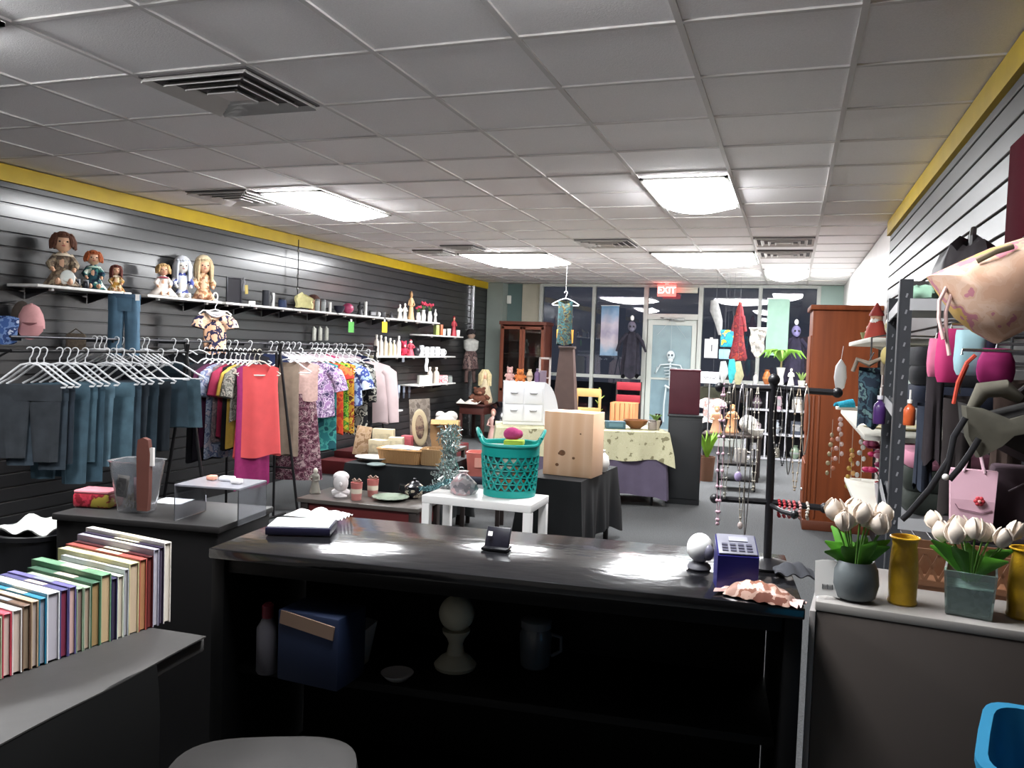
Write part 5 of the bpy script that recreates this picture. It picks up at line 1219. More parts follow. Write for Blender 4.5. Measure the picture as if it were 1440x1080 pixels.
def goldvase(p, lab):
    t = thing('gold_vase', lab, 'vase', p, 0, 'golden vases on the side counter')
    MB().lathe([(.027, 0), (.029, .004), (.027, .012), (.0285, .06), (.026, .10), (.0235, .122), (.0255, .133), (.0285, .138), (.0255, .136), (.021, .12), (.024, .05), (.001, .04)], n=26).build('body', gold, t)
    MB().tube([(.0275*math.cos(a), .0275*math.sin(a), .1375) for a in [2*PI*k/24 for k in range(24)]], .002, 6, closed=True).build('rim', M('#c79a25', .3), t)
goldvase(P, 'yellow gold vase between the two white flower pots')
goldvase(onr(1437, 868), 'yellow gold vase cut by the right edge of the photo')
P = onr(1362, 862)
t = thing('glass_vase', 'square clear vase of white flowers, right of the gold vase', 'vase', P, -.2)
gl = M('#a9bdb9', .06, trans=.75, ior=1.25)
w_ = .046
MB().loft([[(x*w, y*w, z) for x, y in ((-1, -1), (1, -1), (1, 1), (-1, 1))] for z, w in ((0, w_*.82), (.004, w_*.88), (.09, w_), (.09, w_-.004), (.006, w_*.82))]).build('glass', gl, t, smooth=False)
MB().loft([[(x*w, y*w, z) for x, y in ((-1, -1), (1, -1), (1, 1), (-1, 1))] for z, w in ((.008, w_*.76), (.058, w_*.88))]).build('pebbles', M('#a9bdb5', .5, pal=['#c4d3cc', '#8fa49c'], kind='voronoi', scale=120), t, smooth=False)
bouquet(t, .04, .085, .085, 10, 8, .075)
t = thing('lattice_basket', 'brown lattice cut basket behind the gold and glass vases', 'basket', onr(1352, 838)+Vector((0, .06, 0)), angr)
m = MB(); lw = .24
m.box((0, 0, .006), (lw, .10, .012)).box((0, -.05, .085), (lw, .006, .012)).box((0, -.05, .016), (lw, .006, .012)).box((-lw/2, 0, .05), (.006, .1, .08)).box((lw/2, 0, .05), (.006, .1, .08)).box((0, .05, .05), (lw, .006, .08))
for k in range(9):
    x = -lw/2+lw*(k+.5)/9
    for sg in (-1, 1): m.box((x, -.05, .05), (.006, .005, .072), rot=(0, sg*.42, 0))
m.build('lattice', M('#6e4a33', .6, var=.15, scale=20), t, smooth=False)
t = thing('storage_bin', 'turquoise plastic bin at the bottom right corner of the photo', 'bin', Vector((.33, 1.18, .60)), -.25)
def rsq(w, d, z, n=28, e=.35): return [(w/2*math.copysign(abs(math.cos(a))**e, math.cos(a)), d/2*math.copysign(abs(math.sin(a))**e, math.sin(a)), z) for a in [2*PI*k/n for k in range(n)]]
pb = at(1394, 1072, Y=1.2)
MB().loft([rsq(.2, .22, 0), rsq(.23, .26, .30), rsq(.25, .28, .30), rsq(.25, .28, .31), rsq(.22, .25, .31), rsq(.19, .21, .01)]).build('tub', M('#256f92', .4), t)
t.location = (pb.x+.125, 1.27, pb.z-.31)
zz = pb.z-.31
t = thing('bin_stand', 'dark stand under the turquoise bin before the side counter', 'stand', (pb.x+.125, 1.27, 0), 0)
MB().box((0, 0, zz-.0135), (.3, .3, .025), bev=.003).build('shelf', dk, t); legs4(.26, .26, zz-.027, .015, dk, t)
# ---- left: second black counter, its goods
ZB = .95
A3, B3 = at(76, 722, Z=ZB), at(304, 741, Z=ZB)
an3 = math.atan2(B3.y-A3.y, B3.x-A3.x); W_3 = (B3-A3).length+.02; D_3 = .36
c3 = (A3+B3)/2 + Vector((-math.sin(an3), math.cos(an3), 0))*D_3/2; c3.z = 0
t = thing('display_counter', 'smaller black counter behind the books, holding the plastic tub', 'counter', c3, an3)
MB().box((0, 0, (ZB-.022)/2), (W_3-.02, D_3-.02, ZB-.022), bev=.004).build('carcass', M('#0b0a0b', .6, var=.15, scale=5, spec=.25), t)
MB().box((0, 0, ZB-.011), (W_3, D_3, .022), bev=.004).build('countertop', M('#1e1c1c', .5, var=.15, scale=6), t)
def onb(px, py, z=ZB): return at(px, py, Z=z)
t = thing('candy_box', 'pink and red plastic box on the display counter, left end', 'box', onb(128, 716)+Vector((-.02, .05, 0)), an3+.1)
MB().box((0, 0, .026), (.135, .09, .05), bev=.010).build('carton', M('#a32f3c', .35, pal=['#b83648', '#7d1f2a', '#9a8a3a'], scale=16), t)
MB().box((0, 0, .055), (.13, .085, .012), bev=.006).build('lid', M('#d98a94', .25), t)
t = thing('plastic_tub', 'clear plastic tub with straw filling and a portrait card', 'tub', onb(180, 722)+Vector((-.01, .05, 0)), an3)
MB().loft([rsq(.10, .09, 0), rsq(.155, .125, .17), rsq(.165, .135, .175), rsq(.148, .118, .173), rsq(.095, .085, .004)]).build('tub', M('#d9d9dc', .12, trans=.85, ior=1.2), t)
m = MB(); rg = random.Random(2)
for k in range(130):
    a = rg.random()*6.3; q = .045*rg.random()**.5; z = .008+.045*rg.random()
    m.tube([(q*math.cos(a), q*.8*math.sin(a), z), (q*math.cos(a)+.012*(rg.random()-.5), q*.8*math.sin(a)+.012*(rg.random()-.5), z+.02*(rg.random()-.2))], .0012, 4)
o = m.build('straw', M('#a3946a', .8, var=.25, scale=60), t); o['kind'] = 'stuff'
cd = MB().box((-.03, -.036, .09), (.045, .003, .075), rot=(-.12, .08, 0)).build('portrait_card', M('#b9b4ae', .5), t, smooth=False)
MB().box((-.03, -.040, .09), (.028, .002, .055), rot=(-.12, .08, 0)).build('picture', M('#4a4446', .5, pal=['#8d8680', '#2d2a2c'], scale=40), cd, smooth=False)
MB().box((.035, -.035, .085), (.04, .004, .08), rot=(-.1, -.1, 0)).build('pink_card', M('#c4a9b3', .5), t, smooth=False)
t = thing('cardboard_tube', 'brown upright cardboard piece standing in the clear tub', 'cardboard', onb(184, 722, ZB+.02)+Vector((-.0, .055, .0)), .2)
MB().prism([(-.018, 0), (.018, 0), (.022, .05), (.024, .19), (.018, .236), (0, .243), (-.018, .236), (-.022, .19)], .02, 'xz').build('cardboard', M('#5a3128', .7, var=.1, scale=10), t)
MB().box((.028, .0, .18), (.012, .012, .06)).build('white_label', M('#cfc9c6', .5), t, smooth=False)
t = thing('notice_paper', 'white sheet of paper on the display counter right of the tub', 'paper', onb(243, 705)+Vector((0, -.0, .0015)), an3+.1)
MB().sheet(lambda u, v: ((u-.5)*.11, (v-.5)*.10, .001*math.sin(6*u)), 6, 6, .001).build('sheet', M('#eceef0', .5), t)
t = thing('acrylic_riser', 'clear acrylic riser on the right end of the display counter', 'riser', onb(262, 738)+Vector((.03, .13, 0)), an3)
acr = M('#c9cbd2', .05, trans=.9, ior=1.2)
MB().box((0, 0, .118), (.23, .18, .005)).build('top_sheet', M('#84848c', .2, spec=.6), t, smooth=False)
for s in (-1, 1): MB().box((s*.113, 0, .058), (.004, .18, .115)).build('side_sheet', acr, t, smooth=False)
rp = onb(262, 738)+Vector((.03, .13, .121))
for u, v, w, col, lab in ((-.055, .02, .03, '#d99a84', 'peach soap on the acrylic riser'), (.0, .03, .05, '#dcdce0', 'longer white soap on the acrylic riser'), (.06, .0, .035, '#d3cfcf', 'small white soap at the right of the acrylic riser')):
    solo(MB().box((0, 0, .008), (w, .028, .016), bev=.005), 'soap_bar', M(col, .4), lab, 'soap', rp+Vector((u, v, 0)), an3, 'soaps on the acrylic riser')
# black bin with a white cloth
q = at(34, 748, Z=.86)
t = thing('waste_bin', 'black bin with a white liner at the far left edge', 'bin', (q.x, q.y+.05, 0), .2)
MB().lathe([(.11, 0), (.115, .01), (.135, .84), (.145, .845), (.145, .86), (.125, .86), (.12, .5), (.001, .49)], n=28).build('bin', M('#17171a', .3, spec=.6), t)
MB().sheet(lambda u, v: ((u-.5)*.2, (v-.5)*.16, .865+.04*math.sin(PI*u)*math.sin(PI*v)+.01*math.sin(12*u+7*v)), 14, 10, .006).build('liner', M('#a9aaa6', .7), t)
# ---- book table under a black cloth
ZK = .88
E0, E1 = at(0, 1045, Z=ZK), at(215, 932, Z=ZK)
ank = math.atan2(E1.y-E0.y, E1.x-E0.x)      # along the front edge, away from the camera
k_dir = Vector((math.cos(ank), math.sin(ank), 0)); k_in = Vector((-math.sin(ank), math.cos(ank), 0))
L0_, L1_ = -.9, (E1-E0).length+.17
DKb = .62
ck = E0 + k_dir*((L0_+L1_)/2) + k_in*(DKb/2); ck.z = 0
t = thing('book_table', 'table under a black cloth in the left foreground, with the row of books', 'table', ck, ank)
WK = L1_-L0_
MB().box((0, 0, ZK-.02), (WK, DKb, .035), bev=.006).build('tabletop', M('#4a4847', .6, var=.12, scale=8), t)
legs4(WK-.5, DKb-.2, ZK-.038, .025, dk, t)
Lc = WK-.17
MB().sheet(lambda u, v: (-WK/2+Lc*u, -DKb/2-.006-.012*math.sin(PI/2*min(1, 6*v))-.010*math.sin(11*u)*v, ZK+.001-.012*0-(ZK-.1)*v), 30, 14, .006).build('cloth_drop', M('#0b0b0b', .8, var=.12, scale=4, spec=.2), t)
MB().sheet(lambda u, v: (-WK/2+(WK-.01)*u, -DKb/2-.01+.29*v, ZK+.0015+.0015*math.sin(13*u+3*v)+.001*math.sin(29*u)), 30, 6, .003).build('table_cover', M('#3a3837', .6, var=.12, scale=7, bump=.2), t)
# the books, spines up, page ends to the front
b0, b1 = at(-42, 970, Z=ZK+.004), at(240, 874, Z=ZK+.004)
bdir = (b1-b0).normalized(); anb = math.atan2(bdir.y, bdir.x); bin_ = Vector((-bdir.y, bdir.x, 0))
BK = [ # thickness cm, length cm, height cm, spine colour, page colour, words
 (2.0, 17, 12.0, '#8a8f70', '#b3a585', 'olive spined book at the left edge of the photo'),
 (1.6, 17, 12.2, '#6f5c4a', '#bfae8f', 'brown spined book second in the row'),
 (2.2, 18, 12.8, '#b9bca0', '#7a5a48', 'pale green spined book with brown page ends'),
 (1.8, 18, 13.2, '#c84a5a', '#d9c0b6', 'hot pink spined book'),
 (2.0, 18, 13.4, '#e3ddd9', '#cdb9ac', 'white spined book beside the hot pink one'),
 (1.7, 18, 13.8, '#6e5444', '#8f7b66', 'brown spined book right of the white and pink pair'),
 (1.5, 18, 14.2, '#b8a083', '#b9aaa0', 'tan spined thin book'),
 (1.6, 19, 14.4, '#2a7f9e', '#8f97a3', 'bright blue spined book'),
 (2.8, 20, 15.0, '#e9ecee', '#b9b4bd', 'thick white and blue book with grey page ends'),
 (1.8, 21, 15.0, '#4d4a78', '#7c2b45', 'violet blue spined book with crimson back board'),
 (1.7, 21, 15.2, '#6b659a', '#d0ada3', 'lavender spined book with pinkish pages'),
 (1.6, 20, 14.4, '#8fa58a', '#8f7b70', 'grey green spined book, low in the row'),
 (1.6, 20, 14.2, '#9aa893', '#b09a86', 'pale sage spined book, low in the row'),
 (2.2, 22, 14.8, '#3c5f49', '#9d8055', 'dark green spined book with tan pages'),
 (2.6, 24, 16.0, '#6f9a78', '#c4a882', 'tall mint green spined book'),
 (1.4, 20, 14.6, '#2f2a4d', '#3a3247', 'thin navy book right of the mint green one'),
 (1.6, 22, 14.8, '#d6dccb', '#cfc3b0', 'thin cream book right of the mint green one'),
 (1.2, 22, 16.0, '#b9bcc0', '#a9a6a8', 'thin grey book near the right end of the row'),
 (2.6, 25, 17.0, '#cfc79a', '#c7b095', 'cream spined book with red top stripe'),
 (2.0, 26, 17.4, '#b0574e', '#ab7a52', 'salmon red spined book with orange brown pages'),
 (1.6, 26, 17.6, '#4a1a1c', '#6a2420', 'dark red book near the right end of the row'),
 (1.6, 27, 19.0, '#a9a6b6', '#b5b0ba', 'lilac grey tall book, next to last in the row'),
 (1.2, 27, 19.2, '#2a2038', '#54495c', 'thin dark purple tall book, last but one'),
 (2.0, 28, 20.0, '#e6e0d8', '#d9cfc2', 'tallest cream book at the right end of the row'),
]
tot = sum(b[0] for b in BK); Lr = (b1-b0).length; sc_ = Lr/(tot*.01+.0012*len(BK)); pos = 0
for th, ln, ht, col, pg, lab in BK:
    w = th*.01*sc_; ln *= .01; ht *= .0094
    o = b0 + bdir*(pos+w/2); pos += w+.0012*sc_
    t = thing('book', lab, 'book', (o.x, o.y, ZK+.0045), anb, 'books on the black table')
    cov = M(col, .4, spec=.5, var=.18, scale=18, seed=len(lab))
    bt_ = min(.0022, w*.16)
    MB().box((-w/2+bt_/2, ln/2, ht/2), (bt_, ln, ht)).box((w/2-bt_/2, ln/2, ht/2), (bt_, ln, ht)).box((0, ln/2, ht-.0012), (w, ln, .0024), bev=.0007, seg=1).build('cover', cov, t, smooth=False)
    MB().box((0, ln/2, ht/2-.0005), (w-2*bt_-.0002, ln-.006, ht-.007)).build('pages', M(pg, .85, var=.08, scale=3, stretch=(60, 1, 1)), t, smooth=False)
    MB().box((0, ln*.45, ht+.0004), (w*.7, ln*.3, .0006)).build('spine_panel', M(['#d9cfae', '#8a8f96', '#c7b6a4', '#d8d8da'][int(th*10) % 4], .5), t, smooth=False)
# ---- stool between the table and the counter
q = at(372, 1050, Z=.70)
t = thing('stool', 'black padded stool seat at the bottom of the photo, before the counter', 'stool', (q.x+.06, q.y-.10, 0), .45)
MB().loft([rsq(.30, .28, .625, 36, .6), rsq(.36, .33, .64, 36, .6), rsq(.38, .35, .67, 36, .6), rsq(.37, .34, .695, 36, .6), rsq(.30, .27, .705, 36, .6), rsq(.1, .1, .70, 36, .6)]).build('seat', M('#2c2a29', .6, var=.12, scale=9, bump=.15), t)
MB().cyl((0, 0, .05), (0, 0, .63), .025).build('post', black_metal, t)
for k in range(5):
    a = k*2*PI/5; MB().tube([(.02*math.cos(a), .02*math.sin(a), .07), (.24*math.cos(a), .24*math.sin(a), .045), (.26*math.cos(a), .26*math.sin(a), .012)], [.02, .014, .012], 8).build('leg', black_metal, t)
# ================================================================== right wall: metal shelf unit, bags, ledges, wardrobe
post_m = M('#35373b', .5, var=.06, scale=20)
P0, P1 = Vector((.305, 2.76, 0)), Vector((.362, 3.62, 0))      # front posts, near and far
Q0, Q1 = Vector((.66, 2.74, 0)), Vector((.70, 3.60, 0))
HP = 1.80
t = thing('shelving_unit', 'dark metal shelving unit crammed with clothes against the right wall', 'shelving unit', (0, 0, 0))
for p_ in (P0, P1, Q0, Q1):
    m = MB()
    m.box((p_.x, p_.y+.018, HP/2), (.003, .036, HP)).box((p_.x+.018, p_.y, HP/2), (.036, .003, HP))
    m.box((p_.x+.001, p_.y+.001, HP/2), (.006, .006, HP), bev=.001)
    po = m.build('post', post_m, t, smooth=False)
    for k in range(17):
        z = .95+k*.05
        MB().box((p_.x+.019, p_.y-.0022, z), (.005, .0014, .013), rot=(0, .25, 0)).build('slot_hole', M('#7d7e82', .6), po, smooth=False)
fa = math.atan2((P1-P0).y, (P1-P0).x)
SHZ = (.28, .68, 1.06, 1.40, 1.735)
for z in SHZ:
    c = (P0+P1+Q0+Q1)/4; m = MB()
    m.loft([[(P0.x+.02, P0.y+.02, zz), (Q0.x-.02, Q0.y+.02, zz), (Q1.x-.02, Q1.y-.0, zz), (P1.x+.02, P1.y-.0, zz)] for zz in (z-.012, z)])
    sh = m.build('shelf_board', M('#77777a', .5), t, smooth=False)
    for a_, b_ in ((P0, P1), (P0, Q0)):
        mid = (a_+b_)/2; d = b_-a_
        MB().box((mid.x+.002, mid.y+.002, z-.012), (d.length-.02, .004, .036), rot=(0, 0, math.atan2(d.y, d.x))).build('shelf_rim', M('#a6a6a8', .45), sh, smooth=False)
def cloth_lump(m, c, r, seed, n=3):
    rg = random.Random(seed)
    m.loft([[(c[0]+r[0]*s_*(1+.14*math.sin(3*a+seed)+.08*math.sin(7*a+seed*2))*math.cos(a), c[1]+r[1]*s_*(1+.12*math.sin(4*a+seed))*math.sin(a), c[2]+z*r[2]*(1+.1*math.sin(5*a+seed))) for a in [2*PI*k/26 for k in range(26)]] for s_, z in ((.85, 0), (1, .18), (1.02, .4), (.96, .62), (.78, .85), (.4, 1.0), (.05, .98))])
    return m
def lump(name, label, cat, c, r, mat, seed, group=None): return solo(cloth_lump(MB(), (0, 0, 0), r, seed), name, mat, label, cat, c, .1*seed, group)
zt_ = SHZ[-1]+.003
# on the top shelf
pb_ = M('#241f22', .6, var=.15, scale=8)
t = thing('handbag', 'black slouchy handbag on top of the metal shelving', 'bag', (.53, 3.02, zt_), 1.45)
cloth_lump(MB(), (0, 0, 0), (.27, .10, .20), 3).build('body', pb_, t)
MB().tube([(-.17, 0, .09), (-.16, 0, .20), (-.02, -.01, .245), (.12, 0, .19), (.16, 0, .09)], .010, 7).build('strap', M('#1a1618', .5), t)
t = thing('hooded_bag', 'grey mesh bag with an arched opening at far end of the top shelf', 'bag', (.46, 3.46, zt_), 1.5)
MB().sheet(lambda u, v: (.10*math.cos(PI*u), -.08+.16*v, .015+.10*math.sin(PI*u)), 16, 4, .006).build('arched_panel', M('#4f4d4c', .7, var=.15, scale=50), t)
lump('folded_cloth', 'mint green folded cloth on the top shelf before the black handbag', 'cloth', (.375, 2.90, zt_), (.045, .11, .05), M('#8fb39c', .9, var=.12, scale=18), 2)
# second shelf
def fold_stack(z, y0, y1, x0, x1, items, group):
    zz = z+.003
    for nm, lab, col, h, sd in items:
        m = MB().sheet(lambda u, v: (x0+(x1-x0)*u, y0+(y1-y0)*v, 0), 2, 2, .002) if False else MB()
        m.loft([rsq((x1-x0)*q, (y1-y0)*q, zq, 28, .45) for zq, q in ((0, .93), (h*.3, 1), (h*.7, 1), (h, .93))])
        solo(m, nm, M(col, .9, var=.2, scale=14, bump=.2), lab, 'clothing', ((x0+x1)/2, (y0+y1)/2, zz), .04*sd, group); zz += h+.002
ncol = '#1c2029'
fold_stack(SHZ[3], 2.84, 3.12, .37, .62, [('folded_sweater', 'navy folded sweater behind the shelf post', '#1b2030', .07, 1), ('folded_sweater', 'black folded sweater on the navy one', '#17171b', .06, -1), ('folded_sweater', 'charcoal folded sweater, second shelf from the top', '#2a2a2e', .06, 1)], 'folded sweaters on the metal shelving')
fold_stack(SHZ[3], 3.2, 3.5, .40, .62, [('folded_sweater', 'grey white folded sweater at far end of the second shelf', '#a5b0a8', .10, 1), ('folded_sweater', 'black folded sweater over the grey white one', '#1a1c1f', .05, 0)], 'folded sweaters on the metal shelving')
fold_stack(SHZ[2], 2.84, 3.16, .36, .62, [('folded_jacket', 'dark olive folded jacket on the third shelf', '#2a2f2a', .07, 1), ('folded_jacket', 'black green folded jacket on the olive one', '#202621', .07, -1), ('folded_shirt', 'pink fleece topping the dark folded jackets', '#b5788c', .05, 1)], 'folded jackets on the metal shelving')
fold_stack(SHZ[2], 3.22, 3.5, .40, .62, [('folded_jacket', 'dark violet folded jacket at far end of the third shelf', '#2d2440', .10, 1), ('folded_shirt', 'brown folded shirt on the violet jacket', '#4a342f', .06, 0)], 'folded jackets on the metal shelving')
fold_stack(SHZ[1], 2.84, 3.2, .36, .62, [('folded_jacket', 'black folded jacket on the fourth shelf', '#1a1a1d', .08, 1), ('folded_shirt', 'royal blue folded shirt on the fourth shelf', '#1d4ba0', .05, -1)], 'folded jackets on the metal shelving')
# orange bottle and violet bottle beside the near post
for px, py, w, h, cs, lab, ly in ((1278, 598, 16, 36, ['#b5532c', '#d9d4cc'], 'orange bottle hanging by the near shelf post', 2.72), (1236, 596, 17, 40, ['#4a2e66', '#c9c6cf'], 'violet bottle seen between the two shelf posts', 3.52)):
    q = at(px, py, Y=ly); s_ = mpp(q)
    t = thing('hanging_bottle', lab, 'bottle', q, 0)
    k_bottle(t, w*s_, h*s_, cs); MB().tube([(0, 0, h*s_), (0, 0, h*s_+.03)], .003, 5).build('hanging_cord', white, t)
# --- hung garments and bags on hooks fixed to the near end of the shelving and the wall
def hook_to_wall(t, z0=0, y=0):
    x = t.location.x
    MB().tube([(0, y, z0), (0, y, z0+.012), (RX-.012-x, y, z0+.012)], .004, 6).build('hanging_hook', chrome, t)
def pouch(name, label, cat, px, py, Y, w, h, d, mat, rz=0, taper=.8, strap=None, seed=1, extra=None):
    q = at(px, py, Y=Y); s_ = mpp(q); w *= s_; h *= s_
    t = thing(name, label, cat, q, rz)
    m = MB(); n = 28
    m.loft([[((w/2*k_*(1+.06*math.sin(4*a+seed)))*math.cos(a), (d/2*dk_*(1+.1*math.sin(3*a+seed)))*math.sin(a), -h*z) for a in [2*PI*k/n for k in range(n)]] for z, k_, dk_ in ((0, taper, .25), (.12, taper+.05, .7), (.35, .95, .95), (.65, 1.0, 1.0), (.88, .92, .85), (1, .75, .4))])
    m.build('body', mat, t)
    if strap:
        for s2 in (-1, 1): MB().tube([(s2*w*.2, 0, -.01), (s2*w*.18, 0, strap*.6), (0, 0, strap)], .006, 6).build('strap', mat, t)
    hook_to_wall(t, strap or 0)
    return t
# big floral bag
fl_m = M('#cfa48a', .85, pal=['#d3ab93', '#d8b49c', '#dcbba6', '#d3ab93', '#c2808c', '#d9b36a'], scale=9, bump=.2)
q = at(1392, 345, Y=2.18)
t = thing('floral_tote', 'big cream floral drawstring bag hanging at the upper right', 'bag', q, .05)
s_ = mpp(q)
def FP(px, py): w_ = at(px, py, Y=2.18); return (w_.x-q.x, w_.z-q.z)
outl = [(1306, 388), (1345, 370), (1392, 349), (1440, 334), (1500, 322), (1512, 400), (1490, 450), (1448, 462), (1404, 483), (1372, 466), (1346, 446), (1326, 418)]
def shp(k, y): 
    cx, cz = FP(1410, 400)
    return [(cx+(FP(*o_)[0]-cx)*k, y, cz+(FP(*o_)[1]-cz)*k) for o_ in outl]
o_ = MB().loft([shp(.05, -.092), shp(.3, -.09), shp(.6, -.078), shp(.82, -.058), shp(.95, -.03), shp(1, 0), shp(1.0, .035), shp(.9, .065), shp(.5, .08)]).build('body', fl_m, t)
a_, b_ = FP(1362, 372), FP(1412, 352)
MB().tube([(a_[0], -.07, a_[1]), ((a_[0]+b_[0])/2, -.08, (a_[1]+b_[1])/2+.004), (b_[0], -.07, b_[1])], .007, 7, sy=.6).build('zip_flap', M('#8f7f68', .6), t)
for k, (pts) in enumerate((((1330, 398), (1315, 425), (1313, 450), (1318, 478)), ((1334, 412), (1324, 440), (1323, 470), (1326, 500)))):
    MB().tube([(FP(*o2)[0], -.03-.01*i, FP(*o2)[1]) for i, o2 in enumerate(pts)], .0045, 7).build('drawstring', M('#c9a9a4', .8), t)
hk = FP(1440, 336); MB().tube([(hk[0], 0, hk[1]), (hk[0]+.02, 0, hk[1]+.015), (RX-.012-q.x, 0, hk[1]+.015)], .005, 6).build('hanging_hook', chrome, t)
pouch('swim_bag', 'hot pink pouch hanging under the floral bag, left side', 'bag', 1338, 462, 2.42, 36, 76, .03, M('#a82660', .7, var=.1, scale=12), seed=2)
pouch('swim_bag', 'rose pink pouch left of the hot pink one', 'bag', 1317, 476, 2.50, 22, 54, .04, M('#b8617f', .8, var=.15, scale=12), seed=4)
pouch('swim_bag', 'pale blue pouch hanging between the two pink ones', 'bag', 1366, 464, 2.36, 40, 64, .04, M('#86a5ad', .7, var=.15, scale=10), seed=3, taper=.9)
pouch('swim_bag', 'magenta pouch with a stitched star, right of the pale blue one', 'bag', 1402, 490, 2.34, 52, 50, .03, M('#8f1a5c', .7, var=.1, scale=10), seed=5, taper=.7)
pouch('dark_pouch', 'dark navy pouch behind the pale blue one', 'bag', 1385, 474, 2.46, 34, 52, .04, M('#221b33', .8), seed=6)
# dark coats hanging behind, filling the shelf side
for i, (px, py, Y_, w, h, col, lab) in enumerate(((1320, 455, 2.68, 26, 100, '#231c20', 'black brown coat hung at the near end of the shelving'), (1352, 500, 2.64, 44, 130, '#241d1d', 'dark brown coat hung below the pink pouches'), (1424, 475, 2.58, 44, 110, '#3a2c26', 'brown coat hung under the floral bag'), (1306, 512, 2.71, 26, 80, '#252b38', 'slate jacket hung below the black brown coat'))):
    
    q = at(px, py, Y=Y_); s_ = mpp(q); t = thing('hanging_coat', lab, 'coat', q, .1)
    top_bm(w*s_*.9, h*s_+.1, .02, None, .1, .02, i*1.3).build('coat', M(col, .9, var=.25, scale=9), t); MB().tube([(0, 0, -.11), (0, 0, 0), (.03, 0, .01), (RX-.012-q.x, 0, .01)], .004, 6).build('hanging_hook', chrome, t)
q = at(1303, 452, Y=2.60)
t = thing('lanyard', 'orange red cord hanging beside the magenta pouch', 'cord', at(1352, 510, Y=2.30), 0)
L2 = (at(1352, 510, Y=2.30)-at(1340, 566, Y=2.30)).length
MB().tube([(.03, 0, .02), (.012, 0, 0), (-.006, -.004, -L2*.5), (-.012, 0, -L2), (-.004, .004, -L2*.6), (.014, .0, -.004)], .005, 6).build('cord', M('#b33f2c', .6), t); hook_to_wall(t, .02)
# grey olive backpack with straps
q = at(1352, 556, Y=2.26)
t = thing('backpack', 'big olive grey backpack with black straps, hanging at the right edge', 'backpack', q, 0)
def BP(px, py, Y=2.26): w_ = at(px, py, Y=Y); return (w_.x-q.x, w_.z-q.z)
ol = M('#4d4a40', .85, var=.25, scale=12, bump=.2); dkb = M('#1f1e1d', .8, var=.15, scale=8)
main = [(1352, 566), (1395, 580), (1445, 568), (1510, 552), (1520, 640), (1505, 672), (1440, 650), (1390, 625), (1356, 610)]
cx, cz = BP(1430, 605)
def ms(pts, k, y): return [(cx+(BP(*p2)[0]-cx)*k, y, cz+(BP(*p2)[1]-cz)*k) for p2 in pts]
MB().loft([ms(main, .3, -.07), ms(main, .75, -.06), ms(main, 1, -.01), ms(main, 1, .05), ms(main, .7, .08)]).build('body', dkb, t)
flap = [(1346, 568), (1375, 572), (1410, 586), (1450, 575), (1475, 585), (1440, 604), (1398, 612), (1366, 640), (1350, 610)]
MB().loft([ms(flap, .5, -.085), ms(flap, .95, -.075), ms(flap, 1, -.05)]).build('flap', ol, t)
MB().tube([(BP(1362, 572)[0], -.04, BP(1362, 572)[1]), (BP(1375, 548)[0], -.05, BP(1375, 548)[1]), (BP(1405, 545)[0], -.05, BP(1405, 545)[1]), (BP(1428, 560)[0], -.04, BP(1428, 560)[1])], [.012, .022, .022, .012], 10).build('top_roll', M('#5a564c', .9, var=.2, scale=14), t)
for pts in (((1348, 584), (1332, 610), (1326, 640), (1321, 660)), ((1366, 612), (1354, 632), (1340, 652), (1326, 668)), ((1326, 640), (1300, 680), (1270, 715), (1262, 722))):
    MB().tube([(BP(*o2)[0], -.085, BP(*o2)[1]) for o2 in pts], .0075, 7, sy=.45).build('strap', M('#26262a', .6), t)
MB().ell((BP(1321, 664)[0], -.087, BP(1321, 664)[1]), (.008, .005, .008), 10, 7).build('strap_button', white, t)
hk = BP(1420, 560); MB().tube([(hk[0], 0, hk[1]), (hk[0]+.03, 0, hk[1]+.03), (RX-.012-q.x, 0, hk[1]+.03)], .005, 6).build('hanging_hook', chrome, t)
# pink gift bag with a red flower
q = at(1364, 742, Y=2.32)
t = thing('gift_bag', 'pale pink gift bag with a red flower badge', 'gift bag', q, -.1)
s_ = mpp(q); w_, h_ = 56*s_, 82*s_
MB().loft([[(x*w_/2*k, y*.03*k2, z) for x, y in ((-1, -1), (1, -1), (1, 1), (-1, 1))] for z, k, k2 in ((0, .9, 1), (h_*.5, .97, .9), (h_, 1.05, .5))]).build('paper_body', M('#cfa5b3', .7, var=.05, scale=10), t, smooth=False)
for y_ in (-.017, .017): MB().tube([(-w_*.22, y_, h_*.97), (-w_*.1, y_, h_*1.3), (w_*.12, y_, h_*1.32), (w_*.24, y_, h_*.97)], .003, 6).build('handle', M('#d3b3be', .7), t)
fb = MB()
for k in range(6): fb.ell((w_*.14+.007*math.cos(k*PI/3), -.033, h_*.5+.007*math.sin(k*PI/3)), (.006, .003, .006), 8, 6)
fb.build('red_flower', M('#b83a44', .5), t)
MB().ell((w_*.14, -.037, h_*.5), (.004, .002, .004), 8, 6).build('flower_centre', M('#e0a9a4', .5), t)
MB().tube([(-w_*.38, -.03, h_*.42), (-w_*.3, -.031, h_*.34), (w_*.2, -.031, h_*.3), (w_*.42, -.03, h_*.36)], .0012, 5).build('printed_line', M('#7d5a68', .6), t)
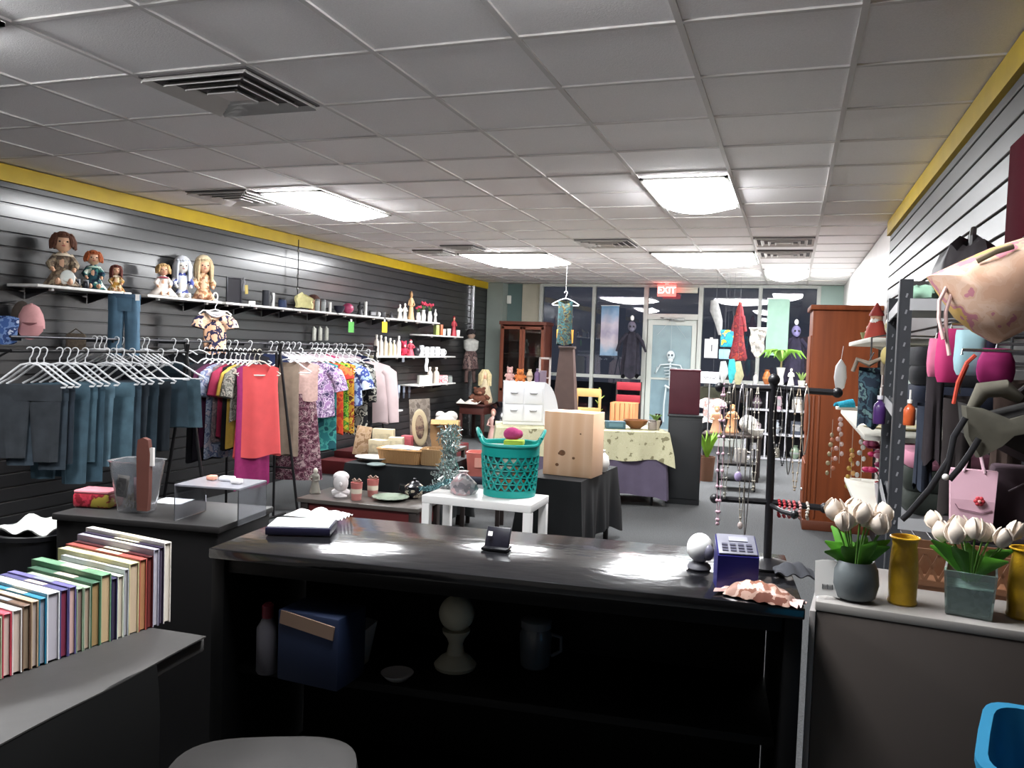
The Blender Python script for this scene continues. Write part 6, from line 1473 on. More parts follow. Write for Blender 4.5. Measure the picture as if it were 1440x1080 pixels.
# mauve case the gift bag stands on / beside
q2 = Vector((q.x, q.y, q.z))
t = thing('wall_shelf', 'low dark shelf under the pink gift bag', 'shelf', (.555, 2.36, q.z-.0), 0)
MB().box((0, 0, -.012), (.34, .24, .02), bev=.002).build('board', M('#2d2528', .6), t); MB().prism([(.168, -.024), (-.1, -.024), (.168, -.12)], .015, 'xz').build('bracket', bracket_mat, t, smooth=False)
c_q = at(1418, 700, Y=2.38)
t = thing('storage_case', 'dusky mauve fabric case right of the gift bag', 'case', (c_q.x+.055, 2.385, q.z), -.1)
hh = at(1418, 655, Y=2.38).z-q.z
MB().box((0, 0, hh/2), (.19, .10, hh), bev=.012).build('case', M('#4a3a42', .8, var=.1, scale=10), t)
MB().tube([(-.06, -.053, hh*.62), (-.02, -.056, hh*.8), (.05, -.055, hh*.6)], .0025, 5).build('piping', M('#8a7a82', .6), t)
# maroon framed thing high on the wall
a_ = at(1424, 330, X=RX-.03)
t = thing('wall_frame', 'maroon framed panel high on the right wall at the photo edge', 'picture frame', (RX-.028, a_.y-.14, a_.z+.13), 0)
MB().box((0, 0, 0), (.05, .30, .36), bev=.006).build('frame', M('#4a1520', .95, spec=.05), t); MB().tube([(0, .1, .18), (.02, .1, .215)], .004, 6).build('hanging_hook', chrome, t)
# --- white ledges beyond the unit, with odds and ends
def ledge(z, y0, y1, label, depth=.42, x=None):
    t = thing('wall_shelf', label, 'shelf', (RX-depth/2-.012, (y0+y1)/2, z), 0, 'white ledges on the right slatted wall')
    MB().box((0, 0, -.011), (depth, y1-y0, .022), bev=.003).build('board', M('#d6d3c8', .45), t)
    for s2 in (-.3, .3): MB().prism([(depth/2-.002, -.023), (-depth*.3, -.023), (depth/2-.002, -.12)], .014, 'xz', (0, s2*(y1-y0), 0)).build('bracket', M('#c9c6c0', .5), t, smooth=False)
    return t
def lz(px, py): return at(px, py, X=.33)
g1, g2, g3, g4 = lz(1190, 484), lz(1186, 575), lz(1206, 601), lz(1203, 692)
zl1, zl2, zl3 = g1.z, g2.z, g4.z
ledge(zl1, 3.78, 5.1, 'upper white ledge beyond the metal shelving')
ledge(zl2, 3.78, 5.55, 'middle white ledge under the turquoise shoe')
ledge(zl3, 3.78, 4.9, 'lowest white ledge beyond the metal shelving')
def onl(px, py, z, X=.40): q = at(px, py, X=X); q.z = z+.001; return q
t = thing('santa_figurine', 'red and white gnome figurine on the upper ledge', 'figurine', (.395, 4.50, zl1+.001), -.6)
MB().lathe([(.05, 0), (.055, .01), (.045, .06), (.03, .10)], n=18).build('coat', M('#b8493c', .7), t)
MB().ell((0, 0, .115), (.028, .028, .03), 12, 9).ell((0, -.028, .112), .006, 6, 5).build('head', TAN, t)
MB().lathe([(.036, .125), (.034, .135), (.015, .17), (.003, .19)], n=14).build('hat', M('#a13a33', .7), t); MB().ell((0, -.012, .09), (.026, .022, .03), 12, 8).build('beard', white, t)
t = thing('snow_figurine', 'white round figurine behind the gnome on the upper ledge', 'figurine', (.50, 4.62, zl1+.001), -.6)
MB().ell((0, 0, .05), .05, 14, 10).ell((0, 0, .125), .036, 14, 10).build('body', M('#dcdad4', .6), t); MB().cyl((0, 0, .15), (0, 0, .19), .022, .02).build('hat', M('#3a3f3a', .7), t)
t = thing('cream_jug', 'cream jug on the upper ledge near the shelf post', 'jug', (.44, 4.1, zl1+.001), 0); k_vase(t, .09, .14, ['#cfc6a6', '#b5a878'])
t = thing('floral_basket', 'mossy basket of pale flowers at the end of the upper ledge', 'basket', (.40, 4.82, zl1+.001), 0)
MB().lathe([(.04, 0), (.055, .05), (.05, .05), (.03, .01)], n=16).build('basket', M('#7d7a4f', .8, bump=.4, scale=60), t)
fb = MB()
for k in range(9): fb.ell((.03*math.cos(k*2.4)*(k/9)**.5, .03*math.sin(k*2.4)*(k/9)**.5, .06+.02*math.sin(k)), .016, 8, 6)
fb.build('flowers', M('#c9b7a0', .7, var=.2, scale=60), t)
# birdhouse shaped lantern hanging
q = at(1183, 505, Y=4.96)
t = thing('hanging_lantern', 'white egg shaped ornament hanging on a cord from the upper ledge', 'ornament', q, 0)
s_ = mpp(q)
MB().lathe([(.002, -46*s_), (6*s_, -40*s_), (8.5*s_, -26*s_), (7*s_, -10*s_), (2*s_, -2*s_), (.001, 0)], n=18).build('egg', M('#d9d7d6', .4), t)
MB().tube([(0, 0, -.002), (.008, 0, zl1-.024-q.z)], .0015, 5).build('hanging_cord', white, t)
# turquoise slipper
t = thing('slipper', 'fluffy turquoise slipper on the middle ledge', 'slipper', (.375, at(1198, 571, X=.375).y, zl2+.001), -2.75)
MB().loft([rsq(.20, .075, 0, 24, .7), rsq(.205, .08, .012, 24, .7), rsq(.2, .075, .02, 24, .7)]).build('sole', M('#d9d2c6', .7), t)
MB().sheet(lambda u, v: (.0+.10*u, .04*math.cos(PI*v), .018+.045*math.sin(PI*v)*(1-.55*u)), 10, 12, .014).build('upper', M('#1c8fa8', .95, bump=.8, scale=140, var=.2), t)
# patterned hoodie hanging between ledges and post
q = at(1226, 478, Y=3.74)
t = thing('hanging_hoodie', 'navy and teal patterned hoodie hanging beside the far shelf post', 'hoodie', q, .1)
s_ = mpp(q)
top_bm(30*s_, 88*s_, .04, None, .0, .03, 2).build('garment', M('#25303f', .9, pal=['#3b5560', '#1c2433', '#5f7a7a', '#2b3a4a'], scale=14), t)
MB().tube([(0, 0, -.1), (0, 0, .01), (.05, 0, .02), (RX-.012-q.x, 0, .02)], .004, 6).build('hanging_hook', chrome, t)
t = thing('scarf', 'tan scarf looped over the patterned hoodie', 'scarf', at(1222, 506, Y=3.70), 0)
MB().tube([(-.06, 0, -.05), (-.045, -.01, 0), (0, -.02, -.018), (.05, -.01, .01), (.055, .0, -.06)], [.008, .011, .013, .011, .008], 8).build('scarf', M('#8f8376', .9, var=.2, scale=30), t)
MB().tube([(0, 0, -.01), (.02, .03, .03)], .003, 5).build('hanging_loop', chrome, t)
q = at(1246, 500, Y=3.45)
t = thing('yellow_cap', 'small pale yellow cap hanging left of the near post', 'cap', at(1249, 490, Y=3.66), 0)
MB().ell((0, 0, -.03), (.028, .03, .04), 12, 9).build('crown', M('#c9b777', .8), t); MB().tube([(0, 0, .005), (.02, 0, .02)], .003, 5).build('hanging_loop', chrome, t)
# cream plate ledge, pink flowers, chimes
t = thing('cream_plaque', 'cream wedge shaped dish jutting from the wall below the middle ledge', 'dish', (.50, 4.28, g3.z-.02), 0)
MB().lathe([(.03, 0), (.05, .006), (.17, .05), (.165, .055), (.05, .016), (.001, .014)], n=28).build('dish', M('#cfc29a', .4), t); MB().tube([(0, 0, .008), (RX-.012-.50, 0, .02)], .006, 6).build('hanging_bracket', chrome, t)
q = onl(1228, 690, zl3, .42)
t = thing('silk_flowers', 'bunch of pink and magenta silk flowers on the lowest ledge', 'flowers', (.43, 4.02, zl3+.001), 0)
MB().lathe([(.035, 0), (.05, .10), (.042, .10), (.03, .01)], n=16).build('pot', M('#b9b3b8', .5), t)
rg = random.Random(11)
for k in range(16):
    a = k*2.4; r_ = .10*math.sqrt((k+.5)/16); z_ = .15+.16*rg.random()
    fl = MB()
    for j in range(5): fl.ell((r_*math.cos(a)+.018*math.cos(j*1.26), r_*math.sin(a)*.9+.018*math.sin(j*1.26), z_), (.018, .018, .012), 8, 6)
    fl.build('flower', M(['#a8184f', '#c46a8e', '#7d1a4a', '#cf8fa6'][k % 4], .7), t)
st = MB()
for k in range(6): st.tube([(0, 0, .09), (.05*math.cos(k), .05*math.sin(k), .16)], .004, 5)
st.build('stems', M('#3f5a35', .7), t)
t = thing('red_candle', 'short red candle jar on the lowest ledge', 'candle', (.44, 4.22, zl3+.001), 0); k_cup(t, .08, .08, ['#a8343a', '#c9746a'])
for i, (px, py, L_, Y_, lab, cols) in enumerate(((1182, 590, 62, 4.95, 'pink and white drop chime hanging under the middle ledge', ('#c9a39c', '#d3b9b4')), (1170, 612, 60, 5.02, 'chime with pale flowers and copper beads, leftmost under the ledge', ('#a89a7a', '#b8755a')), (1198, 634, 56, 4.85, 'chime of golden leaves hanging under the middle ledge', ('#a8863c', '#b98a54')), (1213, 606, 70, 4.6, 'silver strand chime hanging under the middle ledge', ('#a9a6a3', '#c2beb9')))):
    q = at(px, py, Y=Y_); s_ = mpp(q)
    t = thing('wind_chime', lab, 'chime', q, 0, 'chimes under the middle ledge')
    q.z = zl2-.024 if q.z < zl2 else q.z
    top = zl2-.026-t.location.z
    MB().tube([(0, 0, top), (0, 0, 0), (.004, 0, -L_*s_)], .0015, 5).build('hanging_cord', M('#b5a99b', .6), t)
    rg = random.Random(i)
    for k in range(9):
        f = k/9
        MB().ell((.018*math.sin(3*k), .012*math.cos(2*k), -L_*s_*f), (.010+.004*rg.random(), .007, .014), 8, 6).build('charm', M(cols[k % 2], .4, metal=.1), t)
    if t.location.x < .3:
        pass
# --- wardrobe
t = thing('wardrobe', 'tall reddish brown wooden wardrobe against the right wall', 'wardrobe', (.43, 8.06, 0), .03)
ww = M('#7c4024', .6, var=.22, scale=14, stretch=(1, 1, .05), spec=.2)
MB().box((0, 0, 1.01), (.55, .56, 1.96), bev=.006).build('carcass', ww, t)
MB().box((0, 0, 2.0), (.60, .61, .045), bev=.008).build('cornice', ww, t); MB().box((0, 0, .045), (.57, .58, .09), bev=.006).build('plinth', M('#5c2f1c', .5), t)
for i, x in enumerate((-.265, -.235, -.19)): MB().box((x, -.283, .66), (.018, .012, 1.1), bev=.004).build('moulding', M('#7a4024', .45), t)
for z in (1.3, .35): d = MB().box((-.281, 0, z), (.012, .5, .9 if z > 1 else .5), bev=.004).build('door', ww, t); MB().ell((-.296, -.18, z), .014, 10, 8).build('knob', chrome, d)
# ================================================================== the far end by the shop window
def hangline(t, L, x=0, y=0): MB().cyl((x, y, 0), (x, y, L), .0008, n=4).build('hanging_cord', M('#5d5d60', .7), t)
# china cabinet
t = thing('china_cabinet', 'reddish brown glass fronted cabinet at the far left corner', 'cabinet', (-4.33, 13.35, 0), .0)
cw = M('#5a2d20', .45, var=.15, scale=6)
W_, D_, H_ = .80, .42, 2.0
MB().box((0, .15, H_/2), (W_, .03, H_)).box((-W_/2+.02, 0, H_/2), (.04, D_, H_)).box((W_/2-.02, 0, H_/2), (.04, D_, H_)).box((0, 0, H_-.03), (W_+.04, D_+.04, .06), bev=.008).box((0, 0, .4), (W_-.08, D_, .8)).build('carcass', cw, t, smooth=False)
for s2 in (-1, 1):
    d = MB()
    for q in (-1, 1): d.box((s2*.19+q*.165, -.205, 1.36), (.045, .02, 1.1)).box((s2*.19, -.205, 1.36+q*.53), (.37, .02, .05))
    d = d.build('door', M('#6d3a28', .4, var=.1, scale=6), t, smooth=False)
    MB().box((s2*.19, -.205, 1.36), (.29, .004, 1.01)).build('pane', glass('#dfe6e4'), d, smooth=False)
for z in (1.12, 1.45): MB().box((0, 0, z), (W_-.09, D_-.08, .015)).build('shelf', cw, t, smooth=False)
for i, (x, z, k, w, h, cs, lab) in enumerate(((.02, .808, 'bottle', .08, .27, ['#d3d0c8', '#b9b5ab'], 'tall white bottle inside the glass fronted cabinet, lower shelf'), (-.15, .808, 'vase', .08, .2, ['#b8a25a', '#8f7a3a'], 'brassy vase inside the glass fronted cabinet'), (.02, 1.46, 'figure', .10, .25, ['#b9b6a8', '#c4bfb4'], 'pale figurine on the top shelf of the glass cabinet'), (.22, 1.13, 'figure', .11, .26, ['#c9c6bd', '#bfb9ab'], 'white figurine right inside the glass cabinet'), (-.2, 1.46, 'box', .12, .2, ['#4f3028'], 'brown box inside the glass cabinet, upper left'))):
    t2 = thing(NM[k], lab, CT[k], (-4.33+x, 13.33, z+.001), 0); KIN[k](t2, w, h, cs)
# switch plate on cream wall
p = at(714, 421, Y=14.05)
solo(MB().box((0, 0, 0), (.08, .03, .15), bev=.008), 'wall_switch', M('#e6e6e0', .4), 'small white box high on the pale wall left of the window', 'wall fitting', (p.x, 14.12 if p.x > LX+.61 else 14.12, p.z))
# console with dolls by the left wall
p = at(655, 566, Y=12.6)
CX, CY, CZt = -4.86, 12.55, at(655, 566, Y=12.55).z
t = thing('console_table', 'dark red wooden console table by the left wall, topped with toys', 'table', (CX, CY, 0), 0)
MB().box((0, 0, CZt-.015), (.48, .7, .03), bev=.005).build('tabletop', M('#3a1c18', .45), t)
MB().box((0, 0, CZt-.10), (.42, .62, .13), bev=.004).build('apron', M('#411f1a', .5), t); legs4(.38, .58, CZt-.16, .025, M('#3a1c18', .5), t)
t = thing('plush_toy', 'brown teddy bear on the console table', 'plush toy', (CX+.05, CY-.10, CZt+.001), .4); k_plush(t, .32, .27, [M('#5a3526', .95, var=.3, scale=60, bump=.6), '#7d5240'])
t = thing('doll', 'cream haired doll seated above the brown teddy, on the console table', 'doll', (CX+.02, CY+.21, CZt+.001), .4)
MB().lathe([(.13, 0), (.14, .05), (.10, .2), (.06, .36), (.045, .40)], n=18).build('dress', M('#b3a488', .9, var=.15, scale=20), t)
MB().ell((0, 0, .46), (.065, .065, .08), 14, 10).ell((0, -.065, .455), .012, 7, 5).build('head', TAN, t)
m = MB()
for k in range(12):
    a = -.3*PI+1.6*PI*k/11; m.tube([(.03*math.cos(a), .02+.03*math.sin(a), .54), (.085*math.cos(a), .02+.08*math.sin(a), .46), (.10*math.cos(a), .03+.08*math.sin(a), .28)], [.03, .03, .015], 7)
m.build('hair', M('#c4b48a', .9, var=.2, scale=40), t)
t = thing('lace_runner', 'white lace cloth hanging off the console table corner', 'cloth', (CX-.08, CY-.30, CZt+.004), 0)
MB().sheet(lambda u, v: (-.16+.36*u, -.06+.14*v if v < .6 else .024, .0+.002*math.sin(20*u)) if False else (-.16+.36*u, .10-.18*v, .004+.07*(1-v)*abs(math.sin(5*u+2))), 12, 8, .005).build('cloth', M('#cfc8bf', .9), t)
t = thing('ribbon_doll', 'pinkish figurine leaning at the console table leg', 'figurine', (CX+.34, CY-.2, 0), .2); k_figure(t, .2, CZt*.9, ['#b8938a', '#c9a394', '#a5786a'])
# elf hanging on the wall end
p = at(663, 462, X=LX+.14)
t = thing('hanging_puppet', 'dark puppet with white collar hanging on the left wall by the chrome trim', 'puppet', (LX+.14, p.y, p.z), .8)
hp = 1/1.0
MB().ell((0, 0, -.10), (.07, .07, .085), 14, 10).ell((0, -.07, -.10), .014, 7, 5).build('head', M('#8f7a6c', .7), t)
MB().ell((0, .012, -.075), (.085, .085, .075), 14, 10).build('hair', M('#191618', .9), t)
MB().lathe([(.05, -.17), (.14, -.21), (.13, -.34), (.07, -.40)], n=16, sy=.6).build('collar', M('#a9a8a3', .8, var=.2, scale=20), t)
MB().lathe([(.07, -.34), (.12, -.45), (.15, -.68), (.09, -.72)], n=16, sy=.6).build('tunic', M('#3f2d2c', .9, pal=['#554240', '#2d2224', '#6d5a55'], scale=12), t)
for s2 in (-1, 1): MB().tube([(s2*.06, 0, -.68), (s2*.07, 0, -.85), (s2*.08, -.03, -.92)], [.035, .03, .035], 8).build('leg', M('#4d3a36', .9), t)
MB().tube([(0, 0, -.02), (0, 0, .06), (-.12, .03, .08)], .004, 5).build('hanging_hook', chrome, t)
# black vase on the floor
t = thing('floor_vase', 'black glossy floor vase with handles at the far left corner', 'vase', (-4.42, 12.5, 0), 0)
MB().lathe([(.10, 0), (.11, .02), (.2, .28), (.21, .38), (.13, .52), (.08, .58), (.12, .66), (.10, .66), (.06, .58)], n=26).build('body', M('#14141a', .2, spec=.7), t)
for s2 in (-1, 1): MB().tube([(s2*.12, 0, .53), (s2*.2, 0, .60), (s2*.11, 0, .64)], .015, 7).build('handle', M('#14141a', .2), t)
# parrot-print dress on a white hanger from the ceiling
Yp = 10.6
p = at(796, 411, Y=Yp)
hanger((p.x, Yp, p.z), .25, 'white hanger hung from the ceiling with the parrot print dress', w=.36, drop=.17)
t = thing('hanging_dress', 'teal and yellow parrot print dress hanging from the ceiling', 'dress', (p.x, Yp, p.z), .25)
top_bm(.20, .60, .05, None, .1, .05, 3).build('dress', M('#123436', .95, pal=['#1d1610', '#15484c', '#1a1510', '#4f4212', '#1a4145', '#1d1610'], scale=13, seed=3), t)
MB().cyl((0, 0, .0), (0, 0, CZ-p.z), .001, n=4).build('hanging_cord', white, t)
for s2, zz in ((-.08, -.62), (.09, -.68)): MB().tube([(s2, 0, -.5), (s2*1.1, 0, zz)], [.03, .018], 7).build('trailing_tie', M('#a8742c', .9), t)
# tie-dye banner, ghosts, mint cloth
def banner(px0, px1, py0, py1, Y, mat, name, label, cat, topc=None):
    a, b = at(px0, py0, Y=Y), at(px1, py1, Y=Y)
    t = thing(name, label, cat, ((a.x+b.x)/2, Y, a.z), 0)
    w, h = b.x-a.x, a.z-at((px0+px1)/2, py1, Y=Y).z
    MB().sheet(lambda u, v: (w*(u-.5), .012*math.sin(7*u+2*v), -h*v), 12, 14, .006).build('cloth', mat, t)
    MB().cyl((-w/2-.01, 0, .004), (w/2+.01, 0, .004), .008, n=8).build('rod', topc or white, t)
    hangline(t, CZ-a.z)
    return t
def ramp_mat(cols, h):
    m = bpy.data.materials.new('material'); m.use_nodes = True; nt = m.node_tree; b = nt.nodes['Principled BSDF']; L = nt.links.new
    tc = nt.nodes.new('ShaderNodeTexCoord'); sp = nt.nodes.new('ShaderNodeSeparateXYZ'); mr = nt.nodes.new('ShaderNodeMapRange'); r = nt.nodes.new('ShaderNodeValToRGB')
    L(tc.outputs['Object'], sp.inputs[0]); L(sp.outputs['Z'], mr.inputs['Value']); mr.inputs['From Min'].default_value = 0; mr.inputs['From Max'].default_value = -h
    nz = nt.nodes.new('ShaderNodeTexNoise'); nz.inputs['Scale'].default_value = 9; mx_ = nt.nodes.new('ShaderNodeMath'); mx_.operation = 'MULTIPLY_ADD'; mx_.inputs[1].default_value = .25
    L(tc.outputs['Object'], nz.inputs['Vector']); L(nz.outputs['Fac'], mx_.inputs[0]); L(mr.outputs[0], mx_.inputs[2])
    sb = nt.nodes.new('ShaderNodeMath'); sb.operation = 'SUBTRACT'; sb.inputs[1].default_value = .12; L(mx_.outputs[0], sb.inputs[0]); L(sb.outputs[0], r.inputs[0])
    e = r.color_ramp.elements
    while len(e) < len(cols): e.new(.5)
    for i, c in enumerate(cols): e[i].position = i/(len(cols)-1); e[i].color = lin(c)
    L(r.outputs[0], b.inputs['Base Color']); b.inputs['Roughness'].default_value = .85
    return m
banner(846, 868, 430, 500, 13.9, ramp_mat(['#5f8cae', '#93a6c0', '#c2b9c4', '#a39cb0', '#c7bcc2', '#8fa5bb', '#5c86a8'], .95), 'tie_dye_banner', 'blue and blush tie dye banner hanging in the window', 'banner')
banner(1080, 1107, 420, 500, 13.6, M('#86a394', .85, var=.06, scale=5), 'window_cloth', 'pale mint cloth hanging in the right window', 'cloth')
def ghost(px, py, Y, h, label, col, skull):
    a = at(px, py, Y=Y); t = thing('hanging_ghoul', label, 'halloween decoration', (a.x, Y, a.z), .2)
    k = h
    MB().ell((0, 0, -.09*k), (.075*k, .075*k, .095*k), 14, 10).ell((0, -.06*k, -.14*k), (.045*k, .03*k, .05*k), 10, 8).build('skull', M(skull, .7), t)
    for s2 in (-1, 1): MB().ell((s2*.03*k, -.066*k, -.09*k), (.018*k, .014*k, .02*k), 8, 6).build('eye_socket', blackp, t)
    n = 26
    MB().loft([[((w+.02*k*math.sin(6*a2+3*z)*min(1, 4*z))*math.cos(a2), (w*.5+.02*k*math.sin(5*a2+z)*min(1, 4*z))*math.sin(a2)+.01, -k*(.12+z)-(.05*k*math.sin(3*a2) if z > .8 else 0)) for a2 in [2*PI*q/n for q in range(n)]] for z, w in ((.06, .05*k), (.12, .10*k), (.25, .13*k), (.5, .14*k), (.7, .16*k), (.86, .15*k))]).build('robe', M(col, .95, var=.3, scale=12), t)
    for s2 in (-1, 1): MB().tube([(s2*.08*k, 0, -.22*k), (s2*.19*k, -.02, -.36*k), (s2*.26*k, -.05, -.54*k)], [.035*k, .035*k, .018*k], 8).build('sleeve', M(col, .95, var=.3, scale=12), t)
    MB().ell((0, 0, .06*k), (.035*k, .02*k, .05*k), 8, 6).build('hanging_tag', white, t)
    hangline(t, CZ-a.z)
ghost(889, 452, 13.8, .95, 'grey ghoul in a black ragged robe hanging in the window left of the door', '#2b2933', '#6d6a7a')
ghost(1120, 458, 13.8, .95, 'violet ghoul in a dark robe hanging in the right window', '#2a2638', '#7d76a0')
# skeleton on the door
xm = (mx[2]+mx[3])/2; zc = at(945, 500, Y=14.1).z
t = thing('skeleton_decoration', 'pale skeleton decoration fixed on the glass door', 'halloween decoration', (xm, 14.13, zc), 0)
bone = M('#cfd8da', .6)
MB().ell((0, 0, .0), (.07, .035, .085), 14, 10).ell((0, -.01, -.085), (.045, .025, .035), 10, 7).build('skull', bone, t)
for s2 in (-1, 1): MB().ell((s2*.027, -.033, .005), (.018, .008, .02), 8, 6).build('eye_socket', M('#4d5a60', .7), t)
MB().tube([(0, 0, -.12), (0, 0, -.3), (0, 0, -.52)], .014, 8).build('spine', bone, t)
m = MB()
for k in range(4):
    z = -.2-.055*k; r_ = .11-.012*k
    m.tube([(r_*math.cos(a2), -.02*math.sin(a2), z-.012*abs(math.cos(a2))) for a2 in [PI*q/10 for q in range(11)]], .008, 5)
m.tube([(-.17, 0, -.165), (0, -.01, -.15), (.17, 0, -.165)], .011, 6).tube([(-.08, 0, -.52), (0, -.01, -.56), (.08, 0, -.52)], .02, 7).build('rib_cage', bone, t)
for s2 in (-1, 1):
    MB().tube([(s2*.17, 0, -.165), (s2*.25, -.01, -.32), (s2*.22, -.02, -.2 if s2 < 0 else -.5)], .011, 6).build('arm', bone, t)
    MB().tube([(s2*.06, 0, -.55), (s2*.08, -.01, -.85), (s2*.08, 0, -1.15)], .014, 6).build('leg', bone, t)
MB().tube([(-.24, .0, .35), (0, -.02, .62), (.25, 0, .3)], .004, 5).tube([(0, -.02, .62), (0, 0, .08)], .003, 5).build('hanging_gauze', M('#b5c0c4', .8), t)
# grey scarf, coloured packs, red clothes hanging right of the door
p = at(1008, 422, Y=12.6)
t = thing('hanging_scarf', 'grey gauze scarf hanging right of the door', 'scarf', (p.x, 12.6, p.z), 0)
MB().tube([(-.04, 0, 0), (-.02, 0, -.15), (.04, .01, -.32), (.07, 0, -.52)], [.05, .075, .06, .025], 10, sy=.4).build('cloth', M('#8a8a88', .9, var=.2, scale=16), t); hangline(t, CZ-p.z)
p = at(1008, 478, Y=13.9)
t = thing('paper_notice', 'white paper notice with a dark mark on the window right of the door', 'notice', (at(1000, 490, Y=14.1).x, 14.09, at(1000, 490, Y=14.1).z), 0)
MB().box((0, 0, 0), (.22, .006, .32)).build('sheet', M('#dcdcdc', .6), t, smooth=False); text('1', .16, M('#3a3f44', .6), t, (.01, -.004, 0)); MB().box((0, 0, .17), (.05, .01, .03)).build('hanging_clip', white, t)
def pack(px, py, w, h, Y, col, label, name='hanging_pack', cat='packaged goods', d=.05):
    a = at(px, py, Y=Y); s2 = mpp(a); t = thing(name, label, cat, (a.x, Y, a.z), 0)
    MB().box((0, 0, -h*s2/2), (w*s2, d, h*s2), bev=.012).build('pack', c_(col, .6), t); hangline(t, CZ-a.z)
    return t
pack(1024, 464, 20, 24, 12.4, M('#1f8fa3', .7, pal=['#2aa0b0', '#1a7a95', '#c9b23a'], scale=9), 'turquoise and yellow bag hanging right of the scarf')
pack(1019, 491, 15, 14, 12.5, '#8fb3c9', 'pale blue square pack below the turquoise bag')
p = at(1041, 425, Y=12.2)
t = thing('hanging_costume', 'red costume hanging in the right window', 'costume', (p.x, 12.2, p.z), 0)
rd = M('#5f121b', .85, pal=['#6d1a20', '#4f0e16', '#7a281e'], scale=9)
MB().loft([[(w*math.cos(a2)*(1+.08*math.sin(5*a2)), w*.5*math.sin(a2), z) for a2 in [2*PI*q/18 for q in range(18)]] for z, w in ((0, .02), (-.12, .05), (-.3, .075), (-.5, .07), (-.62, .09), (-.80, .13), (-.84, .11))]).build('costume', rd, t)
for s2 in (-1, 1): MB().tube([(s2*.04, 0, -.2), (s2*.09, 0, -.42)], [.035, .025], 8).build('sleeve', rd, t)
hangline(t, CZ-p.z)
p = at(1066, 462, Y=11.8)
t = thing('lace_shawl', 'grey lace shawl hanging before the right mullion', 'shawl', (p.x, 11.8, p.z), 0)
lc = M('#86827c', .9, pal=['#9b978f', '#6d6963', '#b3afa6'], scale=24, kind='voronoi')
MB().sheet(lambda u, v: ((u-.5)*.22*(1-.25*v)+.01*math.sin(9*v), .02*math.sin(8*u), -.42*v*(1-.25*abs(u-.5)*2)), 12, 12, .01).build('shawl', lc, t)
MB().tube([(-.12, 0, .005), (.12, 0, .005)], .008, 6).build('rod', white, t); hangline(t, CZ-p.z)
# stand sign with handwritten-looking words
sp_ = at(998, 531, Y=11.3)
t = thing('stand_sign', 'white stand sign with cursive words before the window', 'sign', (sp_.x, 11.3, 0), 0)
MB().box((0, 0, sp_.z), (.25, .014, .155), bev=.003).build('board', M('#d6d6d8', .5), t); text('Dresses', .055, M('#2d2d31', .6), t, (0, -.009, sp_.z)) if False else text('~sale~', .06, M('#3a3a3e', .6), t, (0, -.009, sp_.z)) if False else MB().tube([(-.09+.18*k/40, -.009, sp_.z+.03*math.sin(k*.9)*math.cos(k*.35)) for k in range(41)], .0035, 5).build('script_lettering', M('#3a3a3e', .6), t)
MB().cyl((0, .012, .02), (0, .012, sp_.z-.05), .008, n=8).lathe([(.11, 0), (.11, .012), (.02, .02)], n=20).build('post', M('#8a8a8c', .4, metal=.5), t)
# white cube shelving before the right window
SXp, SYp = at(1093, 560, Y=12.9).x, 12.9
t = thing('cube_shelving', 'white open cube shelving standing before the right window', 'shelving unit', (SXp, SYp, 0), 0)
sw, sh_, sd = .86, 1.0, .32; wm = M('#a3a3a8', .5)
ztop = at(1093, 541, Y=SYp).z; sh_ = ztop
for x in (-sw/2, -sw/6, sw/6, sw/2): MB().box((x, 0, sh_/2), (.022, sd, sh_-.03)).build('upright', wm, t, smooth=False)
for k in range(4): MB().box((0, 0, .02+(sh_-.04)*k/3), (sw+.02, sd+.01, .024)).build('shelf', wm, t, smooth=False)
MB().box((0, .155, sh_/2), (sw-.02, .008, sh_-.04)).build('back_panel', M('#2a2a30', .7), t, smooth=False)
rg = random.Random(21)
cubecols = [('#8f8f92', 'grey'), ('#a98a96', 'mauve pink'), ('#3a3f4a', 'slate'), ('#b9a9ae', 'pale pink'), ('#6d6a5f', 'olive grey'), ('#c9c4bc', 'cream'), ('#4a3a44', 'plum'), ('#9fa5ad', 'silver'), ('#7d8f7a', 'sage')]
nm_ = ['left', 'middle', 'right']; rw_ = ['bottom', 'middle', 'top']
for r_ in range(3):
    for c_i in range(3):
        z0 = .02+(sh_-.04)*r_/3+.013; col, cn = cubecols[(r_*3+c_i*4) % 9]
        k = ['jar', 'bottle', 'vase', 'box'][(r_+c_i) % 4]
        t2 = thing('handbag' if False else NM[k], '%s %s in the %s %s cube of the white shelving' % (cn, CT[k], rw_[r_], nm_[c_i]), CT[k], (SXp-sw/3+sw/3*c_i, SYp-.03, z0), 0)
        KIN[k](t2, .15, .2, [col, '#8a8a8a'])
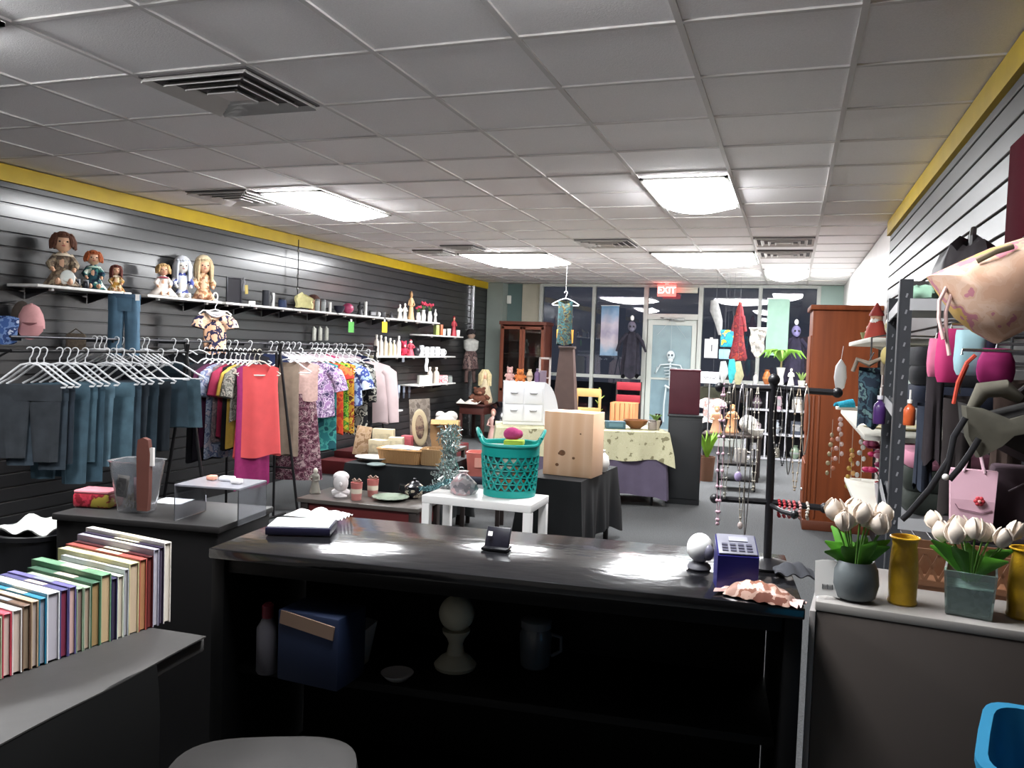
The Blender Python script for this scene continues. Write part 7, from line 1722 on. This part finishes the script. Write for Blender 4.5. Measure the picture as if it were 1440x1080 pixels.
# things on the cube shelving: palm in white pot, orange vase, small goods
t = thing('potted_palm', 'green palm in a slim white pot on the cube shelving', 'plant', (at(1097, 540, Y=SYp).x, SYp, sh_), 0)
MB().lathe([(.05, .0), (.055, .01), (.04, .12), (.065, .26), (.055, .26), (.03, .12)], n=18).build('pot', M('#c9c9c4', .4), t)
MB().tube([(0, 0, .2), (.005, 0, .36)], .014, 7).build('stem', M('#7d7348', .8), t)
for k in range(16):
    a = k*2.39; L_ = .28+.08*math.sin(k*3)
    MB().tube([(0, 0, .34), (.4*L_*math.cos(a), .4*L_*math.sin(a), .52), (.8*L_*math.cos(a), .8*L_*math.sin(a), .50), (1.05*L_*math.cos(a), 1.05*L_*math.sin(a), .40)], [.006, .026, .022, .003], 7, sy=.2).build('frond', M('#5f8a2c', .6, var=.2, scale=12), t)
for px, k, w, h, cs, lab in ((1078, 'vase', .13, .22, ['#9a5a2c', '#b5703a'], 'orange brown vase on the cube shelving, left of the palm'), (1112, 'figure', .10, .26, ['#cfcabf', '#cfc6b8'], 'white figurine on the cube shelving, right of the palm'), (1062, 'bottle', .07, .17, ['#b5b3ae', '#8d8a85'], 'silver bottle at left end on the cube shelving')):
    t = thing(NM[k], lab, CT[k], (at(px, 540, Y=SYp).x, SYp-.02, sh_), 0); KIN[k](t, w, h, cs)
t = thing('potted_succulent', 'small spiky plant at the right end on the cube shelving', 'plant', (at(1127, 540, Y=SYp).x, SYp, sh_), 0)
MB().lathe([(.04, 0), (.055, .08), (.045, .08), (.03, .02)], n=16).build('pot', M('#c4c1b4', .5), t)
for k in range(9): MB().tube([(0, 0, .07), (.05*math.cos(k*.7), .05*math.sin(k*.7), .16), (.09*math.cos(k*.7), .09*math.sin(k*.7), .2)], [.012, .010, .002], 6, sy=.4).build('leaf', M('#7f9a52', .6), t)
# hanging stockings left of the cube shelving
for px, py, h, col, lab in ((1017, 508, 30, '#9a9a98', 'grey bundle hanging under the pale blue pack'), (1029, 505, 34, '#2f8f92', 'teal pointed cloth hanging beside the grey bundle'), (1038, 508, 40, '#8d8a6a', 'olive cloth hanging below the red costume')):
    a = at(px, py, Y=12.0); s2 = mpp(a); t = thing('hanging_cloth', lab, 'cloth', (a.x, 12.0, a.z), 0)
    MB().tube([(0, 0, 0), (.02, 0, -h*s2*.5), (0, 0, -h*s2)], [.035, .07, .015], 8, sy=.5).build('cloth', M(col, .9, var=.2, scale=16), t); hangline(t, CZ-a.z)
# table of odds and ends between the dark cabinet and the cube shelving
tp_ = at(1035, 628, Y=10.6); zt2 = max(.42, tp_.z)
t = thing('side_table', 'dark low table right of the dark cabinet, holding ornaments', 'table', (at(1030, 620, Y=10.6).x, 10.6, 0), 0)
MB().box((0, 0, .55), (.72, .5, .03), bev=.004).build('tabletop', dk, t); legs4(.64, .42, .535, .02, dk, t)
TX = at(1030, 620, Y=10.6).x
for x, y, k, w, h, cs, lab in ((-.20, -.08, 'figure', .16, .34, ['#b98a6a', '#c9a080', '#8f6a4a'], 'tan figurine on the dark low table, left'), (-.02, .05, 'figure', .18, .36, ['#c08f66', '#c9a27d', '#a87040'], 'orange tan figurine on the dark low table, middle'), (.18, 0, 'ball', .22, .24, ['#bfbdb8', '#8f8d8a'], 'white round jar on the dark low table, right'), (.28, -.15, 'bowl', .2, .08, ['#d3d0c8'], 'white bowl before the white round jar')):
    t = thing(NM[k], lab, CT[k], (TX+x, 10.6+y, .566), 0); KIN[k](t, w, h, cs)
t = thing('potted_plant', 'green spiky plant in a terracotta pot on the floor behind the dark cabinet', 'plant', (at(995, 625, Y=10.2).x, 10.2, 0), 0)
MB().lathe([(.08, 0), (.10, .3), (.085, .3), (.06, .05)], n=18).build('pot', M('#6a4a38', .8), t)
for k in range(12):
    a = k*2.39; MB().tube([(0, 0, .28), (.07*math.cos(a), .07*math.sin(a), .48), (.15*math.cos(a), .15*math.sin(a), .60)], [.012, .02, .003], 6, sy=.3).build('leaf', M('#6f9a2a', .6, var=.2, scale=12), t)
t = thing('toy_chair_cart', 'black little wheeled cart behind the jewellery tree', 'cart', (at(1040, 640, Y=9.9).x-.02, 9.75, 0), .1)
MB().box((0, 0, .30), (.42, .3, .025)).box((0, 0, .12), (.42, .3, .02)).build('shelf', black_metal, t, smooth=False)
for sx in (-1, 1):
    for sy in (-1, 1):
        MB().cyl((sx*.2, sy*.14, .045), (sx*.2, sy*.14, .46 if sy > 0 else .31), .010, n=8).build('upright', black_metal, t); MB().lathe([(.022, -.01), (.024, 0), (.022, .01)], (sx*.2, sy*.14, .024), 14, rot=(0, PI/2, 0)).build('wheel', blackp, t)
t = thing('white_jug', 'white jug on the black little cart', 'jug', (at(1040, 640, Y=9.9).x+.02, 9.75, .3135), 0); k_mug(t, .17, .16, ['#c9c6c0'])
# clothing pieces hung on the window side left of the cube shelving (white shirt and pink)
a = at(1002, 548, Y=11.6)
t = thing('hanging_blouse', 'white and pink child blouse hung below the stand sign', 'blouse', (a.x, 11.6, a.z), 0)
top_bm(.24, .36, .05, 'cap', .1, .03, 1).build('blouse', M('#b9b3b0', .9, pal=['#c9c2be', '#b58a84', '#a5a3a0'], scale=9), t); hangline(t, CZ-a.z)
# seats by the window
t = thing('wooden_chair', 'pale wooden chair by the window, behind the tan box', 'chair', (at(824, 590, Y=11.5).x, 11.5, 0), .1)
pw = M('#b5905a', .5, var=.1, scale=8); zb = at(824, 549, Y=11.5).z
MB().box((0, 0, .44), (.40, .40, .035), bev=.008).build('seat', pw, t)
for sx in (-1, 1):
    MB().cyl((sx*.17, -.17, 0), (sx*.17, -.17, .43), .018, n=10).build('leg', pw, t); MB().cyl((sx*.17, .17, 0), (sx*.17, .19, zb), .018, n=10).build('leg', pw, t)
MB().box((0, .19, zb-.04), (.36, .025, .12), bev=.006).build('top_rail', pw, t); MB().box((0, .185, .68), (.34, .02, .06), bev=.006).build('back_slat', pw, t)
a = at(843, 545, Y=11.9)
t = thing('wooden_easel', 'slim olive green toy tree right of the pale chair', 'ornament', (a.x, 11.9, 0), 0)
MB().cyl((0, 0, 0), (0, 0, a.z), .025, .012).lathe([(.12, 0), (.1, .02), (.03, .03)]).build('stem', M('#7d8a45', .7), t)
for k in range(10):
    z = .3+(a.z-.35)*k/10; an = k*2.4; MB().tube([(0, 0, z), (.08*math.cos(an), .08*math.sin(an), z+.06)], [.016, .005], 6).build('branch', M('#8a9a4a', .7), t)
t = thing('red_chair', 'red cushioned chair with slatted back by the window', 'chair', (at(879, 590, Y=11.9).x, 11.9, 0), 0)
zr = at(879, 537, Y=11.9).z; redc = M('#8f1f2c', .7)
MB().box((0, 0, .45), (.40, .40, .05), bev=.012).build('seat', M('#2a2325', .7), t)
for sx in (-1, 1):
    MB().cyl((sx*.18, -.17, 0), (sx*.18, -.17, .43), .016, n=10).build('leg', dk, t); MB().cyl((sx*.18, .18, 0), (sx*.18, .2, zr), .016, n=10).build('leg', dk, t)
MB().box((0, .19, zr-.07), (.36, .03, .12), bev=.008).build('back_cushion', redc, t); MB().box((0, .19, zr-.26), (.36, .03, .12), bev=.008).build('back_cushion', redc, t)
t = thing('wooden_crate', 'orange brown wooden crate standing before the red chair', 'crate', (at(879, 590, Y=11.5).x, 11.42, 0), 0)
zc_ = at(879, 566, Y=11.42).z; cr_ = M('#b0764a', .6, kind='wave', scale=5, pal=['#c08556', '#98623a'], stretch=(1, 1, .1))
for k in range(5): MB().box((-.14+.07*k, -.16, zc_/2), (.064, .02, zc_), bev=.003).build('board', cr_, t)
MB().box((0, 0, zc_-.01), (.35, .32, .02), bev=.003).box((0, .15, zc_/2), (.34, .015, zc_-.02)).box((-.165, 0, zc_/2), (.015, .29, zc_-.02)).box((.165, 0, zc_/2), (.015, .29, zc_-.02)).build('carcass', cr_, t, smooth=False)
# ================================================================== light and view
w = bpy.data.worlds.new('night'); SC.world = w; w.use_nodes = True
w.node_tree.nodes['Background'].inputs['Color'].default_value = (.10, .11, .16, 1)
w.node_tree.nodes['Background'].inputs['Strength'].default_value = .06
v = SC.view_settings
v.view_transform = 'Standard'; v.look = 'None'; v.gamma = 1; v.use_curve_mapping = False; v.exposure = EXPO
cy = SC.cycles
cy.use_denoising = True
try: cy.denoiser = 'OPENIMAGEDENOISE'
except Exception: pass
cy.max_bounces = 8; cy.diffuse_bounces = 4; cy.glossy_bounces = 4; cy.transmission_bounces = 8; cy.transparent_max_bounces = 8
cy.caustics_reflective = False; cy.caustics_refractive = False; cy.sample_clamp_indirect = 8
